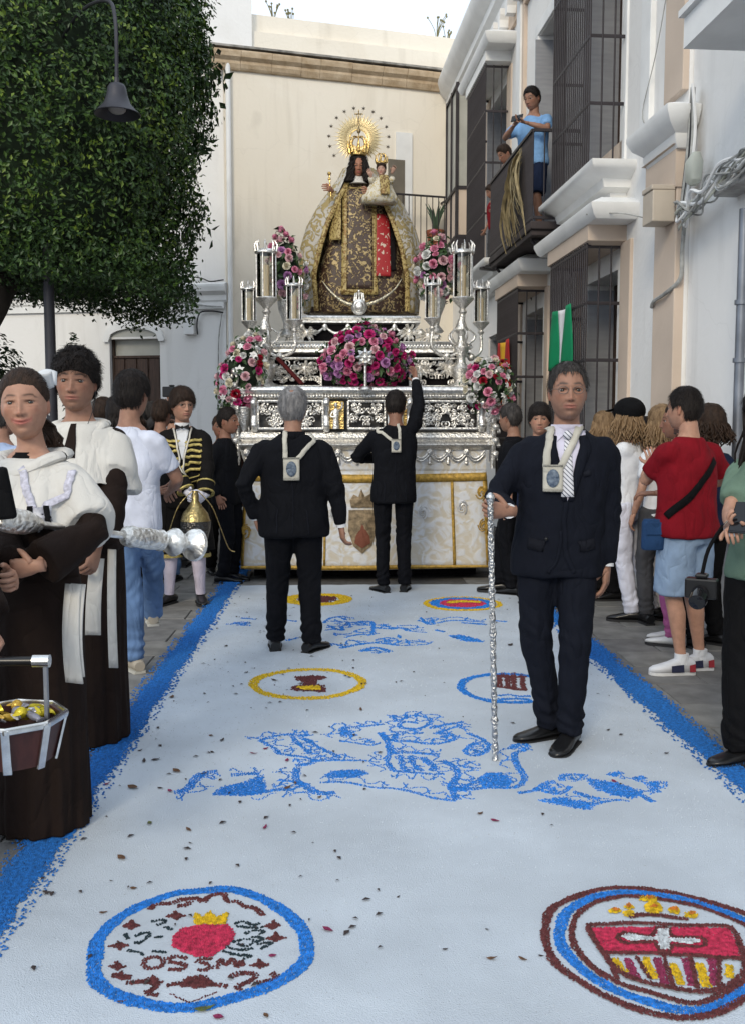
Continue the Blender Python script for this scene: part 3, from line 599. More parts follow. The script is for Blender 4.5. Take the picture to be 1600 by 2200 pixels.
# large blue flower scroll
q = MB(); W1 = .023
for st, w in [([(395, 690), (430, 675), (500, 665), (560, 668), (600, 665)], 1), ([(395, 690), (450, 720), (480, 745), (570, 755), (620, 770), (720, 765)], 1), ([(520, 670), (540, 690), (570, 720), (600, 742)], 1), ([(570, 680), (640, 720), (690, 745), (720, 762)], 1.1),
              ([(730, 672), (722, 640), (780, 635), (840, 630), (900, 622)], 1), ([(740, 640), (745, 668), (790, 665)], 1.5), ([(715, 690), (780, 700), (850, 710), (880, 695)], .6),
              ([(960, 605), (1000, 588), (1060, 595), (1082, 615), (1040, 640), (970, 640), (955, 620), (990, 612), (1035, 622)], 1), ([(880, 660), (920, 690), (980, 690), (1060, 700), (1120, 700), (1180, 680), (1150, 660), (1110, 665)], 1.1), ([(1080, 640), (1150, 625), (1215, 613)], 1), ([(1095, 662), (1160, 642), (1210, 625)], .8), ([(940, 612), (932, 585)], 1), ([(985, 600), (980, 582)], .8), ([(1020, 595), (1025, 578)], .8), ([(960, 655), (1010, 662), (1060, 655)], .8),
              ([(880, 660), (910, 700), (925, 740), (980, 735), (1050, 740), (1120, 745)], 1.3), ([(920, 740), (905, 770), (930, 815)], 1.1), ([(960, 750), (965, 790), (990, 815)], 1.1), ([(1000, 750), (1015, 790), (1050, 815)], 1), ([(1050, 755), (1075, 780), (1100, 800), (1080, 815)], 1.6), ([(930, 815), (1000, 820), (1060, 825), (1140, 828)], .8),
              ([(1230, 660), (1300, 690), (1315, 720), (1260, 750), (1220, 735), (1240, 710), (1300, 690)], 1), ([(1130, 770), (1180, 800), (1190, 830), (1165, 870), (1170, 900), (1190, 932)], 1.3), ([(1165, 890), (1230, 870), (1280, 850)], 1), ([(1170, 892), (1300, 880), (1420, 880), (1460, 840), (1430, 790), (1420, 740), (1470, 720), (1460, 700)], 1.2),
              ([(540, 790), (600, 780), (620, 760)], 1.2), ([(545, 800), (540, 850), (590, 880), (630, 905), (700, 900)], 1.6), ([(470, 850), (540, 860), (600, 870)], 1), ([(640, 860), (740, 860), (850, 880), (930, 885), (1010, 900), (1100, 925), (1190, 935)], .7),
              ([(50, 900), (100, 890), (130, 850), (170, 822), (230, 815)], 2), ([(280, 830), (340, 825), (400, 825)], 1.5), ([(350, 905), (480, 890), (540, 895)], 1.3), ([(700, 770), (800, 772), (880, 780)], .7), ([(1190, 790), (1230, 800), (1290, 800)], .7), ([(1400, 720), (1440, 700), (1480, 712)], 1.1)]: stroke(q, Z4(st), W1*w); lace(q, Z4(st), .007, rg.choice((-1, 1))*.05)
for f in ([(1270, 850), (1300, 820), (1370, 820), (1420, 860), (1390, 876), (1290, 876)], [(655, 830), (690, 810), (790, 808), (835, 825), (780, 840), (690, 840)], [(200, 910), (240, 880), (330, 860), (400, 830), (420, 880), (410, 905), (330, 916)]): fill(q, Z4(f), 1.6)
for f in ([(690, 1275), (760, 1290), (880, 1305), (1010, 1355), (960, 1390), (850, 1375), (760, 1345), (710, 1312)], [(420, 1405), (560, 1380), (650, 1400), (740, 1420), (700, 1455), (560, 1430)]): fill(q, Z3(f), 1.8)
for st, w in [([(550, 1290), (560, 1260), (640, 1255), (700, 1265)], 1.3), ([(830, 1262), (870, 1240), (900, 1250)], 1.5), ([(960, 1280), (1030, 1265)], 1.3), ([(1040, 1310), (1100, 1295), (1160, 1300)], 1.4), ([(1090, 1300), (1070, 1330), (1110, 1362)], 1.5), ([(400, 1340), (470, 1300), (510, 1292)], 1.3), ([(390, 1330), (500, 1360), (560, 1350), (600, 1320)], 1), ([(620, 1350), (700, 1380), (780, 1390)], 1), ([(1000, 1370), (1075, 1415)], 1.3), ([(740, 1420), (860, 1400), (950, 1410)], .7), ([(300, 1360), (400, 1340)], .8)]: stroke(q, Z3(st), W1*w); lace(q, Z3(st), .007, rg.choice((-1, 1))*.04)
part(q, 'flower_scroll', S_blue, carpet)['label'] = 'large blue flower scroll in dyed salt'
# far blue scroll
q = MB()
for st, w in [([(280, 212), (330, 205), (352, 215)], 1), ([(320, 190), (380, 195)], .8), ([(500, 200), (545, 205)], 1), ([(500, 282), (550, 270)], 1), ([(650, 210), (680, 190), (750, 182)], 1.1), ([(670, 220), (700, 235), (730, 240), (720, 225)], 1), ([(760, 210), (840, 205), (850, 240), (840, 260)], 1.3), ([(850, 230), (920, 235), (960, 230), (1000, 246)], 1.5), ([(720, 312), (780, 300), (850, 290), (900, 295), (960, 302)], 1.6), ([(800, 326), (860, 310), (920, 328)], 1.6), ([(740, 270), (800, 258), (840, 262)], .8), ([(860, 280), (910, 272), (950, 280)], .8), ([(1030, 200), (1100, 210), (1160, 200), (1300, 206)], .9), ([(1100, 240), (1140, 247)], 1.3), ([(1210, 210), (1310, 217)], 1.6), ([(1040, 190), (1070, 215), (1100, 212)], .8), ([(760, 225), (740, 205)], .8), ([(1000, 246), (1070, 250)], .6), ([(960, 302), (1060, 298), (1090, 285)], .6), ([(1340, 200), (1390, 206)], .8), ([(950, 262), (960, 275)], .8)]: stroke(q, Z4(st), .024*w); lace(q, Z4(st), .013, rg.choice((-1, 1))*.09)
fill(q, Z4([(1150, 264), (1200, 260), (1240, 270), (1302, 288), (1220, 286)]), 1.5)
part(q, 'flower_scroll', S_blue, carpet)['label'] = 'smaller blue scroll further along the carpet'
# emblems
def ring(mb, c, r, w, n=40, k=0, e=1.0): stroke(mb, [(c.x+r*(1+.03*noise.noise(Vector((math.cos(2*PI*i/n), math.sin(2*PI*i/n), k))))*math.cos(2*PI*i/n), c.y+r*e*(1+.03*noise.noise(Vector((math.cos(2*PI*i/n), math.sin(2*PI*i/n), k))))*math.sin(2*PI*i/n)) for i in range(n)], w, True, .002)
q = MB(); ring(q, gp(662, 1472), .31, .05); o = part(q, 'emblem_ring', S_yel, carpet)
q = MB(); fill(q, Z4([(535, 432), (600, 424), (662, 430), (622, 446), (612, 462), (650, 468), (655, 492), (600, 488), (530, 488), (525, 472), (575, 462), (560, 446)]), 1.4, .003); part(q, 'emblem_figure', S_brown, o)
q = MB(); fill(q, Z4([(545, 474), (630, 470), (640, 488), (560, 486)]), 1.2, .008); part(q, 'emblem_detail', S_yel, o)
q = MB(); ring(q, gp(1090, 1482), .262, .04, k=4, e=1.15)
stroke(q, Z3([(190, 800), (240, 790), (300, 800), (380, 800)]), .03); stroke(q, Z3([(170, 825), (280, 815), (380, 825)]), .035); o = part(q, 'emblem_ring', S_blue, carpet)
q = MB()
for st in ([(165, 690), (350, 690)], [(170, 742), (260, 755), (352, 768)], [(185, 680), (195, 750)], [(235, 680), (240, 755)], [(270, 668), (275, 760)], [(320, 680), (330, 765)], [(205, 668), (215, 690)]): stroke(q, Z3(st), .026, lift=.002)
part(q, 'emblem_figure', S_brown, o)
c1 = gp(683, 1291); q = MB(); ring(q, c1, .24, .10, k=7); o = part(q, 'emblem_ring', S_yel, carpet)
q = MB(); fill(q, [(c1.x+.16*math.cos(a), c1.y+.14*math.sin(a)) for a in [i*.5 for i in range(12)]], 3, .004, .8); part(q, 'emblem_figure', S_brown, o)
c1 = gp(993, 1300); q = MB(); ring(q, c1, .30, .05, k=8); o = part(q, 'emblem_ring', S_yel, carpet)
q = MB(); ring(q, c1, .235, .09, k=9); part(q, 'emblem_band', S_blue, o)
q = MB(); fill(q, [(c1.x+.19*math.cos(i*.4), c1.y+.18*math.sin(i*.4)) for i in range(16)], 1.5, .003); part(q, 'emblem_figure', S_red, o)
q = MB(); stroke(q, [(c1.x-.12, c1.y), (c1.x, c1.y+.06), (c1.x+.16, c1.y+.02)], .07, lift=.010); part(q, 'emblem_detail', S_yel, o)
# near emblem with crowned heart
q = MB(); stroke(q, Z5([(150, 560), (165, 470), (270, 360), (420, 275), (600, 210), (800, 190), (950, 190), (1120, 245), (1250, 330), (1330, 420), (1360, 520), (1350, 600), (1250, 690), (1100, 760), (900, 820), (700, 865), (500, 855), (330, 815), (180, 740), (140, 650)]), .040, True, .002, wob=.2)
e1 = part(q, 'emblem_ring', S_blue, carpet); e1['label'] = 'blue salt ring round the crowned red heart'
q = MB(); fill(q, Z5([(600, 450), (640, 410), (720, 395), (830, 390), (910, 395), (945, 440), (930, 490), (880, 530), (800, 575), (720, 570), (640, 540), (590, 510), (595, 470)]), .8, .003); part(q, 'heart', S_red, e1)
q = MB(); fill(q, Z5([(720, 388), (715, 318), (770, 345), (800, 312), (845, 348), (912, 318), (900, 388)]), .7, .003); part(q, 'crown', S_yel, e1)
q = MB(); w = .011
for st in ([(465, 300), (500, 270), (580, 265), (640, 245), (720, 235), (770, 255), (800, 225), (880, 212), (905, 260), (960, 255), (1000, 285), (1050, 290), (1100, 320), (1110, 335)], [(620, 280), (670, 275), (690, 250)], [(250, 670), (310, 690), (352, 685)], [(330, 720), (430, 710), (480, 690), (500, 740), (440, 780), (520, 795)], [(920, 690), (980, 670), (1060, 670), (1040, 710), (960, 745), (990, 765)], [(1080, 720), (1150, 710), (1190, 690), (1150, 665)], [(560, 735), (640, 725), (840, 735), (910, 742)]): stroke(q, Z5(st), w*1.5, lift=.002)
stroke(q, Z5([(580, 780), (690, 835), (850, 770)]), .006, smooth=0)
fill(q, Z5([(610, 732), (680, 690), (740, 678), (800, 700), (842, 736), (720, 752)]), .8, .002)
for cx, cy in ((610, 335), (355, 390), (285, 505), (275, 625), (1165, 395), (1180, 468), (1090, 620), (480, 715), (300, 680)):
    fill(q, Z5([(cx-62, cy+4), (cx-18, cy-10), (cx, cy-32), (cx+18, cy-10), (cx+60, cy+2), (cx+18, cy+12), (cx, cy+28), (cx-20, cy+12)]), .5, .002)
part(q, 'wreath', S_brown, e1)
q = MB()
for st, cl in (([(425, 605), (440, 580), (480, 570), (530, 580), (540, 605), (520, 630), (470, 638), (435, 628)], True), ([(668, 580), (620, 568), (578, 575), (580, 598), (640, 608), (668, 625), (640, 645), (560, 640)], False), ([(812, 585), (770, 580), (735, 595), (790, 615), (808, 635), (770, 650), (728, 645)], False), ([(845, 638), (862, 588), (900, 622), (930, 582), (962, 632), (985, 595), (992, 630)], False)): stroke(q, Z5(st), w*1.15, cl, .002, 3, .2)
part(q, 'lettering', S_brown, e1)['label'] = 'brown letters OSSM below the heart'
q = MB()
for st in ([(470, 370), (530, 360), (545, 375), (490, 390)], [(550, 400), (590, 420)], [(320, 440), (340, 470)], [(380, 450), (440, 430), (460, 445), (400, 490), (375, 480)], [(340, 530), (410, 545), (420, 560)], [(490, 460), (540, 455)], [(480, 540), (560, 545)], [(950, 385), (1000, 370), (1050, 390), (1090, 375)], [(1010, 440), (1060, 420), (1110, 430), (1080, 450)], [(940, 490), (1000, 470), (1060, 480), (1020, 510), (950, 500)], [(1080, 500), (1160, 495), (1090, 530)], [(880, 545), (950, 560), (1040, 570), (990, 585)], [(900, 520), (980, 535), (1060, 520)], [(960, 400), (1060, 405), (1120, 400)], [(1050, 460), (1110, 470), (1060, 495)]): stroke(q, Z5(st), w*.8, lift=.002)
stuff(part(q, 'sprigs', S_dark, e1))
# near emblem with shield
O_ = [(225, 480), (260, 370), (400, 290), (620, 225), (850, 218), (1100, 250), (1350, 310), (1600, 385), (1780, 480), (1860, 600), (1840, 760), (1720, 900), (1540, 1010), (1380, 1085), (1200, 1110), (1050, 1100), (850, 1050), (650, 970), (450, 860), (290, 730), (225, 580)]
Bc = [(330, 480), (370, 380), (520, 290), (700, 252), (850, 247), (1100, 278), (1350, 338), (1600, 430), (1730, 520), (1790, 620), (1770, 750), (1660, 870), (1530, 960), (1350, 1045), (1200, 1058), (1050, 1035), (850, 970), (650, 890), (480, 780), (370, 660), (320, 560)]
In = [(410, 480), (450, 390), (560, 320), (700, 283), (850, 275), (1100, 304), (1350, 365), (1580, 455), (1700, 545), (1740, 640), (1700, 750), (1600, 850), (1450, 940), (1300, 1002), (1150, 1000), (950, 935), (750, 880), (600, 800), (470, 680), (410, 570)]
q = MB(); stroke(q, Z6(Bc), .032, True, .002, wob=.2); e2 = part(q, 'emblem_ring', S_blue, carpet); e2['label'] = 'blue and brown salt ring round the crowned shield'
q = MB(); stroke(q, Z6(O_), .022, True, .004); part(q, 'outer_band', S_brown, e2)
q = MB(); stroke(q, Z6(In), .018, True, .004); part(q, 'inner_band', S_brown, e2)
q = MB(); fill(q, Z6([(530, 485), (1490, 488), (1575, 700), (1000, 672), (625, 655)]), .8, .002); part(q, 'shield_field', S_red, e2)
q = MB(); stroke(q, Z6([(510, 475), (760, 462), (1020, 470), (1280, 482), (1490, 480), (1560, 600), (1600, 720), (1580, 820), (1450, 910), (1300, 935), (1100, 910), (900, 870), (750, 810), (640, 690), (560, 570)]), .016, True, .006, 2); stroke(q, Z6([(620, 662), (1000, 675), (1580, 708)]), .014, lift=.006)
stroke(q, Z6([(720, 565), (760, 528), (950, 556), (985, 500), (1075, 500), (1100, 560), (1290, 560), (1325, 598), (1290, 628), (1095, 615), (1080, 658), (1005, 656), (980, 598), (770, 602)]), .011, True, .006, 2); stroke(q, Z6([(800, 418), (900, 402), (1050, 412), (1220, 432)]), .018, lift=.004)
for x0, x1 in ((650, 720), (850, 950), (1040, 1110), (1220, 1270), (1420, 1420)): stroke(q, Z6([(x0, 690), (x1, 850 if x0 < 1000 else 910)]), .012, lift=.004)
part(q, 'shield_outline', S_brown, e2)
q = MB(); fill(q, Z6([(750, 560), (800, 545), (990, 575), (1000, 512), (1070, 512), (1075, 575), (1230, 572), (1295, 592), (1230, 608), (1075, 592), (1068, 645), (1012, 645), (1000, 585), (800, 588)]), .6, .008); part(q, 'shield_cross', S_white, e2)
q = MB()
for st in ([(700, 705), (735, 760), (775, 805)], [(920, 700), (940, 780), (985, 855)], [(1100, 740), (1130, 820), (1160, 890)], [(1280, 740), (1310, 820), (1335, 905)], [(1490, 755), (1488, 840)]): stroke(q, Z6(st), .022, lift=.004)
for cx, cy, rx, ry in ((970, 352, 60, 42), (935, 290, 65, 20), (800, 395, 40, 22), (700, 375, 45, 14), (805, 350, 30, 18), (1110, 370, 40, 22), (1230, 402, 45, 20), (960, 315, 25, 20)): fill(q, Z6([(cx+rx*math.cos(i*.6), cy+ry*math.sin(i*.6)) for i in range(10)]), .8, .004)
stuff(part(q, 'shield_gold', S_yel, e2))
q = MB()
for cx, cy in ((970, 352), (945, 290), (705, 375), (1110, 370), (1235, 400), (800, 350)): fill(q, Z6([(cx+22*math.cos(i*.9), cy+11*math.sin(i*.9)) for i in range(7)]), .4, .010)
part(q, 'crown_jewels', S_or, e2)
q = MB()
for x0, x1 in ((790, 850), (990, 1050), (1190, 1240), (1370, 1390)): stroke(q, Z6([(x0, 700), (x1, 850 if x0 < 900 else 890)]), .022, lift=.002)
stuff(part(q, 'shield_stripes', S_mag, e2))
# fallen petals and leaves on the salt
leafm = []
for k in range(6):
    b = MB(); r = random.Random(k+50); cu = r.uniform(.2, .7); wd = r.uniform(.32, .62)
    def lf(u, v, r=r, cu=cu, wd=wd):
        t = v*2-1; w_ = wd*math.sin(PI*min(.98, max(.02, v)))**.8; x = (u*2-1)*w_*.5; return (x, t*.5, .10+cu*(x*x*2+t*t*.25)+.05*math.sin(v*7+u*3))
    b.sheet(lf, 4, 6); leafm.append(b.mesh('fallen_leaf'))
PC = {'magenta': mat('magenta bougainvillea petal', (.20, .015, .07), .7, var=.2), 'brown': mat('dry brown leaf', (.12, .06, .03), .8, var=.3), 'green': mat('dull green leaf', (.10, .12, .03), .7, var=.3), 'dark': mat('dark seed husk', (.035, .025, .025), .8)}
def litter(px, py, c, size, label):
    p = gp(px, py); me = random.choice(leafm).copy(); me.materials.append(PC[c]); o = bpy.data.objects.new('fallen_petal' if c == 'magenta' else 'fallen_leaf', me); COL.objects.link(o)
    md = o.modifiers.new('thickness', 'SOLIDIFY'); md.thickness = .03
    o.location = (p.x, p.y, cz(p.x, p.y)+.002); o.scale = (size, size, size*.6); o.rotation_euler = (random.uniform(-.15, .15), random.uniform(-.15, .15), random.uniform(0, 6.3))
    tag(o, label, 'petal' if c == 'magenta' else 'leaf', 'fallen petals and leaves on the carpet')
LM_ = 'small magenta petal fallen on the white salt'; LB_ = 'small dry brown leaf fallen on the white salt'; LD_ = 'tiny dark husk fallen on the white salt'; LG_ = 'dull green leaf fallen on the white salt'
for px, py, c, s in ((570, 1785, 'magenta', .034), (545, 1625, 'magenta', .034), (617, 1640, 'magenta', .034), (571, 1615, 'magenta', .034), (366, 1706, 'magenta', .036), (704, 2007, 'magenta', .034), (1062, 1770, 'magenta', .034), (586, 2065, 'magenta', .022), (230, 1692, 'magenta', .036), (470, 2196, 'magenta', .03), (1318, 1686, 'magenta', .03),
                     (1055, 2071, 'brown', .03), (1121, 2071, 'brown', .026), (955, 2050, 'dark', .018), (287, 1917, 'brown', .022), (222, 1970, 'brown', .026), (855, 1934, 'dark', .014), (286, 1699, 'brown', .05), (406, 1790, 'brown', .032), (322, 1776, 'green', .036), (686, 1720, 'brown', .03), (1030, 1755, 'brown', .034), (262, 2163, 'brown', .024), (440, 2180, 'green', .05), (572, 2192, 'brown', .02), (370, 1502, 'brown', .05), (335, 1640, 'dark', .04), (310, 1643, 'dark', .04), (301, 1620, 'dark', .03), (457, 1622, 'dark', .03), (478, 1596, 'dark', .04), (454, 1585, 'brown', .03), (618, 1700, 'brown', .035), (1045, 2006, 'dark', .014), (486, 1392, 'dark', .05), (440, 1495, 'dark', .03), (380, 1663, 'brown', .045), (440, 1668, 'dark', .03), (262, 1852, 'brown', .045), (410, 1820, 'dark', .018), (345, 1700, 'dark', .03), (240, 1900, 'dark', .014), (1160, 2062, 'dark', .016), (1305, 1575, 'dark', .03), (1430, 1625, 'dark', .025), (1095, 1390, 'dark', .05), (635, 1690, 'brown', .03), (530, 1450, 'dark', .04), (590, 1466, 'dark', .045), (780, 1475, 'dark', .04), (775, 1530, 'brown', .04)):
    litter(px, py, c, s, {'magenta': LM_, 'brown': LB_, 'dark': LD_, 'green': LG_}[c])
q = MB(); rl = random.Random(4)
for k in range(210):
    x, y = (rl.uniform(CL, CL+1.1) if rl.random() < .62 else rl.uniform(CL, CR_)), 1.8+rl.random()*6.5; s = rl.uniform(.003, .009); a = rl.uniform(0, 6.3); z = cz(x, y)+.003
    q.add([(x+math.cos(a)*s*2, y+math.sin(a)*s*2, z), (x-math.sin(a)*s, y+math.cos(a)*s, z+.004), (x-math.cos(a)*s*2, y-math.sin(a)*s*2, z), (x+math.sin(a)*s, y-math.cos(a)*s, z+.004), (x, y, z+.006)], [(0, 1, 4), (1, 2, 4), (2, 3, 4), (3, 0, 4), (3, 2, 1, 0)])
o = q.build('leaf_litter', PC['dark'], None, smooth=False); stuff(o); tag(o, 'scattered tiny dark bits of leaf litter on the carpet', 'leaf litter')
# ================================================================ TREE AND LAMP
def sg0(x): return 1/(1+math.exp(-max(-40, min(40, x))))
def leafmat(n, c, c2):
    m = mat(n, c, .45, col2=c2, vscale=1.6, spec=.35); b = m.node_tree.nodes['Principled BSDF']
    b.inputs['Subsurface Weight'].default_value = 0; return m
ML = [leafmat('glossy dark ficus leaf', (.03, .066, .016), (.018, .042, .014)), leafmat('mid ficus leaf', (.064, .125, .018), (.036, .08, .015)), leafmat('young lit yellow-green leaf', (.15, .215, .028), (.09, .15, .02))]
M_bark = mat('dark ficus bark', (.05, .04, .032), .9, var=.3, vscale=8, bump=.6, bscale=20, stretch=(1, 1, .3))
TC = Vector((-3.9, 11.0, 5.35)); TRr = (2.46, 2.3, 3.1)
tree = thing('ficus_tree', 'large clipped ficus tree with dense dark green crown on a leaning trunk', 'tree', (-4.75, 10.4, 0))
q = MB()
def limb(pts, r0, r1):
    P = cr(pts, 5); q.tube(P, [r0+(r1-r0)*i/(len(P)-1) for i in range(len(P))], 10)
limb([(-4.75, 10.4, 0), (-4.6, 10.4, 1.0), (-4.15, 10.35, 2.0), (-3.65, 10.35, 2.75), (-3.35, 10.6, 3.7)], .22, .13)
for e in ((-3.0, 10.2, 4.4), (-5.2, 11.4, 4.9), (-3.2, 12.0, 5.2), (-4.2, 10.0, 5.5), (-4.4, 11.4, 6.6)): limb([(-3.7, 10.37, 2.7), (-3.6+(e[0]+3.6)*.4, 10.5+(e[1]-10.5)*.4, 3.5), e], .11, .03)
q.build('trunk', M_bark, tree, world=True)
# crown: leaf clusters set through the outer shell of an uneven, clipped volume
rt = random.Random(11)
def crown_r(d):
    n_ = .10*noise.noise(d*1.7)+.075*noise.noise(d*4.3+Vector((7, 0, 0)))+.05*noise.noise(d*9); k = 2.6
    s = (abs(d.x/TRr[0])**k+abs(d.y/TRr[1])**k+abs(d.z/TRr[2])**k)**(-1/k); return s*(1+n_)
leaves = [MB(), MB(), MB()]
def leaf(mb, p, nrm, s):
    t = Vector((rt.gauss(0, 1), rt.gauss(0, 1), rt.gauss(0, 1)-.7)); t = (t-nrm*t.dot(nrm)).normalized(); b = nrm.cross(t); 
    mb.add([p-t*s*.15, p+b*s*.30+t*s*.35+nrm*s*.10, p+t*s, p-b*s*.30+t*s*.35+nrm*s*.10, p+t*s*.42-nrm*s*.04], [(0, 1, 4), (1, 2, 4), (2, 3, 4), (3, 0, 4)])
N = 0
while N < 29000:
    d = Vector((rt.gauss(0, 1), rt.gauss(0, 1), rt.gauss(0, 1)))
    if d.length < .1: continue
    d.normalize()
    if d.y > .45: continue                      # far side keeps a thinner cover below
    r = crown_r(d); dep = rt.random()**2*.34; p = TC+d*r*(1-dep)
    if p.z < 2.85+.35*sg0((-3.2-p.x)*3)+.22*noise.noise(Vector((p.x*1.1, p.y*1.1, 0))) : continue
    if p.z > 8.6 or p.x < -6.2: continue
    cl = noise.noise(p*2.6)*.7+noise.noise(p*5.5)*.5                        # clumps with gaps between them
    if dep < .12 and cl < -.28 and rt.random() < .8: continue
    N += 1
    for k in range(rt.choice((3, 4, 5))):
        nn = (d+Vector((rt.gauss(0, .6), rt.gauss(0, .6), rt.gauss(0, .6)+.5))).normalized()
        w = rt.random()+cl*.5-dep*1.5; leaf(leaves[2 if w > .88 else 1 if w > .5 else 0], p+Vector((rt.gauss(0, .05), rt.gauss(0, .05), rt.gauss(0, .05))), nn, rt.uniform(.034, .064))  # light painted in: outer tips take lit leaf colours, deeper leaves darker ones
for k in range(6500):                              # underside
    a = rt.uniform(0, 2*PI); f = math.sqrt(rt.random()); d = Vector((math.cos(a), math.sin(a), -.45)).normalized(); r = crown_r(d); p = TC+Vector((d.x*r*f, d.y*r*f, 0)); p.z = 2.85+.35*sg0((-3.2-p.x)*3)+.22*noise.noise(Vector((p.x*1.1, p.y*1.1, 0)))+.12*noise.noise(Vector((p.x*4, p.y*4, 2)))+rt.random()**1.5*.45
    if p.x < -6.2: continue
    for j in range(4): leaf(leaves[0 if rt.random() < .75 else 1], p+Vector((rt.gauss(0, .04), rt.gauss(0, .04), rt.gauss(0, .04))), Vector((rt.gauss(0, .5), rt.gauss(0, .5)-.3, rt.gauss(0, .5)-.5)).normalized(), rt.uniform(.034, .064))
for k in range(2600):                              # back of the crown
    d = Vector((rt.gauss(0, 1), abs(rt.gauss(0, 1)), rt.gauss(0, 1))).normalized(); p = TC+d*crown_r(d)*rt.uniform(.8, 1)
    if p.z < 3.2: continue
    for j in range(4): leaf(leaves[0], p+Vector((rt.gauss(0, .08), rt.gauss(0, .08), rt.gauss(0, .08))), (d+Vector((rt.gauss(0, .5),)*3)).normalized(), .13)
cw = thing('scratch', '', '')
bpy.data.objects.remove(cw)
for i, nm in enumerate(('crown', 'crown_shoots', 'crown_young_lit_leaves')): stuff(leaves[i].build(nm, ML[i], tree, smooth=False, world=True))
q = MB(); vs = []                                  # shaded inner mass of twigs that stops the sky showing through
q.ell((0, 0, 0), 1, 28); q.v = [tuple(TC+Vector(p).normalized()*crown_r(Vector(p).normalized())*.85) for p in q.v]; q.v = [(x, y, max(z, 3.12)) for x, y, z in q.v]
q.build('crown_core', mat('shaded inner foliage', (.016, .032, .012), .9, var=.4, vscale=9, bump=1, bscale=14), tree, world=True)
# small shrub and conical cypress further back
def bush(name, label, c, r, n, seed, cone=False):
    t = thing(name, label, 'tree' if cone else 'shrub', (c[0], c[1], 0)); q = MB(); rb_ = random.Random(seed)
    q2 = MB(); q2.tube([(c[0], c[1], 0), (c[0], c[1], c[2])], [.06, .03], 8); q2.build('trunk', M_bark, t, world=True)
    for k in range(n):
        d = Vector((rb_.gauss(0, 1), rb_.gauss(0, 1), rb_.gauss(0, 1))).normalized(); f = rb_.random()**.4
        p = Vector(c)+Vector((d.x*r[0], d.y*r[1], d.z*r[2]))*f
        if cone: h = (d.z*f+1)/2; p = Vector((c[0]+d.x*r[0]*(1-h)*f*1.5, c[1]+d.y*r[1]*(1-h)*f*1.5, c[2]+d.z*r[2]*f))
        for j in range(3): leaf(q, p+Vector((rb_.gauss(0, .03),)*3), (d+Vector((rb_.gauss(0, .5), rb_.gauss(0, .5), .4))).normalized(), rb_.uniform(.06, .11))
    stuff(q.build('crown', ML[0], t, smooth=False, world=True))
a = at(12, 790, 12.5); bush('shrub', 'dark green shrub below the ficus trunk', (a.x-.25, 12.5, 2.0), (.5, .5, .75), 500, 3)
a = at(160, 760, 15.5); bush('cypress', 'slim conical cypress in front of the white house', (a.x, 15.5, 1.55), (.22, .22, 1.55), 420, 6, True)
# street lamp with swan neck and bell shade
lp = at(106, 640, 9.75); M_lamp = mat('grey painted lamp metal', (.045, .045, .055), .5, metal=.4, var=.12)
lamp = thing('street_lamp', 'grey street lamp with a swan neck and bell shaped shade in the tree', 'street lamp', (lp.x, lp.y, 0))
q = MB(); q.tube([(0, 0, 0), (0, 0, .5), (0, 0, 3.1), (0, 0, 4.75)], [.07, .058, .052, .04], 14); q.lathe([(.11, 0), (.11, .03), (.08, .12), (.06, .3)], 14); q.build('pole', M_lamp, lamp)
hb = at(252, 205, 8.15)-Vector((lp.x, lp.y, 0))
q = MB(); q.tube(cr([(0, 0, 4.6), (hb.x*.15, hb.y*.15, 4.95), (hb.x*.55, hb.y*.55, 5.12), (hb.x*.9, hb.y*.9, 5.0), (hb.x, hb.y, 4.78), (hb.x, hb.y, hb.z+.10)], 5), .016, 8); q.build('swan_neck', M_lamp, lamp)
q = MB(); z = hb.z; c0 = (hb.x, hb.y, z)
q.lathe([(.018, .14), (.022, .10), (.06, .085), (.075, .06), (.085, .0), (.11, -.07), (.165, -.13), (.19, -.15), (.185, -.155), (.15, -.128), (.10, -.07), (.07, -.01)], 24, c0); q.build('lamp_shade', M_lamp, lamp)
q = MB(); q.ell((hb.x, hb.y, z-.10), (.075, .075, .05), 12); q.build('bulb_glass', mat('milky lamp glass', (.35, .33, .32), .3), lamp)
# ================================================================ FIGURES: the building kit
def gs(x, c, s): return math.exp(-((x-c)/s)**2)
def sg(x): return 1/(1+math.exp(-max(-40, min(40, x))))
def mixc(a, b, t): t = max(0, min(1, t)); return tuple(x+(y-x)*t for x, y in zip(a, b))
M_skin = mat('skin', (1, 1, 1), .55, var=.16, vscale=34, vc=True, bump=.08, bscale=220, spec=.35)
M_skin.node_tree.nodes['Principled BSDF'].inputs['Subsurface Weight'].default_value = .06
M_skin.node_tree.nodes['Principled BSDF'].inputs['Subsurface Radius'].default_value = (.012, .005, .003)
M_eye = mat('eye', (1, 1, 1), .12, var=.02, vc=True, spec=.6)
LIGHT, OLIVE, TAN = (.41, .225, .155), (.31, .165, .112), (.24, .118, .078)
def head_pt(h, th, fem, ex=0.0):
    rx, ry, rz = .0745, .096, .118; e = 2.9 if h < 0 else 2.25
    rad = max(0, 1-abs(h)**e)**(1/e); z = rz*h; x = rx*rad*math.sin(th); y = -ry*rad*math.cos(th)
    if z < -.005:
        k = (-.005-z)/.113; x *= 1-(.36 if fem else .27)*k**1.35
        if y > 0: y *= 1-.5*min(1, k*1.3)
    if z > .02 and y < 0: y *= 1-.10*((z-.02)/.1)**2
    return x, y, z
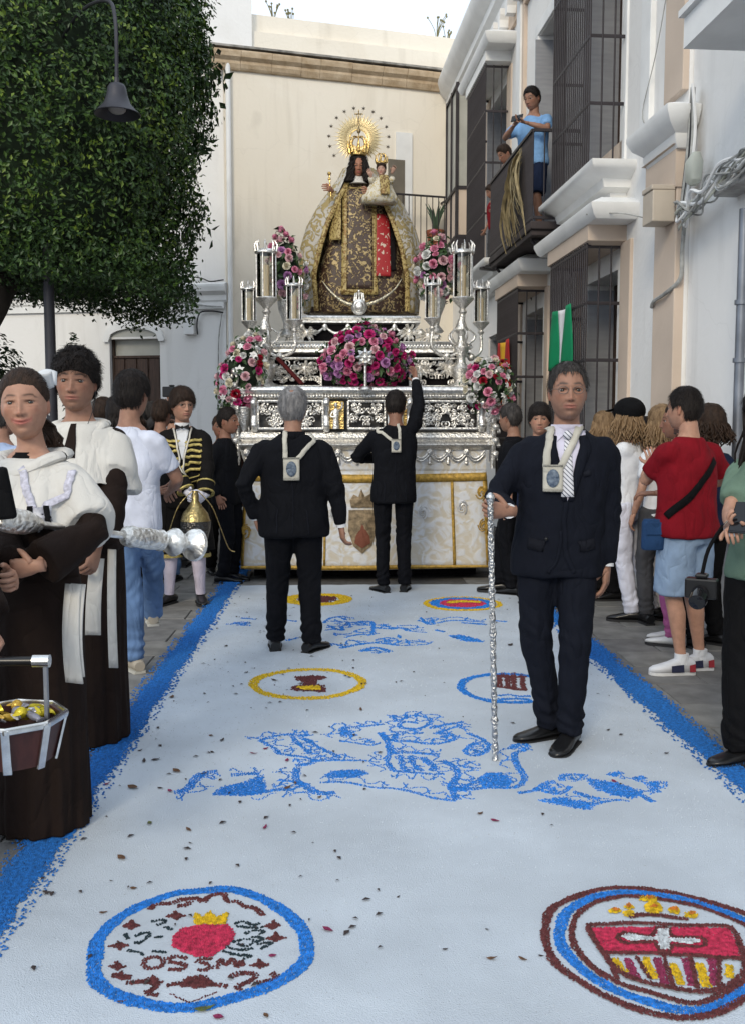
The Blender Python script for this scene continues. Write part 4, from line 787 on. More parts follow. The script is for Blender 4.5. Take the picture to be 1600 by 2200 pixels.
def face(mb, eyes, M, skin=OLIVE, hair=(.03, .02, .015), fem=False, beard=0, smile=0, age=0, lod=1.0, look=0.0):
    """one head surface: skull, jaw, brows, sockets, nose, lips and chin, coloured at its vertices"""
    nc = int(96*lod); H_ = [1-.7*(i/int(15*lod))**1.3 for i in range(int(15*lod))]+[.30-1.28*i/int(58*lod) for i in range(int(58*lod))]+[-.99, -1]
    vs = []; cs = []; lip = mixc(skin, (.42, .09, .085) if fem else (.34, .11, .09), .75)
    for h in H_:
        for j in range(nc):
            t = -1+2*j/nc; th = PI*(.5*t+.5*t**3); x, y, z = head_pt(h, th, fem); c = skin; d = 0
            wf = sg((math.cos(th)-.25)*9); ax = abs(x)
            if wf > .02:
                zm = z-smile*8.5*x*x
                d += .0045*gs(z, .023, .010)*gs(x, 0, .05)*(0.4 if fem else 1)-.0105*gs(ax, .031, .0165)*gs(z, .003, .0115)
                d += .0068*gs(ax, .031, .0165)*gs(z, .0114, .0042)+.0052*gs(ax, .031, .015)*gs(z, -.0068, .0042)
                u = max(0, min(1, (.016-z)/.048)); d += (.004+.0185*u**1.15)*gs(x, 0, .0072+.0035*u)*sg((z+.0425)/.0022)*sg((.024-z)/.005)
                d += .0075*gs(ax, .0135, .0062)*gs(z, -.035, .0065)+.0045*gs(ax, .047, .02)*gs(z, -.015, .02)*(1+smile)
                d += .0055*gs(x, 0, .03)*gs(z, -.063, .019)+.0036*gs(x, 0, .018)*gs(zm, -.0575, .0038)+.0044*gs(x, 0, .016)*gs(zm, -.0692, .0048)-.0046*gs(x, 0, .024)*gs(zm, -.0632, .0023)
                d += .008*gs(x, 0, .019)*gs(z, -.1, .013)-.004*gs(x, 0, .018)*gs(z, -.082, .006)
                dn = ax-(.018+.5*(-.038-z)); d -= (.0008+.0022*age+.0016*smile)*gs(dn, 0, .0045)*gs(z, -.054, .016)
                y -= d*wf; x += (.003*smile*gs(ax, .045, .02)*gs(z, -.03, .02))*(1 if x > 0 else -1)
                c = mixc(c, (skin[0]*1.08, skin[1]*.80, skin[2]*.76), .45*gs(ax, .042, .02)*gs(z, -.02, .02)+.4*gs(x, 0, .012)*gs(z, -.033, .012))
                c = mixc(c, tuple(v*.72 for v in skin), .55*gs(ax, .031, .018)*gs(z, .004, .013))
                if beard: c = mixc(c, (.09, .08, .075), beard*sg((-.046-z)/.006)*sg((.105-ax)/.01)*(1-.6*gs(x, 0, .02)*gs(z, -.064, .012)))
                c = mixc(c, lip, 1.15*gs(x, 0, .0215*(1+.22*smile))**.6*gs(zm, -.0635, .0092)**1.0 if ax < .028*(1+.2*smile) else 0)
                c = mixc(c, tuple(v*.35 for v in lip), .8*gs(x, 0, .02)*gs(zm, -.0632, .002))
                zb = (.0255 if fem else .0275)+.0035*gs(ax, .034, .016)-(.004 if ax > .045 else 0)-(.22*max(0, ax-.042)); c = mixc(c, tuple(v*.9 for v in hair), (.92 if not fem else .85)*sg((ax-.012)/.0025)*sg((.053-ax)/.003)*gs(z, zb, .0046 if not fem else .0036))
                c = mixc(c, (.02, .013, .01), .85*sg((ax-.017)/.002)*sg((.046-ax)/.002)*gs(z, .0082-.2*abs(ax-.031), .0026))
                c = mixc(c, (.05, .015, .012), .8*gs(ax, .0072, .0038)*gs(z, -.0425, .0028))
            vs.append(M @ Vector((x, y, z))); cs.append(c)
    k = len(H_); fs = [(i*nc+j, (i+1)*nc+j, (i+1)*nc+(j+1) % nc, i*nc+(j+1) % nc) for i in range(k-1) for j in range(nc)]
    mb.add(vs, fs, 0, cs)
    for s in (-1, 1):                                # ears
        n0 = len(mb.v); mb.ell((0, 0, 0), (.007, .017, .030), 10, 0); mb.v[n0:] = [tuple(M @ (Matrix.Rotation(-s*.35, 4, 'Z') @ Vector(p)+Vector((s*.0735, .006, -.006)))) for p in mb.v[n0:]]
        mb.c += [(skin[0]*1.02, skin[1]*.86, skin[2]*.82)]*(len(mb.v)-n0)
        e0 = Vector((s*.031, -.0712, .0018)); vs2 = []; cs2 = []; n = 14
        gz = Vector((look, -1, -.05)).normalized(); up_, _ = Vector((0, 0, 1)), 0; r_ = gz.cross(Vector((0, 0, 1))).normalized(); q_ = r_.cross(gz)
        for i in range(11):
            ph = PI*.5*i/10
            for j in range(n):
                a = 2*PI*j/n; vs2.append(M @ (e0+(gz*math.cos(ph)+(r_*math.cos(a)+q_*math.sin(a))*math.sin(ph))*.0128)); cs2.append((.004, .004, .004) if i < 3 else (.03, .016, .010) if i < 6 else (.30, .27, .26))
        eb = MB(); eb.add(vs2, [(i*n+j, i*n+(j+1) % n, (i+1)*n+(j+1) % n, (i+1)*n+j) for i in range(10) for j in range(n)], 0, cs2); eyes.append(eb)
def hairline(th, style):
    a = abs(th)
    if style == 'pulled': P = ((0, .058), (.7, .052), (1.15, .015), (1.45, .0), (1.8, .0), (2.2, -.05), (3.2, -.065))
    elif style == 'fringe': P = ((0, .036), (.6, .034), (.9, .01), (1.3, -.012), (1.75, -.02), (2.2, -.07), (3.2, -.085))
    elif style == 'recede': P = ((0, .072), (.5, .074), (.8, .062), (1.05, .02), (1.3, -.012), (1.55, .012), (1.8, .01), (2.2, -.06), (3.2, -.075))
    elif style == 'curly': P = ((0, .05), (.5, .042), (.9, .03), (1.25, .0), (1.6, .0), (2.2, -.06), (3.2, -.08))
    else: P = ((0, .066), (.6, .062), (.95, .035), (1.2, -.004), (1.45, .012), (1.75, .012), (2.15, -.055), (3.2, -.07))
    for (a0, z0), (a1, z1) in zip(P, P[1:]):
        if a0 <= a <= a1: t = (a-a0)/(a1-a0); return z0+(z1-z0)*t
    return P[-1][1]
def hairmat(name, c, c2): return mat(name, c, .6, col2=c2, vscale=60, stretch=(1, 1, .25), bump=.6, bscale=170, spec=.2)
HM = {'black': hairmat('black hair', (.020, .015, .013), (.008, .006, .006)), 'brown': hairmat('dark brown hair', (.045, .026, .017), (.018, .011, .008)), 'grey': hairmat('grey hair', (.30, .29, .29), (.13, .13, .135)), 'salt': hairmat('greying dark hair', (.075, .068, .065), (.02, .018, .018)), 'blond': hairmat('dark blond hair', (.30, .20, .11), (.14, .085, .045))}
HC = {'black': (.014, .01, .009), 'brown': (.03, .018, .012), 'grey': (.16, .15, .15), 'salt': (.035, .03, .028), 'blond': (.12, .075, .04)}
def hair(parent, M, style='short', colour='black', thick=.012, strands=900, seed=0, fem=False, long=0.0, lod=1.0, bald=0):
    mb = MB(); nc, nr = (int(56*lod), int(40*lod)) if lod < .95 else (100, 76); r = random.Random(seed); curl = style == 'curly'
    def thk(x, y, z, th):
        t = sg((z-hairline(th, style)-(.006 if style in ('pulled', 'recede') else 0))/(.010 if style in ('pulled', 'recede') else .0055))
        tt = thick*(1+.55*sg((z-.05)/.02)*(1 if style in ('curly', 'fringe', 'short') else .2))
        if bald: t *= 1-.97*gs(math.hypot(x, (y-.045)), 0, bald)*(1 if z > .04 else 0)
        n_ = noise.noise(Vector((x*45, y*45, z*45+seed)))*(.45 if curl else .18)+noise.noise(Vector((x*150, y*150, z*60+seed)))*.15
        return -.010+t*(tt*(1+n_)+.010)
    vs = []
    for i in range(nr+1):
        h = math.cos(PI*i/nr)
        for j in range(nc):
            th = -PI+2*PI*j/nc; x, y, z = head_pt(h, th, fem); n = Vector((x/.0745, y/.096, z/.118)).normalized(); vs.append(M @ (Vector((x, y, z))+n*thk(x, y, z, th)))
    mb.add(vs, [(i*nc+j, (i+1)*nc+j, (i+1)*nc+(j+1) % nc, i*nc+(j+1) % nc) for i in range(nr) for j in range(nc)])
    for k in range(strands):
        h = r.uniform(-.55, 1); th = r.uniform(-PI, PI); x, y, z = head_pt(h, th, fem)
        if z < hairline(th, style)+.004: continue
        if bald and z > .04 and math.hypot(x, y-.045) < bald*1.15 and r.random() < .93: continue
        p = Vector((x, y, z)); n = Vector((x/.0745, y/.096, z/.118)).normalized(); p = p+n*(thk(x, y, z, th)+.0005)
        fl = (p-Vector((.015, .03, .14))) if style != 'pulled' else Vector((0, .115, .03))-p
        if style == 'fringe' and y < 0: fl = Vector((x*.6+.02, -.05, -.12))
        fl += Vector((r.gauss(0, .02), r.gauss(0, .02), r.gauss(0, .02)))*(3 if curl else 1); fl = (fl-n*fl.dot(n)); 
        if fl.length < 1e-4: continue
        fl.normalize(); L_ = r.uniform(.012, .03)*(1.3 if style != 'pulled' else 1.6); sd = fl.cross(n)*r.uniform(.0006, .0014)
        lift = r.uniform(.0, .006)+(.007*r.random() if curl else 0); bend = n*(-(L_*L_)*3.2)
        a, b, c = p, p+fl*L_*.5+n*lift*.7, p+fl*L_+n*lift+bend
        if curl: c += Vector((r.gauss(0, .006), r.gauss(0, .006), r.gauss(0, .006)))
        mb.add([M @ (a-sd), M @ (a+sd), M @ (b+sd), M @ (b-sd), M @ c], [(0, 1, 2, 3), (3, 2, 4)])
    if long:
        for k in range(int(260*lod+60)):
            th = r.uniform(1.0, PI)*r.choice((-1, 1)); x, y, z = head_pt(r.uniform(-.2, .5), th, fem); n = Vector((x, y, 0)).normalized()
            p0 = Vector((x, y, z))+n*.012; d = long*r.uniform(.75, 1.05); w = n*r.uniform(.012, .05)
            P_ = cr([p0, p0+n*.012+Vector((0, 0, -d*.3)), p0+w+Vector((r.gauss(0, .012), r.gauss(0, .012), -d*.65)), p0+w*.9+Vector((r.gauss(0, .02), r.gauss(0, .02), -d))], 3)
            mb.tube([M @ Vector(q) for q in P_], [.0085*(1-.06*i) for i in range(len(P_))], 4)
    return mb.build('hair', HM[colour], parent, smooth=2)
def hand(mb, w, d, lat, k=1.0, curl=.5, skin=OLIVE, spread=.12, thumb=.5):
    """palm, four unequal bent fingers and a thumb; w wrist, d pointing direction, lat towards the thumb side"""
    d = d.normalized(); lat = (lat-d*lat.dot(d)).normalized(); n = d.cross(lat)          # n leaves the back of the hand; fingers bend to -n or n by curl sign
    if curl < 0: n = -n; curl = -curl
    n0 = len(mb.v)
    P = [w-d*.03*k, w, w+d*.03*k, w+d*.07*k, w+d*.092*k]; mb.tube(P, [(.026*k, .020*k), (.026*k, .019*k), (.035*k, .018*k), (.041*k, .0155*k), (.036*k, .012*k)], 10, up=lat)
    for i, (o, L_) in enumerate(((.029, .074), (.0098, .082), (-.0098, .077), (-.028, .060))):
        b = w+d*(.088-.004*abs(i-1))*k+lat*o*k; f = (d+lat*spread*(1.3-i)*.6).normalized(); pts = [b-f*.012*k, b]; a = 0
        for s_, sl in enumerate((.45, .32, .23)):
            a += curl*(1.0, 1.15, .8)[s_]; v = f*math.cos(a)+n*math.sin(a); b = b+v*L_*sl*k; pts.append(b)
        mb.tube(cr(pts, 2), [.0092*k, .0092*k, .0090*k, .0088*k, .0086*k, .0080*k, .0076*k, .0070*k, .005*k][:len(cr(pts, 2))], 7)
    b = w+d*.022*k+lat*.024*k; v = (d*.62+lat*.75+n*thumb).normalized(); v2 = (d*.9+lat*.2+n*thumb*1.2).normalized()
    mb.tube(cr([b-v*.012*k, b+v*.022*k, b+v*.042*k+v2*.004*k, b+v*.045*k+v2*.030*k], 2), [.0135*k, .0135*k, .0125*k, .0115*k, .0105*k, .0095*k, .006*k], 7)
    mb.c += [skin]*(len(mb.v)-n0)
def ik(a, c, l1, l2, hint):
    v = c-a; d = v.length
    if d > (l1+l2)*.995: c = a+v*((l1+l2)*.995/d); v = c-a; d = v.length
    x = (l1*l1-l2*l2+d*d)/(2*d); h = math.sqrt(max(0, l1*l1-x*x)); t = v/d; u = hint-t*hint.dot(t); u = u.normalized() if u.length > 1e-4 else Vector((0, 1, 0)); return a+t*x+u*h, c
class Fig:
    """a posed figure: local frame faces -y, x to the figure's left"""
    def __init__(s, label, loc, rz=0, H=1.75, b=1.0, skin=OLIVE, lean=(0, 0), head=(0, 0, 0), hands=None, hints=None, feet=None, knees=None, fem=False, curl=(.45, .45), hdir=(None, None), hlat=(None, None), lod=1.0, group=None, shrug=(0, 0), z=0, foot_rot=(.2, -.2), name='person', headoff=(0, 0, 0), cat=None):
        s.k = k = (H-.03)/1.75; hs = 1.10; s.b = b; s.skin = skin; s.fem = fem; s.lod = lod
        s.root = thing(name, label, cat or ('child' if H < 1.4 else 'person'), (loc[0], loc[1], z), rz, group); s.lean = Vector((lean[0], lean[1], 0))
        s.hd = Vector((s.lean.x+headoff[0], s.lean.y-.025*k+headoff[1], H-.119*k*hs+headoff[2])); yaw, pit, rol = head
        s.HM = Matrix.Translation(s.hd) @ Matrix.Rotation(yaw, 4, 'Z') @ Matrix.Rotation(pit, 4, 'X') @ Matrix.Rotation(rol, 4, 'Y') @ Matrix.Scale(k*hs if H > 1.4 else k*1.2, 4)
        s.sh = [Vector((sd*(.148 if fem else .165)*k*b, .012, 1.398*k+shrug[i]))+s.lean for i, sd in enumerate((-1, 1))]; s.hip = [Vector((sd*.092*k, .0, .93*k)) for sd in (-1, 1)]
        hands = hands or (None, None); hints = hints or (None, None); feet = feet or ((-.11, .0), (.11, .0)); knees = knees or (Vector((0, -1, 0)),)*2
        s.el = []; s.wr = []; s.kn = []; s.an = []; s.hdir = []; s.curl = curl; s.hlat = []; s.foot_rot = foot_rot
        for i, sd in enumerate((-1, 1)):
            t = Vector(hands[i]) if hands[i] is not None else Vector((sd*(.178*b+.075)*k, -.03, .90*k))+s.lean*.8
            e, w = ik(s.sh[i], t, .292*k, .255*k, Vector(hints[i]) if hints[i] is not None else Vector((sd*.45, .8, 0))); s.el.append(e); s.wr.append(w)
            s.hdir.append(Vector(hdir[i]) if hdir[i] is not None else (w-e).normalized()); s.hlat.append(Vector(hlat[i]) if hlat[i] is not None else Vector((-sd*.3, -1, 0)))
            f = Vector((feet[i][0], feet[i][1], .085*k+(feet[i][2] if len(feet[i]) > 2 else 0))); kn, an = ik(s.hip[i], f, .43*k, .425*k, Vector(knees[i])); s.kn.append(kn); s.an.append(an)
        s.bv = {}
    def body(s, hairc=(.02, .015, .012), beard=0, smile=0, age=0, legs=True, arms=True, look=0.0, bare=1.0, legr=.68, nohands=False, hand_skin=None):
        k, b = s.k, s.b; m = MB(); L_ = s.lean
        m.loft([((0, 0, .86*k), .135*k*b, .09*k, 2.3), (L_*.3+Vector((0, 0, 1.05*k)), .125*k*b, .085*k, 2.3), (L_*.7+Vector((0, 0, 1.25*k)), .145*k*b, .09*k, 2.3), (L_+Vector((0, 0, 1.40*k)), .15*k*b, .08*k, 2.3), (L_+Vector((0, 0, 1.475*k)), .085*k, .06*k, 2)], 20)
        nb = L_+Vector((0, .012, 1.44*k)); nr = (.052 if s.fem else .061)*k; up_ = s.HM @ Vector((0, .018, -.055)); m.tube([nb, nb+(up_-nb)*.5+Vector((0, .004, 0)), up_], [nr*1.22, nr*.98, nr*.95], 16)
        for i in range(2):
            if arms: m.tube([s.sh[i]+(s.el[i]-s.sh[i])*.12, s.sh[i]+(s.el[i]-s.sh[i])*.4, s.el[i], s.el[i]+(s.wr[i]-s.el[i])*.3, s.wr[i]], [x*k*bare for x in (.052, .046, .039, .041, .026)], 12)
            if legs:
                sh = (s.an[i]-s.kn[i]); m.tube([s.hip[i]+Vector((0, 0, .02)), s.hip[i]+(s.kn[i]-s.hip[i])*.5, s.kn[i], s.kn[i]+sh*.3+Vector((0, .012*k, 0)), s.kn[i]+sh*.75, s.an[i]], [x*k*legr for x in (.085, .074, .055, .056, .038, .034)], 14)
        me = weld(m, .013 if s.lod >= 1 else .018, 6); mb = MB(); vv = [tuple(v.co) for v in me.vertices]; mb.add(vv, [tuple(p.vertices) for p in me.polygons], 0, [s.skin]*len(vv)); bpy.data.meshes.remove(me)
        ey = []; face(mb, ey, s.HM, s.skin, hairc, s.fem, beard, smile, age, s.lod, look)
        if not nohands:
            for i in range(2): hand(mb, s.wr[i], s.hdir[i], s.hlat[i], k*(.95 if s.fem else 1.03), s.curl[i], hand_skin or s.skin)
        s.body_o = mb.build('body', M_skin, s.root, smooth=2); [e.build('eye', M_eye, s.root, smooth=2) for e in ey]; return s
    def add_hair(s, **kw): kw.setdefault('lod', s.lod); kw['strands'] = int(kw.get('strands', 900*s.lod)*1.9); return hair(s.root, s.HM, fem=s.fem, **kw)
    def finish(s, name, m, mats, vox=.012, it=6, wr=.006, fold=None, parent=None, key=None):
        me = weld(m, vox if s.lod >= 1 else vox*1.4, it); me.update(); sd = sum(map(ord, name)) % 7+s.hd.x; nv = [v.normal.copy() for v in me.vertices]
        for v, n in zip(me.vertices, nv):
            p = v.co; d = wr*(noise.noise(Vector((p.x*9+sd*3, p.y*9, p.z*5)))+.55*noise.noise(Vector((p.x*16, p.y*16+sd, p.z*15)))+.9*(.35-abs(noise.noise(Vector((p.x*6+p.z*2.5+sd, p.y*6, p.z*3.2)))))+.5*(.3-abs(noise.noise(Vector((p.x*11-p.z*6, p.y*11+sd, p.z*7))))))
            if fold: d += fold(p)
            v.co = p+n*d
        o = link(name, me, mats, parent or s.root, smooth=2)
        s.bv[key or name] = BVHTree.FromPolygons([v.co for v in me.vertices], [tuple(p.vertices) for p in me.polygons]); return o
    def crease(s, p):
        d = 0
        for i in range(2):
            for c, r in ((s.el[i], .10), (s.kn[i], .12)):
                q = (p-c).length/(r*s.k)
                if q < 1.6: d += .0045*math.exp(-q*q)*math.sin((p.z+.9*p.x)*70/s.k+p.y*45+4*noise.noise(p*9))
            q = (p.z-.16*s.k)/(.09*s.k)
            if abs(q) < 2 and p.z < .4: d += .0032*math.exp(-q*q)*math.sin(p.z*85/s.k+p.x*40+5*noise.noise(p*8))
        return d
    def top(s, name, mats, rings, sleeve='long', sr=1.0, wr=.007, cuff=None, vox=.012, collar=None):
        k, b = s.k, s.b; m = MB(); L_ = s.lean; R_ = []
        for z, hw, hd, cy in rings: R_.append((L_*max(0, min(1, (z-.9)/.5))+Vector((0, cy*k, z*k)), hw*k*b, hd*k*(.5+.5*b), 2.35))
        m.loft(R_, 32)
        for i in range(2):
            a, e, w = s.sh[i], s.el[i], s.wr[i]; sd_ = (-1, 1)[i]; inn = a+(e-a)*.03; m.ell(a+Vector((-sd_*.012*k, 0, -.006*k)), .061*k*sr, 14)
            if sleeve == 'long': m.tube([inn, a+(e-a)*.15, a+(e-a)*.5, e, e+(w-e)*.5, w-(w-e).normalized()*.008], [x*k*sr for x in (.066, .068, .064, .058, .051, cuff or .043)], 16)
            elif sleeve == 'short': m.tube([inn, a+(e-a)*.15, a+(e-a)*.45, a+(e-a)*.74], [x*k*sr for x in (.064, .066, .064, .063)], 16)
            elif sleeve == 'wide': m.tube([inn, a+(e-a)*.15, a+(e-a)*.5, e, e+(w-e)*.5, w-(w-e).normalized()*.02], [x*k*sr for x in (.058, .060, .062, .064, .080, .098)], 18)
        return s.finish(name, m, mats, vox, 12, wr, s.crease)
    SUIT = ((.80, .205, .135, .0), (.82, .206, .136, .0), (.92, .203, .134, -.004), (1.02, .193, .130, -.008), (1.12, .187, .127, -.010), (1.22, .195, .128, -.006), (1.32, .200, .124, 0), (1.385, .182, .110, .006), (1.43, .145, .094, .01), (1.462, .10, .08, .012), (1.482, .082, .074, .010))
    TEE = ((.86, .190, .130, -.004), (.88, .190, .130, -.004), (1.0, .182, .124, -.006), (1.12, .176, .120, -.006), (1.25, .184, .120, -.002), (1.35, .172, .108, .004), (1.41, .142, .09, .01), (1.455, .09, .072, .012), (1.478, .074, .066, .01))
    FTEE = ((.88, .178, .118, 0), (.98, .160, .105, 0), (1.08, .148, .098, 0), (1.2, .160, .115, -.012), (1.28, .165, .118, -.012), (1.36, .168, .095, 0), (1.41, .14, .08, .008), (1.46, .075, .062, .012))
    def trousers(s, mats, r=1.0, top=.98, bottom=None, name='trousers', wr=.006, flare=1.0):
        k, b = s.k, s.b; m = MB(); m.loft([((0, 0, (.82)*k), .155*k*b, .115*k, 2.3), ((0, 0, .90*k), .165*k*b, .118*k, 2.3), (s.lean*.1+Vector((0, 0, top*k)), .155*k*b, .11*k, 2.3)], 28)
        for i in range(2):
            h, kn, an = s.hip[i], s.kn[i], s.an[i]
            if bottom is None: P = [h+Vector((0, 0, .02)), h+(kn-h)*.35, kn, kn+(an-kn)*.45, an+(kn-an)*.05-Vector((0, 0, .035*k))]; rr_ = (.098, .092, .074, .066*flare, .064*flare)
            else:
                e = h+(kn-h)*bottom if bottom <= 1 else kn+(an-kn)*(bottom-1); P = [h+Vector((0, 0, .02)), h+(e-h)*.4, e]; rr_ = (.100, .105*flare, .105*flare)
            m.tube(P, [x*k*r for x in rr_], 18)
        def pleat(p):
            d = s.crease(p)
            if bottom is None and p.z < .80*k:
                i = 0 if (p-s.hip[0]).length < (p-s.hip[1]).length else 1; a, b_ = (s.hip[i], s.kn[i]) if p.z > s.kn[i].z else (s.kn[i], s.an[i]); t = (p.z-a.z)/((b_.z-a.z) or 1); c = a+(b_-a)*t; d += .006*math.exp(-((p.x-c.x)/(.012*k))**2)
            return d
        return s.finish(name, m, mats, .011, 4, wr, pleat)
    def shoes(s, mats, L_=.28, h=.075, w=.047, sole=None, name='shoe', openback=False):
        k = s.k
        for i in range(2):
            m = MB(); a = s.an[i]; z0 = a.z-.085*k; M = Matrix.Translation((a.x, a.y, z0)) @ Matrix.Rotation(s.foot_rot[i], 4, 'Z'); T = [(-.075, .032, .070), (-.06, .036, .080), (-.02, .036, .088), (.03, .039, .078), (.08, .045, .060), (.13, .046, .048), (.165, .040, .042), (.19, .022, .034), (.198, .006, .025)]
            n = 14; vs = []
            for y, hw, hh in T:
                for j in range(n):
                    t = 2*PI*j/n; x = math.copysign(abs(math.cos(t))**.75, math.cos(t))*hw*w/.047; z = .012+(math.sin(t)*.5+.5)**.85*(hh*h/.075-.012); vs.append(M @ Vector((x, -y*L_/.28, z))*1.0)
            m.add(vs, [(p*n+j, p*n+(j+1) % n, (p+1)*n+(j+1) % n, (p+1)*n+j) for p in range(len(T)-1) for j in range(n)]+[tuple(range(n-1, -1, -1)), tuple((len(T)-1)*n+j for j in range(n))])
            o = m.build(name, mats, s.root); ml = MB(); q_ = [(y, hw*w/.047+.003) for y, hw, hh in T]; pl = [(hw, -y*L_/.28) for y, hw in q_]+[(-hw, -y*L_/.28) for y, hw in reversed(q_)]
            kk = len(pl); vz = [M @ Vector((x, y, z)) for z in (.0, .016) for x, y in pl]; ml.add(vz, [tuple(range(kk-1, -1, -1)), tuple(range(kk, 2*kk))]+[(j, (j+1) % kk, (j+1) % kk+kk, j+kk) for j in range(kk)]); ml.build('sole', sole or M_black, o, smooth=False)
    # pieces laid on a garment
    def ribbon(s, on, pts, w, m, name, off=.005, n=6, parent=None, taper=None, thick=.003):
        P = [Vector(p) for p in cr(pts, n)]; bv = s.bv[on]; L1 = []; R1 = []; Nn = []
        pr = []
        for p in P:
            h = bv.find_nearest(p); pr.append((h[0], h[1] if h[1].dot(p-h[0]) > -1 else h[1]))
        for i, (c, nn) in enumerate(pr):
            t = (pr[min(i+1, len(pr)-1)][0]-pr[max(i-1, 0)][0]); t = t.normalized() if t.length > 1e-6 else Vector((0, 0, 1)); sd = t.cross(nn).normalized(); ww = w*(taper(i/(len(pr)-1)) if taper else 1)/2
            row = []
            for f in (-1, 0, 1):
                q = c+sd*ww*f; h = bv.find_nearest(q); hn = h[1]; row.append(h[0]+hn*off)
            L1.append(row)
        m_ = MB(); vs = [p for row in L1 for p in row]; m_.add(vs, [(i*3+j, i*3+j+1, (i+1)*3+j+1, (i+1)*3+j) for i in range(len(L1)-1) for j in range(2)]); return m_.build(name, m, parent or s.root, smooth=2, solid=thick)
    def patch(s, on, fn, nu, nv, m, name, off=.004, back=False, parent=None, thick=.002):
        """fn(u,v) -> (x,z) on the front (or back) of a garment"""
        bv = s.bv[on]; m_ = MB(); last = [None]
        def f(u, v):
            x, z = fn(u, v); h = bv.ray_cast(Vector((x, 2 if back else -2, z)), Vector((0, -1 if back else 1, 0)))
            if h[0] is None: return Vector((x, last[0] or 0, z))
            last[0] = h[0].y+(off if back else -off); return Vector((x, last[0], z))
        m_.sheet(f, nu, nv); return m_.build(name, m, parent or s.root, smooth=2, solid=thick)
    def W(s, p): return s.root.matrix_basis @ Vector(p)
    def L(s, p):                                            # world point -> figure frame
        r = s.root; return Matrix.Rotation(-r.rotation_euler.z, 4, 'Z') @ (Vector(p)-Vector(r.location))
def cloth(n, c, **kw): kw.setdefault('var', .10); kw.setdefault('vscale', 9); kw.setdefault('spec', .12); kw.setdefault('wrinkle', 6.5); return mat(n, c, kw.pop('rough', .85), bump=kw.pop('bump', .25), bscale=kw.pop('bscale', 260), sheen=kw.pop('sheen', .0), **kw)
C_suit = cloth('navy black suit wool', (.005, .0055, .008)); C_navy = cloth('dark navy suit wool', (.0065, .008, .014)); C_blk = cloth('black cloth', (.005, .005, .006)); C_wht = cloth('white shirt cotton', (.72, .73, .76)); C_shoe = mat('black polished leather', (.010, .010, .011), .28, var=.2)
C_habit = cloth('dark brown habit wool', (.017, .0105, .0085)); C_cape = cloth('cream white cape wool', (.66, .64, .60), vscale=3); C_ribbon = cloth('cream braid ribbon', (.50, .48, .42))
SILV = chased('chased silver', (.84, .815, .77), .43, 60, .5); SILV2 = chased('bright silver moulding', (.88, .86, .82), .38, 34, .28); GOLD = chased('gilded metal', (.80, .55, .20), .3, 60, .5)
# ================================================================ PROCESSIONAL FLOAT
FY = 9.2; F0 = at(786, 1220, FY); FXC = F0.x
zf = lambda py, Y=FY: at(786, py, Y).z
fx = lambda px, Y=FY, py=900: at(px, py, Y).x-FXC
FL = thing('processional_float', 'tall silver processional float with a cream damask skirt', 'float', (FXC, FY, 0))
DAM = pattern('cream damask', (.55, .50, .41), (.64, .65, .67), .42, 6.5, .40, .60, 2.4, .2, .15)
GTRIM = mat('old gold braid', (.50, .31, .06), .45, metal=.35, var=.25, vscale=40, bump=.4, bscale=120)
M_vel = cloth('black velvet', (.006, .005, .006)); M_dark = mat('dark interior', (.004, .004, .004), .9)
HW, DP = 1.16, 4.2
def ushape(mb, prof, hw, dp, y0=0.0, mi=0, back=True):
    """profile (out, z) swept round front and sides"""
    vs = []; k = len(prof)
    for o, z in prof: vs += [(-hw-o, y0+dp+o, z), (-hw-o, y0-o, z), (hw+o, y0-o, z), (hw+o, y0+dp+o, z)]
    fs = [(i*4+j, i*4+(j+1) % 4, (i+1)*4+(j+1) % 4, (i+1)*4+j) for i in range(k-1) for j in range(4)]+[(3, 2, 1, 0), tuple((k-1)*4+j for j in range(4))]
    mb.add(vs, fs, mi)
# skirt, hanging in shallow folds on three sides
zb, zt = zf(1221), zf(1012)
def skirt(u, v):
    P = 2*DP+2*HW; s_ = u*P; fl = .05*(1-v)
    wv = (.014*math.sin(s_*5.2)+.008*math.sin(s_*11.7+1))*(1-v*.75)
    if s_ < DP: p = Vector((-HW-fl-wv, DP-s_, 0))
    elif s_ < DP+2*HW: p = Vector((-HW+(s_-DP), -fl-wv, 0)); p.x *= 1+fl*.9/HW
    else: p = Vector((HW+fl+wv, s_-DP-2*HW, 0))
    return Vector((p.x, p.y, zb+(zt-zb)*v+(.012*math.sin(s_*2.1) if v < .01 else 0)))
q = MB(); q.sheet(skirt, 220, 14); sk = q.build('skirt', DAM, FL, smooth=2, solid=.008)
def trim(name, f, nu, nv, m, parent=FL): q = MB(); q.sheet(f, nu, nv); return q.build(name, m, parent, smooth=2, solid=.006)
def sk_x(x, v, out=.009): u = (DP+HW+x)/(2*DP+2*HW); p = skirt(u, v); return Vector((p.x, p.y-out, p.z))
trim('hem_braid', lambda u, v: sk_x(-HW+.001+2*(HW-.001)*u, .004+.035*v), 80, 1, GTRIM)
trim('top_braid', lambda u, v: sk_x(-HW+.001+2*(HW-.001)*u, .90+.085*v-.02*math.sin(u*PI)), 80, 2, GTRIM)
for px_, w in ((530, .022), (700, .016), (968, .022), (1038, .03)):
    x = fx(px_, FY, 1120); trim('seam_braid', lambda u, v, x=x, w=w: sk_x(x+(u-.5)*w*1.3, .04+.86*v, .008), 1, 10, GTRIM)
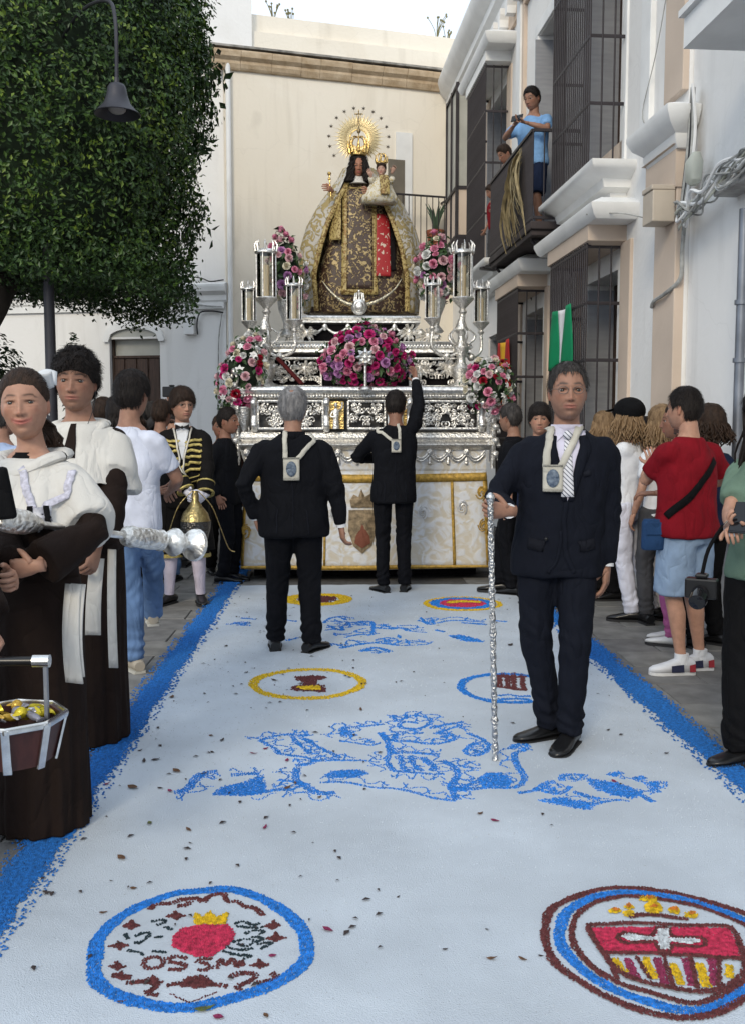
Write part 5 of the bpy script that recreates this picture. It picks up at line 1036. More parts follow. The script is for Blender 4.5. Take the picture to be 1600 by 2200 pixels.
# embroidered crest on the skirt
M_red = cloth('dull red embroidery', (.20, .075, .05)); M_cr = mat('tarnished bronze embroidery', (.27, .20, .12), .5, metal=.3, var=.3, vscale=30)
def sk_poly(name, poly, m, out): 
    q = MB(); cx = sum(p[0] for p in poly)/len(poly); cz_ = sum(p[1] for p in poly)/len(poly); P = [(fx(a, FY, 1120), (zf(b)-zb)/(zt-zb)) for a, b in poly]; c = (fx(cx, FY, 1120), (zf(cz_)-zb)/(zt-zb))
    vs = [sk_x(c[0], c[1], out+.014)]+[sk_x(a, b, out) for a, b in P]; n = len(P); q.add(vs, [(0, 1+(i+1) % n, 1+i) for i in range(n)]); return q.build(name, m, sk, smooth=False, solid=.006)
sk_poly('crest_crown', [(755, 1090), (752, 1075), (760, 1062), (770, 1068), (776, 1050), (784, 1068), (796, 1060), (802, 1076), (800, 1090)], M_cr, .012)
sk_poly('crest_shield', [(750, 1095), (805, 1095), (808, 1140), (798, 1170), (778, 1188), (760, 1172), (749, 1140)], M_cr, .012)
sk_poly('crest_field', [(765, 1150), (778, 1125), (793, 1150), (795, 1165), (778, 1176), (762, 1165)], M_red, .022)
for cx, cy in ((1028, 1060), (1030, 1130), (988, 1090), (535, 1140), (720, 1100), (905, 1100)):
    q = MB(); rr = random.Random(cx)
    for k in range(7):
        a0 = rr.uniform(0, 6.28); pts = [];
        for t in range(7): a = a0+t*.6; r_ = .02+.012*t; pts.append((fx(cx+r_*math.cos(a)*120, FY, 1120), (zf(cy+r_*math.sin(a)*170)-zb)/(zt-zb)))
        q.tube([sk_x(a, b, .014) for a, b in pts], .006, 5)
    q.build('embroidered_scroll', GTRIM if cx > 1000 or cx < 600 else mat('silver thread', (.62, .62, .62), .4, metal=.6), sk)
# frame under the skirt, then the silver tiers
q = MB(); q.box(-HW+.06, HW-.06, .22, DP-.1, .015, .2); q.build('underskirt_shade', M_vel, FL, smooth=False)  # black box added so the gap below the skirt reads as deep shade
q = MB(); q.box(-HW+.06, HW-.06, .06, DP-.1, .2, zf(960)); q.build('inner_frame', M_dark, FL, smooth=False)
for k in range(4):
    q = MB(); q.lathe([(.0, -.03), (.07, -.03), (.08, 0), (.07, .03), (0, .03)], 16, (0, 0, 0), M=Matrix.Rotation(PI/2, 4, 'Y')); o = q.build('wheel', M_dark, FL); o.location = ((-.8, .8)[k % 2], (.5, 3.4)[k//2], .08)
z1, z2, z3, z4, z5 = zf(1012), zf(962), zf(928), zf(858), zf(830)
q = MB(); ushape(q, [(-.01, z1-.01), (.0, z1+.02), (.0, z2)], HW, DP); q.build('lambrequin', DAM, FL, smooth=False)
for i in range(13):                                # silver swags with tassels on the lambrequin
    x0 = -HW+.02+i*(2*HW-.04)/13; x1 = x0+(2*HW-.04)/13; q = MB(); P = [(x0+(x1-x0)*t/8, -.022, z2-.03-.07*math.sin(PI*t/8)) for t in range(9)]
    q.tube(P, .012, 6); q.tube([(p[0], p[1]-.005, p[2]-.028) for p in P], .008, 6); q.ell((x0, -.026, z2-.04), (.035, .014, .04), 8); q.lathe([(.004, -.14), (.018, -.13), (.016, -.09), (.006, -.07)], 8, (x0, -.024, z2-.02)); q.build('silver_swag', SILV, FL)
q = MB(); ushape(q, [(.02, z2-.02), (.055, z2), (.075, z2+.03), (.055, z2+.055), (.03, z2+.065), (.05, z2+.10), (.035, z3-.02), (.02, z3)], HW, DP); q.build('lower_moulding', SILV, FL)
q = MB(); ushape(q, [(-.06, z3-.02), (-.06, z4+.02)], HW, DP); q.build('panel_backing', mat('tarnished silver backing', (.10, .095, .09), .5, metal=.7, var=.3, vscale=20), FL, smooth=False)
def fret(x0, x1, za, zb_, y, seed, parent, n=44, side=None, m=SILV):
    """pierced panel of leafy scrolls"""
    q = MB(); r = random.Random(seed); cx = (x0+x1)/2
    def pt(x, yy, z): return Vector((x, y+yy, z)) if side is None else Vector((side, x, z))
    for k in range(n):
        bx_, bz = r.uniform(x0+.03, cx), r.uniform(za+.03, zb_-.03); s0 = r.uniform(.018, .045); a0 = r.uniform(0, 6.28); dr = r.choice((-1, 1))
        for mir in (0, 1):
            P = []
            for t in range(9):
                a = a0+dr*t*.72; rr_ = s0*(1-t/11); x = bx_+rr_*math.cos(a); x = 2*cx-x if mir else x; P.append(pt(min(max(x, x0), x1), -.008*math.sin(t), min(max(bz+rr_*math.sin(a), za), zb_)))
            q.tube(P, [.010-.0007*t for t in range(9)], 5); q.ell(P[-1], .012, 6)
    for e in ((x0, za, x1, za), (x0, zb_, x1, zb_), (x0, za, x0, zb_), (x1, za, x1, zb_)): q.tube([pt(e[0], -.004, e[1]), pt(e[2], -.004, e[3])], .014, 6)
    return q.build('fretwork_panel', m, parent)
zp0, zp1 = z3+.03, z4-.02
for k, (a, b) in enumerate(((556, 694), (886, 1024))): fret(fx(a), fx(b), zp0, zp1, -.045, k+1, FL, 40)
fret(fx(748), fx(826), zp0, zp1, -.05, 5, FL, 20)
fret(.05, 1.3, zp0, zp1, 0, 8, FL, 46, side=-HW+.035); 
def console(px_, w, h0, h1, y=-.05, out=.06):
    x = fx(px_); q = MB(); P = [(x, y+out*.2, h0), (x, y-out*.6, h0+(h1-h0)*.2), (x, y-out*.2, h0+(h1-h0)*.45), (x, y-out*.5, h0+(h1-h0)*.7), (x, y-out, h0+(h1-h0)*.9), (x, y-out*.6, h1)]
    q.tube(cr(P, 4), [(w, .018)]*21, 8, up=Vector((1, 0, 0))); q.ell((x, y-out, h0+(h1-h0)*.88), (w*1.1, .03, .035), 10); q.ell((x, y-out*.6, h0+(h1-h0)*.18), (w*1.1, .028, .03), 10); return q.build('scroll_console', SILV2, FL)
for px_ in (548, 702, 838, 878, 1032): console(px_, .03, z3+.01, z4)
for px_ in (722, 858):                              # niches with small figures and a gilt ground
    x = fx(px_); q = MB(); q.box(x-.075, x+.075, -.05, -.045, zp0, zp1); q.build('gilt_niche', GOLD, FL, smooth=False)
    q = MB(); q.loft([((x, -.085, zp0), .035, .03, 2), ((x, -.085, zp0+.10), .026, .022, 2), ((x, -.085, zp0+.17), .034, .022, 2), ((x, -.085, zp0+.195), .010, .01, 2)], 12); q.ell((x, -.088, zp0+.225), (.018, .02, .025), 10); q.tube(cr([(x-.03, -.085, zp0+.17), (x-.05, -.1, zp0+.12), (x-.01, -.115, zp0+.11)], 3), .009, 6); q.tube(cr([(x+.03, -.085, zp0+.17), (x+.055, -.1, zp0+.2), (x+.06, -.1, zp0+.25)], 3), .009, 6); q.build('silver_figurine', SILV, FL)
q = MB(); ushape(q, [(-.02, z4-.02), (.03, z4), (.045, z4+.02), (.045, z4+.04), (.07, z4+.06), (.085, z4+.085), (.075, z5-.015), (.05, z5), (-.1, z5+.005)], HW, DP); q.build('tray_moulding', SILV2, FL)
q = MB()
for i in range(86): q.ell((-HW-.04+i*(2*HW+.08)/85, -.062, z4+.03), (.012, .012, .016), 6)
stuff(q.build('bead_row', SILV, FL))
for sx in (-1, 1):                                  # ornate corner scrolls that stand proud of the float
    q = MB(); x = sx*(HW+.03); r = random.Random(3)
    for k in range(7):
        zc_ = z2-.12+k*.13; P = [(x+sx*(.05+.03*math.cos(a*.7))*1, -.06+.02*math.sin(a), zc_+.05*math.sin(a*.8)) for a in [t*.7 for t in range(10)]]; q.tube(P, [.02-.0012*t for t in range(10)], 6); q.ell((x+sx*.05, -.07, zc_+.06), (.035, .03, .035), 8)
    q.tube([(x+sx*.03, -.03, z2-.2), (x+sx*.04, -.04, z5)], .024, 8); q.build('corner_scroll', SILV, FL)
# second and third tiers
def tier(hw, y0, dp, za, zb_, nm, m): q = MB(); q.box(-hw, hw, y0, y0+dp, za, zb_); return q.build(nm, m, FL, smooth=False)
zz = lambda py: zf(py, 9.75)
h2 = (fx(1000, 9.75)-fx(560, 9.75))/2
tier(h2-.03, .50, 3.2, z5-.01, zz(762), 'lower_tier', M_vel)
q = MB(); ushape(q, [(-.06, zz(768)), (.0, zz(764)), (.03, zz(758)), (.02, zz(752)), (.045, zz(748)), (.03, zz(741)), (.0, zz(738)), (-.04, zz(734))], h2, 3.2, .5); q.build('tier_moulding', SILV2, FL)
q = MB()
for i in range(70): q.ell((-h2+i*2*h2/69, .46, zz(745)), (.011, .014, .022), 6)
stuff(q.build('gadroon_row', SILV2, FL))
for k, (a, b) in enumerate(((566, 690), (880, 996))): fret(fx(a, 9.65, 800), fx(b, 9.65, 800), z5+.02, zz(772), .47, k+31, FL, 30)
h3 = (fx(895, 10.2)-fx(650, 10.2))/2; x3 = (fx(895, 10.2)+fx(650, 10.2))/2
q = MB(); q.box(x3-h3+.02, x3+h3-.02, 1.02, 3.0, zz(736), zf(695, 10.2)); q.build('upper_tier', M_vel, FL, smooth=False)
q = MB(); q.box(-h2+.05, h2-.05, .56, 3.6, zz(737), zz(733)); q.build('tier_floor', SILV2, FL, smooth=False)
q = MB(); za = zf(697, 10.2); zb_ = zf(679, 10.2)
prof = [(0, za), (.03, za+.015), (.03, za+.035), (.015, za+.045), (.035, za+.07), (.02, zb_)]; vs = []
for o, z in prof: vs += [(x3-h3-o, 3.0, z), (x3-h3-o, 1.0-o, z), (x3+h3+o, 1.0-o, z), (x3+h3+o, 3.0, z)]
q.add(vs, [(i*4+j, i*4+(j+1) % 4, (i+1)*4+(j+1) % 4, (i+1)*4+j) for i in range(5) for j in range(4)]+[(3, 2, 1, 0), (20, 21, 22, 23)]); q.build('statue_plinth', SILV2, FL)
for i in range(5):
    w = 2*h3/5; x0 = x3-h3+i*w; q = MB(); q.tube([(x0+w*t/10, .99, za-.02-.075*math.sin(PI*t/10)) for t in range(11)], [.008+.010*math.sin(PI*t/10) for t in range(11)], 7); q.ell((x0, .985, za-.03), (.03, .015, .04), 8); q.build('silver_garland', SILV2, FL)
for i, (px_, py_) in enumerate(((590, 790), (655, 792), (900, 792), (965, 790), (620, 716), (878, 714), (918, 722), (660, 716))):   # winged cherub heads in a spray of acanthus
    Yc = 9.66 if py_ > 750 else 10.16; p = Vector((fx(px_, Yc, py_), Yc-FY-.02, at(px_, py_, Yc).z)); q = MB(); q.ell(p, (.036, .036, .042), 10); q.ell(p+Vector((0, -.03, -.008)), (.014, .012, .012), 6); r = random.Random(i)
    for k in range(22):
        a = r.uniform(0, 6.28); d = Vector((math.cos(a)*1.35, -.1, math.sin(a)*.8)); L_ = r.uniform(.05, .10); q.tube([p+d*.03, p+d*L_+Vector((0, -.03, 0)), p+d*(L_+.02)+Vector((0, -.01, -.015))], [.012, .016, .004], 5)
    q.build('cherub_head', SILV, FL)
q = MB(); q.tube(cr([(fx(597, 9.5, 760), .30, zf(770, 9.5)), (fx(625, 9.5, 790), .26, zf(800, 9.5)), (fx(650, 9.5, 825), .22, zf(826, 9.5))], 4), [(.05, .02)]*9, 8); tag(q.build('sash', cloth('maroon velvet sash', (.09, .015, .015)), None), 'dark maroon velvet strip lying across the float beside the flowers', 'sash'); bpy.data.objects['sash'].location = (FXC, FY, 0)
q = MB(); p = Vector((fx(772, 10.1, 665), .93, zf(660, 10.15))); q.ell(p, (.085, .04, .085), 14); q.ell(p+Vector((0, -.03, 0)), (.05, .025, .055), 12)
for k in range(5): a = PI*.2+k*PI*.15; q.tube([p+Vector((math.cos(a)*.07, 0, math.sin(a)*.07)), p+Vector((math.cos(a)*.05, 0, .13+.02*math.sin(a)))], .010, 6)
q.ell(p+Vector((0, 0, .16)), .018, 8); q.build('plinth_crest', SILV2, FL)
# ---------------------------------------------------------------- lantern candelabra
M_lg = bpy.data.materials.new('clear lantern glass'); M_lg.use_nodes = True; t_ = M_lg.node_tree; t_.nodes.clear(); o_ = t_.nodes.new('ShaderNodeOutputMaterial'); mx_ = t_.nodes.new('ShaderNodeMixShader'); tr_ = t_.nodes.new('ShaderNodeBsdfTransparent'); gl_ = t_.nodes.new('ShaderNodeBsdfGlossy'); gl_.inputs['Roughness'].default_value = .05; fr_ = t_.nodes.new('ShaderNodeFresnel'); fr_.inputs[0].default_value = 1.5
tr_.inputs[0].default_value = (.93, .92, .88, 1); t_.links.new(fr_.outputs[0], mx_.inputs[0]); t_.links.new(tr_.outputs[0], mx_.inputs[1]); t_.links.new(gl_.outputs[0], mx_.inputs[2]); t_.links.new(mx_.outputs[0], o_.inputs[0])
M_wax = mat('ivory candle wax', (.75, .62, .42), .4, var=.06)
def lantern(parent, c, s, idx=0):
    """silver base cup, six bars, glass, candle and openwork crown"""
    c = Vector(c); q = MB(); q.lathe([(.02*s, -.16*s), (.045*s, -.13*s), (.025*s, -.10*s), (.06*s, -.06*s), (.10*s, -.02*s), (.115*s, 0), (.10*s, .015*s)], 16, c); b_ = q.build('lantern_cup', SILV, parent)
    q = MB()
    for k in range(6): a = k*PI/3+.26; q.tube([c+Vector((math.cos(a)*.098*s, math.sin(a)*.098*s, 0)), c+Vector((math.cos(a)*.098*s, math.sin(a)*.098*s, .44*s))], .007*s, 6)
    q.lathe([(.10*s, .43*s), (.112*s, .44*s), (.112*s, .455*s), (.085*s, .475*s), (.07*s, .47*s), (.085*s, .43*s)], 16, c)
    for k in range(8): a = k*PI/4; q.tube([c+Vector((math.cos(a)*.10*s, math.sin(a)*.10*s, .45*s)), c+Vector((math.cos(a)*.112*s, math.sin(a)*.112*s, .52*s)), c+Vector((math.cos(a)*.09*s, math.sin(a)*.09*s, .56*s))], [.014*s, .011*s, .004*s], 6)
    q.build('lantern_frame', SILV2, b_)
    q = MB(); q.lathe([(.09*s, .01*s), (.09*s, .43*s), (.086*s, .43*s), (.086*s, .01*s)], 18, c); q.build('lantern_glass', M_lg, b_)
    q = MB(); q.lathe([(.032*s, 0), (.032*s, .32*s), (.02*s, .33*s), (.004*s, .33*s), (.003*s, .36*s)], 10, c); q.build('candle', M_wax, b_)
def candelabrum(main, arms, label, pxb):
    b0 = Vector((fx(pxb, 9.55, 800)+FXC, 9.6, z5)); t = thing('candelabrum', label, 'candelabrum', b0, 0, 'silver candelabra on the float'); top_ = at(main[0], main[1], 9.6)-b0; top_.y = 0
    q = MB(); h = top_.z-.2; r = random.Random(int(pxb)); prof = [(.13, 0), (.14, .03), (.08, .06), (.06, .10), (.10, .16), (.11, .22), (.05, .28), (.04, .34), (.075, .42), (.08, .46), (.04, .52), (.035, .60), (.07, .66), (.05, .72), (.03, .78)]
    sc = h/.78; q.lathe([(a, z*sc) for a, z in prof], 16, (top_.x*.5, 0, 0)); q.tube([(top_.x*.5, 0, .7*sc), (top_.x, 0, top_.z-.16)], .03, 8); q.build('stem', SILV, t)
    for k in range(5):
        q = MB(); a = k*1.256; P = [(top_.x*.5+math.cos(a)*(.07+.07*math.sin(u*1.1)), math.sin(a)*(.07+.07*math.sin(u*1.1)), .5*sc+.06*u*sc) for u in [x*.5 for x in range(8)]]; q.tube(P, [.016-.0012*i for i in range(8)], 6); q.ell(P[-1], .022, 6); q.build('leaf_scroll', SILV, t)
    lantern(t, top_, 1.0)
    for px_, py_, s in arms:
        e = at(px_, py_, 9.6)-b0; dy = -.12 if px_ > 900 and px_ < 950 or px_ > 600 and px_ < 660 else .15; e.y = dy
        q = MB(); q.tube(cr([(top_.x*.6, 0, h*.55), (e.x*.5+top_.x*.3, dy*.5, h*.45), (e.x*1.0, dy, e.z-.28), (e.x, dy, e.z-.12)], 5), .017, 7); q.ell((e.x*.5+top_.x*.3, dy*.5, h*.46), .04, 8); q.build('arm', SILV, t); lantern(t, (e.x, dy, e.z), s)
candelabrum((573, 642), ((533, 685), (634, 690, ), ) and ((533, 688, .72), (634, 692, .75)), 'silver candelabrum with glass lanterns beside the long flower spray on the corner', 566)
candelabrum((993, 642), ((925, 688, .72), (1037, 690, .75)), 'silver candelabrum with glass lanterns above the rounded flower bunch', 988)
# ---------------------------------------------------------------- flowers
def rose_mesh(seed, kind):
    q = MB(); r = random.Random(seed)
    if kind == 'lily':
        for k in range(6):
            a = k*PI/3; q.sheet(lambda u, v, a=a: Matrix.Rotation(a, 3, 'Z') @ Vector(((u-.5)*.55*math.sin(PI*min(.97, v+.05)), v*1.0, .35*v-.45*v*v*v+.1*abs(u-.5))), 2, 4)
        for k in range(5): q.tube([(0, 0, 0), (.12*math.cos(k*1.3), .12*math.sin(k*1.3), .5)], .02, 4)
    else:
        L_ = ((3, .30, .95, .15), (5, .55, .85, .35), (6, .80, .65, .65), (7, 1.0, .38, 1.0)) if kind == 'rose' else ((6, .35, .7, .3), (8, .6, .7, .5), (10, .85, .55, .8), (12, 1.0, .3, 1.05))
        for n, R_, z_, op in L_:
            o = r.random()*6
            for k in range(n):
                a = o+2*PI*k/n+r.uniform(-.15, .15); w = 2*PI/n*.75; jz = r.uniform(-.06, .06)
                def pf_(u, v, a=a, w=w, R_=R_, z_=z_, op=op, jz=jz): aa = a+(u-.5)*w*(1-.3*v*v)*1.6; rad = R_*(.25+.75*v**(.7 if op < .5 else 1.1)); ruf = (.10*math.sin(u*19+a*5)*v if kind != 'rose' else 0); return Vector((rad*math.cos(aa), rad*math.sin(aa), -.25+(z_+.25)*v**(1.2 if op < .5 else .7)-(.35*max(0, v-.7) if op > .6 else 0)+jz+ruf-.12*(u-.5)**2))
                q.sheet(pf_, 2, 3)
    return q.mesh('flower')
FM_ = {}
for kd in ('rose', 'carnation', 'lily'): FM_[kd] = rose_mesh(len(kd), kd)
FC = {'magenta': (.55, .03, .19), 'pink': (.78, .30, .44), 'lilac': (.55, .26, .52), 'cream': (.80, .74, .58), 'white': (.80, .80, .78), 'crimson': (.36, .008, .03), 'palepink': (.78, .50, .54)}
FMAT = {k: mat('petal '+k, c, .6, var=.18, vscale=3, spec=.25) for k, c in FC.items()}
def fmesh(kind, col):
    key = kind+col
    if key not in FM_: m = FM_[kind].copy(); m.materials.append(FMAT[col]); m.polygons.foreach_set('use_smooth', [True]*len(m.polygons)); FM_[key] = m
    return FM_[key]
M_fol = leafmat('arrangement greenery', (.05, .10, .03), (.025, .055, .02))
def arrangement(label, px_, py_, Y, rx, rz_, n, pal, size, seed, drop=0.0, vase=True, ry=None, taper=0.0, skew=0.0):
    c = at(px_, py_, Y); ry = ry or rx*.8; t = thing('flower_arrangement', label, 'flowers', (c.x, c.y, c.z-rz_), 0, 'flower arrangements on the float'); r = random.Random(seed); pts = []; C0 = Vector((0, 0, rz_))
    tries = 0
    while len(pts) < n and tries < 6000:
        tries += 1; d = Vector((r.gauss(0, 1), r.gauss(0, 1)-.35, r.gauss(0, 1))).normalized()
        if d.y > .35: continue
        tp = 1-taper*max(0, d.z)-(-taper*.0); p = Vector((d.x*rx*tp+skew*d.z, d.y*ry*tp, d.z*rz_))*r.uniform(.86, 1.06)
        sz = size*r.uniform(.75, 1.2)
        if any((p-q_[0]).length < (sz+q_[1])*.72 for q_ in pts): continue
        pts.append((p, sz, d))
    for p, sz, d in pts:
        kd, cl = r.choice(pal); o = bpy.data.objects.new('flower', fmesh(kd, cl)); COL.objects.link(o); o.parent = t; o.location = C0+p
        o.rotation_euler = ((d+Vector((r.gauss(0, .2), -.25+r.gauss(0, .2), .15+r.gauss(0, .2)))).normalized()).to_track_quat('Z', 'Y').to_euler(); o.scale = (sz,)*3
    q = MB(); global rt
    for k in range(int(n*5)):
        d = Vector((r.gauss(0, 1), r.gauss(0, 1), r.gauss(0, 1))).normalized(); tp = 1-taper*max(0, d.z); p = C0+Vector((d.x*rx*tp+skew*d.z, d.y*ry*tp, d.z*rz_))*r.uniform(.8, 1.15); leaf(q, p, (d+Vector((r.gauss(0, .5), r.gauss(0, .5), r.gauss(0, .5)))).normalized(), size*r.uniform(.8, 1.7))
    stuff(q.build('greenery', M_fol, t, smooth=False))
    q = MB(); q.ell(C0, (rx*.66, ry*.66, rz_*.72), 14); q.build('foam_core', mat('dark floral foam', (.012, .022, .010), .9), t)
    if vase: q = MB(); q.lathe([(.06, -.30), (.08, -.28), (.03, -.22), (.05, -.12), (.09, -.02), (.10, .08)], 14); q.build('vase', SILV, t)
MIX1 = [('carnation', 'magenta')]*5+[('rose', 'magenta')]*2+[('rose', 'lilac')]*4+[('rose', 'palepink')]*3+[('rose', 'pink')]*4
MIX2 = [('rose', 'white')]*4+[('lily', 'white')]*4+[('rose', 'crimson')]*1+[('carnation', 'magenta')]*3+[('rose', 'pink')]*3+[('rose', 'palepink')]*2+[('rose', 'cream')]*2
MIX3 = [('rose', 'pink')]*5+[('rose', 'palepink')]*3+[('rose', 'white')]*3+[('carnation', 'lilac')]*2+[('rose', 'cream')]*2
arrangement('mound of magenta and lilac flowers at the centre of the float front', 785, 766, 9.32, .44, .31, 110, MIX1, .045, 1, taper=.5, ry=.25, vase=False)
arrangement('long spray of white, pink and crimson flowers hanging on the float corner', 522, 802, 9.25, .22, .40, 62, MIX2, .044, 2, taper=.1, skew=.10)
arrangement('rounded bunch of white and crimson flowers on the float corner', 1050, 832, 9.2, .245, .27, 60, MIX2, .042, 3)
arrangement('tall mixed pink and white flower spray behind the candelabrum with the long spray', 616, 580, 10.1, .20, .39, 44, MIX3, .046, 4, taper=.5, skew=-.05)
arrangement('tall pink rose bouquet behind the candelabrum above the rounded bunch', 937, 578, 10.1, .215, .36, 52, MIX3, .046, 5, taper=.25)
p = at(785, 768, 9.05); q = MB()
for k in range(8): a = k*PI/4; q.tube([(0, 0, .0), (math.cos(a)*.05, -.01, math.sin(a)*.05), (math.cos(a)*.09, .0, math.sin(a)*.09)], [.012, .026, .006], 6)
q.ell((0, -.02, 0), .03, 10); q.tube([(0, 0, -.05), (0, 0, -.28)], .013, 8); q.lathe([(.07, -.30), (.06, -.28), (.02, -.26)], 12); o = q.build('silver_monstrance', SILV2, None); o.location = p; tag(o, 'small silver sunburst on a stem before the magenta flowers', 'ornament')
# ================================================================ STATUE
SYY = 10.75; S0 = at(772, 676, SYY); ST = thing('statue_of_virgin', 'crowned statue of the Virgin in a gold embroidered brown robe holding a child', 'statue', (S0.x, S0.y, S0.z))
sx_ = lambda px, py=500: at(px, py, SYY).x-S0.x
sz_ = lambda py: at(772, py, SYY).z-S0.z
BRO = pattern('brown brocade with gold', (.040, .018, .011), (.36, .27, .13), .5, 21, .52, .58, 1.6, .3, .7)
WGO = pattern('white mantle with gold embroidery', (.50, .47, .42), (.40, .31, .14), .55, 9, .46, .53, 2.6, .25, .7)
GBR = pattern('gold brocade', (.40, .30, .11), (.17, .10, .03), .45, 26, .5, .56, 1.5, .4, .6)
RDD = pattern('red brocade with white sprigs', (.34, .012, .015), (.62, .5, .4), .6, 26, .60, .64, .6, .1, .3)
LACE = mat('cream lace', (.68, .65, .60), .8, var=.18, vscale=60, bump=.8, bscale=90)
# robe
q = MB(); rb = [(676, 664, 890, .31), (640, 672, 884, .31), (560, 690, 864, .29), (480, 712, 838, .24), (430, 728, 818, .18), (405, 735, 808, .14), (392, 752, 790, .09), (384, 760, 782, .05)]
q.loft([(Vector(((sx_(a)+sx_(b))/2, 0, sz_(py))), (sx_(b)-sx_(a))/2, d, 3.0) for py, a, b, d in rb], 64)
for i, p in enumerate(q.v):
    a = math.atan2(p[1], p[0]); f = .02*max(0, 1-p[2]/1.3); q.v[i] = (p[0]*(1+f*math.sin(a*17)), p[1]*(1+f*math.sin(a*17)), p[2])
robe = q.build('robe', BRO, ST, smooth=2)
# mantle, open at the front
mt = [(674, 655, 897, .46, 52), (640, 650, 900, .48, 50), (600, 638, 907, .48, 46), (540, 643, 904, .44, 40), (490, 657, 889, .39, 36), (440, 684, 865, .31, 32), (410, 706, 842, .24, 28), (385, 725, 820, .17, 26), (362, 737, 806, .13, 30)]
def mantle(u, v):
    t = v*(len(mt)-1); i = min(int(t), len(mt)-2); f = t-i; A = [x+(y-x)*f for x, y in zip(mt[i], mt[i+1])]; py, a, b, d, ph = A
    an = R(-90+ph+(360-2*ph)*u); cx = (sx_(a)+sx_(b))/2; w = (sx_(b)-sx_(a))/2; fo = 1+.03*math.sin(u*44)*(1-v*.6); return Vector((cx+w*math.cos(an)*fo, .06+d*math.sin(an)*fo, sz_(py)))
q = MB(); q.sheet(mantle, 90, 44); q.build('mantle', WGO, ST, smooth=2, solid=.012)
for e in (0, 1):
    q = MB(); P = [mantle(e*.999+.0005, v/30)+Vector((0, -.012, 0)) for v in range(27)]; q.tube(P, [(.026, .010)]*27, 8, up=Vector((1, 0, 0))); q.build('mantle_border', GBR, ST)
# front scapular panel with gold border
def fr_y(x, z):
    py = 676-z/(sz_(384))*(676-384); 
    for (p0, a0, b0, d0), (p1, a1, b1, d1) in zip(rb, rb[1:]):
        if p1 <= py <= p0: f = (p0-py)/(p0-p1); a = a0+(a1-a0)*f; b = b0+(b1-b0)*f; d = d0+(d1-d0)*f; c = (sx_(a)+sx_(b))/2; w = (sx_(b)-sx_(a))/2; return -d*max(.05, 1-abs((x-c)/w)**3)**(1/3)
    return -.05
def panel(name, x0, x1, y0, y1, m, off=.03, parent=ST, flare=0):
    q = MB(); q.sheet(lambda u, v: (lambda x, z: Vector((x, fr_y(x, z)-off, z)))(sx_(x0-flare*(1-v)+(x1-x0+2*flare*(1-v))*u), sz_(y1+(y0-y1)*v)), 12, 24); return q.build(name, m, parent, smooth=2, solid=.008)
panel('scapular_border', 736, 806, 412, 642, GBR, .028, flare=3); panel('scapular', 746, 797, 415, 630, BRO, .042, flare=2)
panel('hanging_scapular', 709, 733, 418, 528, GBR, .09); panel('red_sash', 807, 834, 470, 603, RDD, .03, flare=2); panel('dark_fold', 832, 846, 470, 590, cloth('dark brown lining', (.015, .012, .012)), .02)
# head, hair, veil
hk = 1.02; HMx = Matrix.Translation((sx_(770), -.12, sz_(366))) @ Matrix.Rotation(R(3), 4, 'Z') @ Matrix.Rotation(R(6), 4, 'X') @ Matrix.Scale(.95, 4)
mb = MB(); ey = []; face(mb, ey, HMx, (.34, .155, .095), (.02, .015, .01), True, 0, 0, 0, .8)
mb.tube([HMx @ Vector((0, .01, -.06)), (sx_(770), -.09, sz_(398))], [.05, .055], 14); mb.c += [(.34, .155, .095)]*28
for s_ in (-1, 1): hb2 = MB(); hand(hb2, Vector((sx_(770)+s_*.20-(.10 if s_ > 0 else .09), -.30, sz_(430) if s_ > 0 else sz_(424))), Vector((s_*-.2 if s_ > 0 else -.5, -.9, .1)), Vector((0, 0, 1)), .9, .5, (.40, .2, .13)); hb2.build('hand', M_skin, ST, smooth=2)
mb.build('figure_skin', M_skin, ST, smooth=2); [e.build('eye', M_eye, ST, smooth=2) for e in ey]
q = MB(); r = random.Random(5)
for k in range(420):
    s_ = r.choice((-1, 1)); x0 = s_*r.uniform(.035, .075)*.95; y0 = r.uniform(-.07, .04); z0 = sz_(366)+r.uniform(.02, .10); P = [];
    for t in range(9): u = t/8; P.append((sx_(770)+x0*(1.05+.95*u)+.014*math.sin(t*1.7+k), -.12+y0-.01*u+.010*math.cos(t*1.7+k), z0-u*(.16+r.random()*.012+(z0-sz_(366))*.9)))
    q.tube(P, .009, 5)
q.ell((sx_(770), -.10, sz_(352)), (.083, .09, .075), 14); q.build('hair', HM['black'], ST)
q = MB()
def veil(u, v):
    a = R(-90+62+(360-124)*u); rr_ = .092+.16*v**1.6; return Vector((sx_(770)+rr_*1.05*math.cos(a)*(1+.05*math.sin(u*30)*v), -.09+(.10+.12*v)*math.sin(a), sz_(340)-.42*v+.03*(1-abs(2*u-1))*(1-v)))
q.sheet(veil, 40, 14); q.build('veil', LACE, ST, smooth=2, solid=.004)
q = MB(); q.loft([(Vector((sx_(770), -.12, sz_(402))), .10, .085, 2), (Vector((sx_(770), -.115, sz_(392))), .075, .07, 2), (Vector((sx_(770), -.11, sz_(386))), .055, .055, 2)], 24); q.build('lace_collar', LACE, ST)
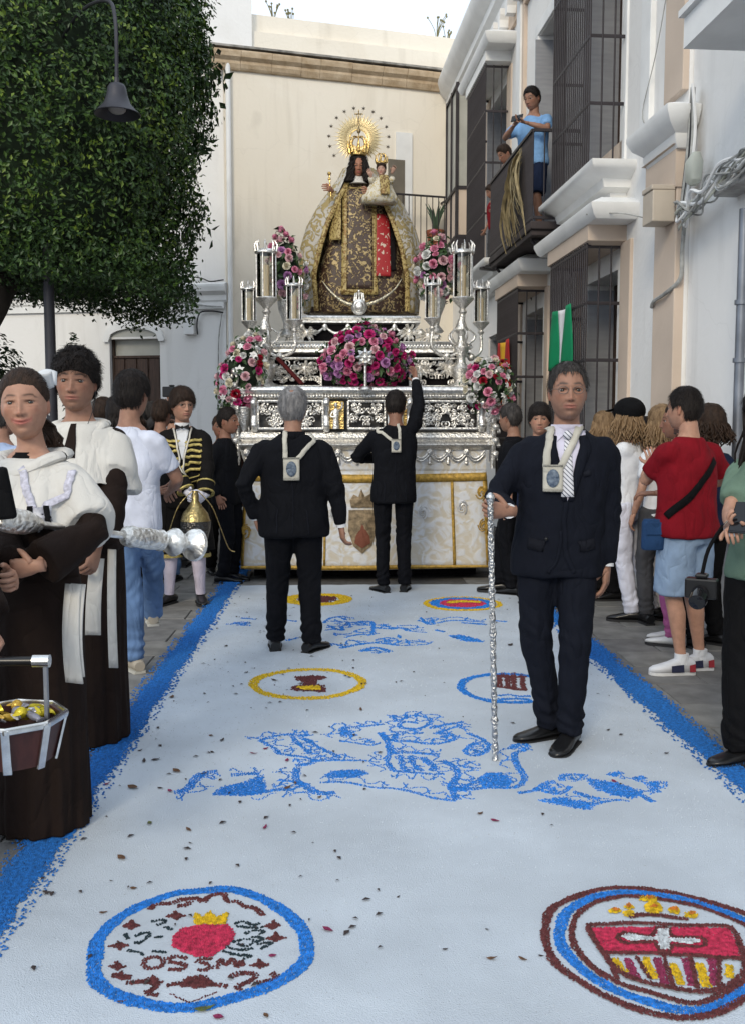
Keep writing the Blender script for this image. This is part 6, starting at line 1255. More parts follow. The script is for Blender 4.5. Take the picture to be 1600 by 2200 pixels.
# crown
def crown(name, c, r, h, m, parent, n=8, arches=True):
    q = MB(); c = Vector(c); q.lathe([(r*.9, 0), (r, h*.05), (r, h*.22), (r*.93, h*.28), (r*.88, h*.22), (r*.85, 0)], 24, c)
    for k in range(n):
        a = 2*PI*k/n; d = Vector((math.cos(a), math.sin(a), 0)); q.tube([c+d*r*.95+Vector((0, 0, h*.2)), c+d*r*1.15+Vector((0, 0, h*.55)), c+d*r*1.22+Vector((0, 0, h*.8))], [r*.24, r*.16, r*.05], 6); q.ell(c+d*r*1.2+Vector((0, 0, h*.86)), r*.10, 6); q.ell(c+d*r*1.08+Vector((0, 0, h*.42)), r*.16, 6)
    if arches:
        for k in range(4): a = PI*k/4; d = Vector((math.cos(a), math.sin(a), 0)); q.tube(cr([c+d*r*1.1+Vector((0, 0, h*.5)), c+d*r*.8+Vector((0, 0, h*1.05)), c+Vector((0, 0, h*1.1)), c-d*r*.8+Vector((0, 0, h*1.05)), c-d*r*1.1+Vector((0, 0, h*.5))], 4), r*.06, 5)
    return q.build(name, m, parent)
crown('crown', (sx_(770), -.10, sz_(343)), .095, .19, GOLD, ST)
# halo of rays and twelve stars
HC_ = Vector((sx_(771), -.02, sz_(299))); q = MB()
for r0 in (.098,): q.tube([HC_+Vector((math.cos(2*PI*k/40)*r0, 0, math.sin(2*PI*k/40)*r0)) for k in range(41)], .005, 6)
for k in range(40):
    a = 2*PI*k/40; n_ = 36
    P = [HC_+Vector((math.cos(a)*(.14-.016*math.sin(b)), -.012*math.cos(b*1.0), math.sin(a)*(.14-.016*math.sin(b)))) for b in (0, 1, 2, 3)]
halo = q.build('halo', GOLD, ST)
ray1 = MB(); ray1.add([(-.0065, 0, 0), (.0065, 0, 0), (.011, 0, .09), (0, 0, .155), (-.011, 0, .09), (0, -.006, .06), (0, .006, .06)], [(0, 1, 5), (1, 2, 5), (2, 3, 5), (3, 4, 5), (4, 0, 5), (1, 0, 6), (2, 1, 6), (3, 2, 6), (4, 3, 6), (0, 4, 6)]); rm = ray1.mesh('ray'); rm.materials.append(chased('pale gilded rays', (.78, .63, .36), .42, 60, .3))
for k in range(72):
    o = bpy.data.objects.new('ray', rm); COL.objects.link(o); o.parent = halo; a = 2*PI*k/72; o.location = HC_+Vector((math.sin(a)*.085, 0, math.cos(a)*.085)); o.rotation_euler = (0, a, 0); o.scale = (1.1, 1, 1.2 if k % 2 else 1.0)
star = MB(); star.add([((.026 if k % 2 == 0 else .011)*math.sin(k*PI/6), 0, (.026 if k % 2 == 0 else .011)*math.cos(k*PI/6)) for k in range(12)]+[(0, -.008, 0), (0, .008, 0)], [(k, (k+1) % 12, 12) for k in range(12)]+[((k+1) % 12, k, 13) for k in range(12)]); sm = star.mesh('star'); sm.materials.append(chased('dull star metal', (.42, .36, .28), .35))
for k in range(14):
    a = R(-124+k*248/13)
    if abs(a) < .05: continue
    o = bpy.data.objects.new('star', sm); COL.objects.link(o); o.parent = halo; o.location = HC_+Vector((math.sin(a)*.325, 0, math.cos(a)*.325))
    q = MB(); q.tube([HC_+Vector((math.sin(a)*.25, 0, math.cos(a)*.25)), HC_+Vector((math.sin(a)*.31, 0, math.cos(a)*.31))], .0009, 4); q.build('star_stem', GOLD, halo)
q = MB(); q.obox((HC_.x, -.03, sz_(330)), (HC_.x, -.03, sz_(238)), .012, .012); q.obox((HC_.x-.045, -.03, sz_(247)), (HC_.x+.045, -.03, sz_(247)), .012, .012); q.ell((HC_.x, -.03, sz_(283)), (.022, .022, .03), 8); q.build('cross', chased('dark gilt cross', (.34, .26, .15), .4), ST)
# child on her arm
cx_ = sx_(816); CH = Matrix.Translation((cx_, -.30, sz_(380))) @ Matrix.Rotation(R(-8), 4, 'Z') @ Matrix.Scale(.60, 4)
mb = MB(); ey = []; face(mb, ey, CH, (.55, .34, .26), (.05, .03, .02), True, 0, .5, 0, .6); mb.tube([CH @ Vector((0, .01, -.08)), CH @ Vector((0, .01, -.18))], .03, 10); mb.c += [(.55, .34, .26)]*20
for s_ in (-1, 1): hb2 = MB(); hand(hb2, Vector((cx_+s_*.11, -.40, sz_(400)+(.05 if s_ > 0 else 0))), Vector((s_*.3, -.4, .6)), Vector((-s_, 0, .3)), .55, .4, (.55, .34, .26)); hb2.build('hand', M_skin, ST, smooth=2)
ch = mb.build('child_skin', M_skin, ST, smooth=2); [e.build('eye', M_eye, ch, smooth=2) for e in ey]
hair(ch, CH, 'curly', 'brown', .014, 300, 3, lod=.7)
q = MB(); q.loft([(Vector((sx_(812), -.34, sz_(452))), .19, .12, 2.2), (Vector((sx_(812), -.34, sz_(440))), .185, .13, 2.2), (Vector((sx_(814), -.32, sz_(420))), .13, .11, 2.2), (Vector((cx_, -.30, sz_(402))), .085, .07, 2.2), (Vector((cx_, -.30, sz_(394))), .03, .035, 2)], 40)
for i, p in enumerate(q.v):
    a = math.atan2(p[1]+.33, p[0]-sx_(813)); q.v[i] = (p[0]+.008*math.sin(a*14), p[1]+.008*math.cos(a*14), p[2]+.012*math.sin(a*9)*(1 if p[2] < sz_(445) else 0))
for s_ in (-1, 1): q.tube([(cx_+s_*.06, -.31, sz_(403)), (cx_+s_*.10, -.36, sz_(408)), (cx_+s_*.115, -.40, sz_(402))], [.035, .035, .028], 10)
q.build('child_gown', pattern('cream gown with silver', (.62, .58, .48), (.55, .45, .22), .6, 22, .53, .58, 2, .3, .6), ST, smooth=2)
q = MB(); q.tube(cr([(cx_+.02, -.40, sz_(398)), (cx_+.03, -.46, sz_(420)), (cx_+.03, -.49, sz_(440))], 4), [(.05, .016)]*9, 8, up=Vector((1, 0, 0))); q.build('child_stole', GBR, ST)
crown('child_crown', (cx_, -.29, sz_(369)), .056, .10, GOLD, ST, 7)
# crescent moon at her feet, and the sceptre
q = MB(); P = cr([(sx_(694, 620), -.36, sz_(615)), (sx_(712), -.42, sz_(640)), (sx_(740), -.47, sz_(662)), (sx_(772), -.49, sz_(668)), (sx_(804), -.47, sz_(660)), (sx_(838), -.42, sz_(638)), (sx_(858), -.36, sz_(610))], 5); n_ = len(P); q.tube(P, [.004+.017*math.sin(PI*i/(n_-1)) for i in range(n_)], 10); q.build('crescent_moon', chased('pale gilt silver', (.72, .66, .50), .35), ST)
q = MB(); q.tube([(sx_(712), -.33, sz_(440)), (sx_(709), -.33, sz_(395))], .008, 6); q.ell((sx_(709), -.33, sz_(391)), .022, 8); q.ell((sx_(709), -.33, sz_(402)), .016, 8); q.build('sceptre', GOLD, ST)
# ================================================================ PEOPLE
M_sil2 = mat('plain silver', (.75, .75, .74), .25, metal=1, var=.15, vscale=20); M_lens = M_lg; M_phone = mat('black phone glass', (.008, .008, .01), .1); M_brass = chased('brass', (.40, .31, .14), .35, 40, .3)
def plaque(F, on, c, w, h, back, name='scapular_plaque', lab=None, m2=None, parent=None):
    """embroidered badge with a raised rim and dark oval picture"""
    c = Vector(c); y = 1 if back else -1
    o = F.patch(on, lambda u, v: (c.x+(u-.5)*w, c.z+(.5-v)*h), 6, 8, C_ribbon, name, .016, back, thick=.008)
    F.patch(on, lambda u, v: (c.x+w*.33*math.cos(2*PI*u)*v, c.z+h*.36*math.sin(2*PI*u)*v), 16, 3, m2 or mat('dark blue badge picture', (.03, .05, .09), .6, col2=(.16, .2, .25), vscale=60), 'badge_picture', .023, back, parent=None)
    for k in (0, 1): F.patch(on, lambda u, v, k=k: (c.x+(u-.5)*w, c.z+(.5-k)*h+(.5-v)*h*.07*(1 if k else 1)), 6, 1, mat('grey braid', (.26, .25, .22), .7, var=.2, vscale=90), 'badge_rim', .024, back)
    return o
def scapular(F, on, n1, n2, c, back, w=.028, pw=.085, ph=.11):
    for i, n in enumerate((n1, n2)):
        n = Vector(n); e = Vector(c)+Vector((((pw*.38) if n.x > c.x else -(pw*.38)), 0, ph*.5)); m = (n+e)/2
        top_ = Vector((n.x*.9, F.lean.y+.02, n.z+.05)); F.ribbon(on, [top_, n, m, e], w, C_ribbon, 'scapular_ribbon', .016)
    plaque(F, on, c, pw, ph, back)
def glasses(F, c=(.02, .02, .02)):
    m = mat('spectacle frame', c, .3); q = MB(); M = F.HM
    for s in (-1, 1):
        q.tube([M @ Vector((s*.031+.021*math.cos(a), -.098+.35*abs(.021*math.cos(a)+.0)*0, .002+.0155*math.sin(a))) for a in [2*PI*i/18 for i in range(19)]], .0013*F.k, 5, cap=False); q.tube([M @ Vector((s*.052, -.097, .006)), M @ Vector((s*.070, -.07, .008)), M @ Vector((s*.079, .0, .004))], .0013, 5)
    q.tube([M @ Vector((-.011, -.098, .006)), M @ Vector((.011, -.098, .006))], .0013, 5); return q.build('spectacles', m, F.root)
def shirt_front(F, on, z0=1.475, z1=1.16, w=.085, tie=None, m=None, lap=C_navy, back=False):
    k = F.k; L_ = F.lean
    F.patch(on, lambda u, v: (L_.x+(u-.5)*2*w*k*(1-v)**.85, (z0+(z1-z0)*v)*k), 8, 14, m or C_wht, 'shirt_front', .004)
    q = MB(); q.loft([(L_+Vector((0, .012, 1.452*k)), .078*k, .078*k, 2), (L_+Vector((0, .010, 1.485*k)), .073*k, .073*k, 2), (L_+Vector((0, .006, 1.503*k)), .070*k, .070*k, 2)], 24, cap=False); q.build('shirt_collar', m or C_wht, F.root, smooth=2, solid=.004)
    for s in (-1, 1):
        q = MB(); q.add([Vector((L_.x+s*.004*k, L_.y-.078*k, 1.468*k)), Vector((L_.x+s*.058*k, L_.y-.048*k, 1.502*k)), Vector((L_.x+s*.050*k, L_.y-.094*k, 1.425*k))], [(0, 1, 2)]); q.build('collar_point', m or C_wht, F.root, smooth=False, solid=.005)
        P = [(L_.x+s*.075*k, -.1, 1.47*k), (L_.x+s*w*.95*k, -.12, (z0-.06)*k), (L_.x+s*w*.62*k, -.13, (z0+z1)/2*k), (L_.x+s*.012*k, -.13, z1*k)]
        F.ribbon(on, P, .052*k, lap, 'lapel', .009, taper=lambda t: .75+.7*t*(1-t)*2-.35*t)
    if tie:
        F.patch(on, lambda u, v: (L_.x+(u-.5)*.05*k*(.55+.6*v), (1.448-.27*v)*k), 4, 12, tie, 'tie', .011); q = MB(); q.ell(L_+Vector((0, -.095*k, 1.455*k)), (.022*k, .016*k, .022*k), 10); q.build('tie_knot', tie, F.root)
def tailoring(F, m, back=False):
    k = F.k; x0 = F.lean.x*.5; e = cloth('suit edge', (.009, .010, .015))
    if not back:
        F.ribbon('jacket', [(x0+.012, -.2, 1.16*k), (x0+.010, -.2, 1.02*k), (x0+.018, -.2, .92*k), (x0+.055, -.19, .83*k)], .022*k, m, 'jacket_front_edge', .004)
        F.ribbon('jacket', [(x0-.006, -.2, 1.02*k), (x0-.016, -.2, .92*k), (x0-.06, -.19, .83*k)], .014*k, m, 'jacket_front_edge', .003)
        for s in (-1, 1): F.ribbon('jacket', [(x0+s*.085, -.19, .955*k), (x0+s*.12, -.17, .96*k), (x0+s*.155, -.13, .965*k)], .05*k, e, 'pocket_flap', .006)
        F.ribbon('jacket', [(x0+.085, -.19, 1.285*k), (x0+.125, -.17, 1.295*k)], .022*k, e, 'breast_pocket', .006)
    else:
        F.ribbon('jacket', [(x0, .2, 1.40*k), (x0, .2, 1.2*k), (x0, .2, 1.0*k), (x0, .2, .82*k)], .006*k, e, 'back_seam', .003)
        for s in (-1, 1): F.ribbon('jacket', [(x0+s*.105, .2, 1.0*k), (x0+s*.112, .2, .9*k), (x0+s*.12, .2, .82*k)], .008*k, e, 'jacket_vent', .004)
def suit(F, m=C_suit, r=1.0, shoes=True):
    F.trousers(m, r); F.top('jacket', m, Fig.SUIT); 
    if shoes: F.shoes(C_shoe)
    for i in range(2):                               # shirt cuffs
        d = (F.wr[i]-F.el[i]).normalized(); q = MB(); q.tube([F.wr[i]-d*.03, F.wr[i]+d*.006], .033*F.k, 14); q.build('shirt_cuff', C_wht, F.root)
def stripes(name, a, b, sc=30, rot=.8):
    if name in MATS: return MATS[name]
    m = mat(name, a, .5); N = m.node_tree.nodes; w = N.new('ShaderNodeTexWave'); w.inputs['Scale'].default_value = sc; mp = N.new('ShaderNodeMapping'); mp.inputs['Rotation'].default_value = (0, rot, 0); tc = N.new('ShaderNodeTexCoord'); m.node_tree.links.new(tc.outputs['Object'], mp.inputs[0]); m.node_tree.links.new(mp.outputs[0], w.inputs['Vector'])
    r = N.new('ShaderNodeMapRange'); r.inputs[1].default_value = .80; r.inputs[2].default_value = .86; m.node_tree.links.new(w.outputs[1], r.inputs[0]); mx = N.new('ShaderNodeMix'); mx.data_type = 'RGBA'; mx.inputs[6].default_value = (*a, 1); mx.inputs[7].default_value = (*b, 1); m.node_tree.links.new(r.outputs[0], mx.inputs[0]); m.node_tree.links.new(mx.outputs[2], N['Principled BSDF'].inputs['Base Color']); return m
def hold(o, label, cat, group=None): return tag(o, label, cat, group)
# --- the marshal with the staff
pa = Vector((.99, 4.32))
def fig_at(label, loc, rz, H, **kw):
    """place a figure; hands and feet may be given as (px, py, Y) picture points measured at a distance"""
    c, s = math.cos(-rz), math.sin(-rz)
    def loc_(p): return Vector((c*(p.x-loc[0])-s*(p.y-loc[1]), s*(p.x-loc[0])+c*(p.y-loc[1]), p.z-kw.get('z', 0)))
    if 'hpx' in kw: kw['hands'] = tuple(None if h is None else loc_(at(*h)) for h in kw.pop('hpx'))
    if 'fpx' in kw: kw['feet'] = tuple(tuple(loc_(gp(*f)))[:2] for f in kw.pop('fpx'))
    return Fig(label, loc, rz, H, **kw)
A = fig_at('older man in navy suit, striped tie and glasses holding a tall silver staff', pa, R(-10), 1.75, b=1.06, skin=OLIVE, lean=(.035, .0), head=(R(4), R(-2), 0), hpx=((1092, 1098, 4.05), (1302, 1228, 4.28)), hints=((-.7, .35, -.75), (.5, .7, 0)), fpx=((1182, 1588), (1222, 1606)), knees=((-.9, -.6, 0), (.1, -1, 0)), foot_rot=(R(-62), R(-22)), curl=(1.05, .35), hdir=((-.75, -.35, .05), None), hlat=((-.05, -.35, 1), None))
A.body(HC['salt'], beard=.22, age=1); A.add_hair(style='recede', colour='salt', thick=.009, strands=1400, seed=1); glasses(A, (.10, .09, .085))
suit(A, C_navy); tailoring(A, C_navy); shirt_front(A, 'jacket', tie=stripes('silver tie with dark stripes', (.62, .62, .66), (.03, .04, .07), 22), m=cloth('pale lilac shirt', (.60, .58, .70)))
cpl = A.L(at(1187, 1028, 4.16)); scapular(A, 'jacket', A.L(at(1170, 915, 4.2)), A.L(at(1250, 905, 4.2)), cpl, False, .030, .086, .112)
q = MB(); q.ell(A.L(at(1172, 1158, 4.17)), .009, 8); q.build('button', C_shoe, A.root)
hp = at(1052, 1093, 3.97); ft = gp(1063, 1638)
stf = thing('silver_staff', 'tall embossed silver staff gripped by the man in glasses', 'staff', (ft.x, ft.y, 0)); q = MB(); d_ = Vector((hp.x-ft.x, hp.y-ft.y, hp.z+.035)); P = [d_*(i/60) for i in range(61)]
q.tube(P, [.0125+.0022*math.sin(i*2.1)+(.004 if i % 10 == 0 else 0) for i in range(61)], 12); q.build('shaft', chased('embossed staff silver', (.70, .69, .67), .3, 90, 1.0), stf); q = MB(); q.ell(d_+Vector((0, 0, .012)), (.02, .02, .022), 10); q.build('knob', M_sil2, stf); q = MB(); q.lathe([(.008, 0), (.011, .03), (.016, .05), (.013, .07)], 12); q.build('ferrule', M_sil2, stf)
# --- grey-haired man seen from behind
Bm = fig_at('grey-haired man in black suit seen from behind, scapular on his back', (-.30, 6.12), R(180), 1.715, b=1.16, skin=OLIVE, fpx=((670, 1402), (592, 1398)), hpx=((733, 1130, 6.1), (550, 1112, 6.1)), hints=((-.6, .6, 0), (.6, .6, 0)), foot_rot=(R(-32), R(5)), curl=(.5, .5), head=(R(-6), R(-4), 0))
Bm.body(HC['grey'], age=1); Bm.add_hair(style='short', colour='grey', thick=.012, strands=1500, seed=2, bald=.018); suit(Bm, C_suit, 1.08); tailoring(Bm, C_suit, True)
scapular(Bm, 'jacket', Bm.L(at(611, 928, 5.98)), Bm.L(at(683, 936, 5.98)), Bm.L(at(626, 1008, 5.95)), True, .026, .10, .135)
q = MB(); q.loft([(Vector((0, .018, 1.445*Bm.k)), .082, .080, 2), (Vector((0, .014, 1.50*Bm.k)), .074, .074, 2)], 24, cap=False); q.build('jacket_collar', C_suit, Bm.root, smooth=2, solid=.006)
# --- man reaching up to the float
Cm = fig_at('slim man in black suit reaching up to touch the float', (.47, 8.47), R(180), 1.80, b=.98, skin=TAN, fpx=((868, 1272), (822, 1274)), hpx=((892, 812, 8.85), (812, 985, 8.75)), hints=((-.8, .3, -.4), (1, .15, -.5)), foot_rot=(R(-12), R(30)), curl=(.35, .5), shrug=(.07, 0), lean=(-.02, -.03), head=(R(-10), R(8), 0))
Cm.body(HC['black']); Cm.add_hair(style='short', colour='black', thick=.009, strands=900, seed=3); suit(Cm, C_suit, .92); tailoring(Cm, C_suit, True)
scapular(Cm, 'jacket', Cm.L(at(806, 918, 8.33)), Cm.L(at(856, 906, 8.33)), Cm.L(at(851, 958, 8.33)), True, .024, .085, .11)
# --- robed girl and boy
def robe(F, m=C_habit, sr=1.0):
    k = F.k; F.top('habit', m, ((.90, .20, .15, 0), (1.0, .185, .14, 0), (1.15, .18, .13, 0), (1.3, .185, .12, 0), (1.385, .165, .10, .004), (1.43, .12, .085, .01), (1.47, .075, .07, .012)), 'wide', sr)
    mb = MB(); R_ = [(.02, .185, .175), (.10, .185, .175), (.40, .182, .165), (.70, .188, .16), (.92, .185, .15), (1.0, .180, .143)]; mb.loft([(F.lean*max(0, (z-.9)/.5)+Vector((0, 0, z*k)), a*k, b*k, 2.1) for z, a, b in cr(R_, 5)], 120)
    for i, p in enumerate(mb.v):
        a = math.atan2(p[1], p[0]); f = max(0, 1-p[2]/(1.0*k)); g_ = 1+.055*f*math.sin(a*11+2*noise.noise(Vector((a, p[2]*1.5, 2))))+.03*f*math.sin(a*23+1); mb.v[i] = (p[0]*g_, p[1]*g_, p[2])
    o = mb.build('habit_skirt', m, F.root, smooth=2); F.bv['skirt'] = BVHTree.FromPolygons([Vector(v) for v in mb.v], mb.f)
def cape(F, rings, hem, m=C_cape, folds=9, amp=.02, name='cape', ph=0, ar=.088):
    """circular cape falling over the arms: rings of (z, half width, half depth, x shift, y shift); hem(angle) drops the lower edge"""
    k = F.k; RR = cr(rings, 4); mb = MB(); z0, z1 = rings[-1][0]*k, rings[0][0]*k
    mb.loft([(F.lean+Vector((sx*k, sy*k, z*k)), a*k, b*k, 2.1) for z, a, b, sx, sy in RR], 48)
    for j in range(2):
        a, e = F.sh[j], F.el[j]; mb.ell(a+Vector((-(-1, 1)[j]*.02*k, 0, -.012*k)), .066*k, 14); d = e-a; L_ = 1.0 if e.z > z0 else max(.2, (a.z-z0-.02)/max(.01, a.z-e.z)); mb.tube([a, a+d*.35, a+d*.6*L_, a+d*L_*.84], [.068*k, ar*k, ar*1.05*k, ar*1.1*k], 16)
    def fold(p):
        t = max(0, min(1, (z1-p.z)/(z1-z0))); an = math.atan2(p.y-F.lean.y, p.x-F.lean.x); return amp*t**1.4*(math.sin(an*folds+ph+1.8*noise.noise(Vector((math.cos(an)*2, math.sin(an)*2, t*1.5))))+.5*math.sin(an*folds*.47+1))-amp*.3*t
    o = F.finish(name, mb, m, .011, 16, .004, fold); me = o.data
    for v in me.vertices:
        t = max(0, min(1, (z1-v.co.z)/(z1-z0))); an = math.atan2(v.co.y-F.lean.y, v.co.x-F.lean.x); v.co.z += hem(an)*t**3*k+.010*t**4*math.sin(an*folds*1.3+ph)
    F.bv[name] = BVHTree.FromPolygons([v.co.copy() for v in me.vertices], [tuple(p.vertices) for p in me.polygons]); return o
def hood_roll(F, m=C_cape, w=.03, z=1.46, r=.11): 
    k = F.k; q = MB(); q.tube([F.lean+Vector((r*k*math.cos(a)*1.08, r*k*.95*math.sin(a)+.01, z*k-.035*k*max(0, -math.sin(a))**2*1.6+.015*k*max(0, math.sin(a)))) for a in [2*PI*i/36 for i in range(37)]], [(w*k, w*.62*k)]*37, 10, cap=False); return q.build('hood_collar', m, F.root)
def hanging(F, p, w, z0, m, name='belt_end', sway=.0, dz=0):
    """a flat strip of cloth that hangs from p down to height z0"""
    p = Vector(p); q = MB(); q.sheet(lambda u, v: p+Vector(((u-.5)*w*(1+.12*v)+sway*v, -.018*math.sin(v*3)-.02*v, (z0-p.z)*v)), 3, 14); return q.build(name, m, F.root, smooth=2, solid=.006)
G = fig_at('smiling robed girl with white cape and tied-back hair gripping silver', (-1.10, 3.44), R(-22), 1.66, b=.92, skin=LIGHT, fem=True, head=(R(30), R(-3), R(-3)), hpx=((16, 1240, 3.12), (80, 1216, 3.12)), hints=((-.9, .3, -.6), (.95, .25, -.55)), curl=(1.0, 1.0), hdir=((.75, -.45, -.1), (-.85, -.3, -.12)), hlat=((.1, -.2, 1), (.1, -.3, 1)))
G.body(HC['brown'], smile=1.25, look=.05); G.add_hair(style='pulled', colour='brown', thick=.008, strands=2600, seed=4)
robe(G, sr=.92)
cape(G, ((1.452, .105, .10, 0, 0), (1.425, .14, .115, 0, 0), (1.385, .18, .13, 0, 0), (1.32, .215, .16, 0, -.015), (1.25, .245, .19, .01, -.03), (1.185, .272, .205, .02, -.04)), lambda a: -.02*math.sin(a*2+.6)-.045*max(0, math.cos(a))**4+.02*max(0, -math.sin(a)), folds=7, amp=.016, ph=1)
hood_roll(G, w=.034, r=.115); q = MB(); q.loft([(G.lean+Vector((0, .01, 1.40*G.k)), .105, .095, 2), (G.lean+Vector((0, .008, 1.46*G.k)), .075, .07, 2), (G.lean+Vector((0, .006, 1.475*G.k)), .062, .06, 2)], 24); q.build('dark_undershirt', C_blk, G.root)
for a, b in (((152, 962), (100, 1062)), ((20, 985), (58, 1060))): G.ribbon('cape', [G.L(at(*a, 3.25)), G.L(at((a[0]+b[0])/2, (a[1]+b[1])/2, 3.2)), G.L(at(*b, 3.15))], .026, mat('lilac white ribbon', (.56, .55, .64), .7, var=.2, vscale=70), 'scapular_ribbon', .006)
c = G.L(at(84, 1098, 3.15)); fr = [G.L(at(*p, 3.15)) for p in ((50, 1060), (104, 1055), (112, 1130), (58, 1134))]
G.ribbon('cape', [fr[1], (Vector(fr[1])+Vector(fr[2]))/2, fr[2]], .016, C_blk, 'badge_edge', .02); G.ribbon('cape', [fr[0], (Vector(fr[0])+Vector(fr[3]))/2, fr[3]], .016, C_blk, 'badge_edge', .02)
G.ribbon('cape', [G.L(at(78, 1062, 3.15)), G.L(at(82, 1095, 3.15)), G.L(at(86, 1132, 3.15))], .075, mat('white badge with grey print', (.66, .66, .70), .6, col2=(.16, .16, .2), vscale=34), 'badge_picture', .016, thick=.006)
w0 = G.L(at(158, 1255, 3.25)); hanging(G, (w0.x, w0.y, w0.z), .062, G.L(at(158, 1468, 3.22)).z, C_cape, sway=.012); hanging(G, (w0.x+.012, w0.y+.012, w0.z), .058, G.L(at(158, 1455, 3.22)).z, C_cape)
M_h = G.HM; q = MB()
for s in (-1, 1):
    q.sheet(lambda u, v, s=s: M_h @ Vector((.062+s*.004+.055*(u-.5)*1.2, .055+s*.035*v+.02*u, .085+.050*(v-.3)+s*.012*math.sin(u*3))), 6, 6)
q.ell(M_h @ Vector((.058, .07, .085)), .014, 8); q.build('hair_bow', mat('stiff white bow', (.68, .70, .72), .7), G.root, smooth=2, solid=.006)
q = MB(); r = random.Random(8)
for k in range(60): b_ = Vector((r.uniform(-.02, .03), .105, -.02)); q.tube([M_h @ p for p in (b_, b_+Vector((.03+r.gauss(0, .008), .02, -.05)), b_+Vector((.062+r.gauss(0, .008), -.01+r.gauss(0, .008), -.095)), b_+Vector((.070+r.gauss(0, .01), -.03, -.125)))], [.006, .007, .005, .002], 4)
q.ell(M_h @ Vector((0, .115, .0)), (.034, .03, .034), 10); q.build('ponytail', HM['brown'], G.root)
for s_ in (1,): q = MB(); q.ell(M_h @ Vector((.078, -.005, -.036)), .0042, 8); q.build('earring', M_sil2, G.root)
Boy = fig_at('curly-haired youth in white cape and dark habit standing behind the girl', (-1.19, 4.42), R(-6), 1.80, b=1.0, skin=OLIVE, head=(R(10), R(1), R(2)), hpx=((70, 1190, 4.14), (205, 1195, 4.12)), hints=((-.9, .3, -.5), (1, .25, -.3)), curl=(.9, .9))
Boy.body(HC['black'], beard=.05, look=.08); Boy.add_hair(style='curly', colour='black', thick=.017, strands=3200, seed=5); robe(Boy)
cape(Boy, ((1.475, .095, .09, 0, 0), (1.435, .14, .115, 0, 0), (1.385, .19, .135, 0, 0), (1.33, .225, .16, 0, -.01), (1.26, .25, .185, 0, -.02), (1.20, .27, .20, .01, -.03)), lambda a: -.02*math.cos(a)-.03*max(0, math.cos(a))**4, folds=6, amp=.014, ph=2)
hood_roll(Boy, w=.03, r=.10); Boy.patch('cape', lambda u, v: (.012+(u-.5)*.05*(.35+.9*v), 1.50-.17*v), 4, 8, C_habit, 'cape_slit', .004)
q = MB(); q.tube(cr([Boy.HM @ Vector((.074, .0, -.02)), Boy.HM @ Vector((.078, -.005, -.06)), Boy.HM @ Vector((.07, -.03, -.12)), Boy.lean+Vector((.06, -.10, 1.44))], 4), .0016, 5); q.build('earpiece_wire', C_shoe, Boy.root)
for px_, y0, y1, w in ((210, 1200, 1362, .062), (242, 1150, 1432, .036)): w0 = Boy.L(at(px_, y0, 4.18)); hanging(Boy, w0, w, Boy.L(at(px_, y1, 4.18)).z, C_cape, sway=-.02 if px_ < 230 else 0)
# silver candlestick carried level under the girl's arm
a0, a1 = at(22, 1118, 3.08), at(428, 1172, 3.80); ax = (a1-a0); LN = ax.length; cs = thing('silver_candlestick', 'ornate silver processional candlestick carried level under the girl\'s arm', 'candlestick', a0)
Rm = ax.to_track_quat('Z', 'Y').to_matrix().to_4x4(); tt = lambda px_: LN*(px_-22)/(428-22)
def lat(prof, name, m): q = MB(); q.lathe(prof, 20, (0, 0, 0), M=Rm); return q.build(name, m, cs)
lat([(.01, -.06), (.036, -.05), (.042, 0), (.04, .06), (.028, .10), (.02, .12)], 'drum', SILV); lat([(.013, .10), (.013, tt(245))], 'shaft', SILV2)
lat([(.02, tt(243)), (.036, tt(250)), (.041, tt(262)), (.037, tt(275)), (.041, tt(300)), (.037, tt(325)), (.042, tt(330)), (.03, tt(336)), (.014, tt(340))], 'embossed_socket', SILV); lat([(.012, tt(336)), (.012, tt(345)), (.04, tt(350)), (.056, tt(364)), (.04, tt(380)), (.02, tt(386))], 'knop', SILV2); lat([(.02, tt(384)), (.016, tt(398)), (.03, tt(404)), (.062, tt(412)), (.066, tt(418)), (.06, tt(421)), (.02, tt(416))], 'drip_pan', SILV2)
# --- figure cut by the left edge, with the bucket
E = fig_at('robed bearer in dark habit and white cape holding a wooden bucket', (-1.40, 2.95), R(10), 1.64, b=.95, skin=LIGHT, hpx=(None, (-14, 1412, 2.74)), hints=(None, (.5, .8, 0)), curl=(.4, 1.2), hdir=(None, (.55, -.3, -.75)), hlat=(None, (.6, -.6, .4)))
E.body(HC['brown']); E.add_hair(style='short', colour='brown'); robe(E)
cape(E, ((1.475, .095, .09, 0, 0), (1.435, .14, .115, 0, 0), (1.385, .18, .13, 0, 0), (1.3, .21, .16, 0, -.01), (1.22, .23, .18, 0, -.01), (1.16, .24, .19, 0, -.01)), lambda a: 0, folds=7, amp=.012)
bk = at(28, 1590, 2.72); bt = thing('wooden_bucket', 'dark red wooden bucket with silver straps and bail handle, full of sweets', 'bucket', (bk.x, bk.y, bk.z-.055))
M_bw = mat('dark red stained wood', (.055, .016, .014), .5, var=.25, vscale=6, stretch=(6, 6, 1)); rb_, rt_ = .115, .148; hb_ = .125
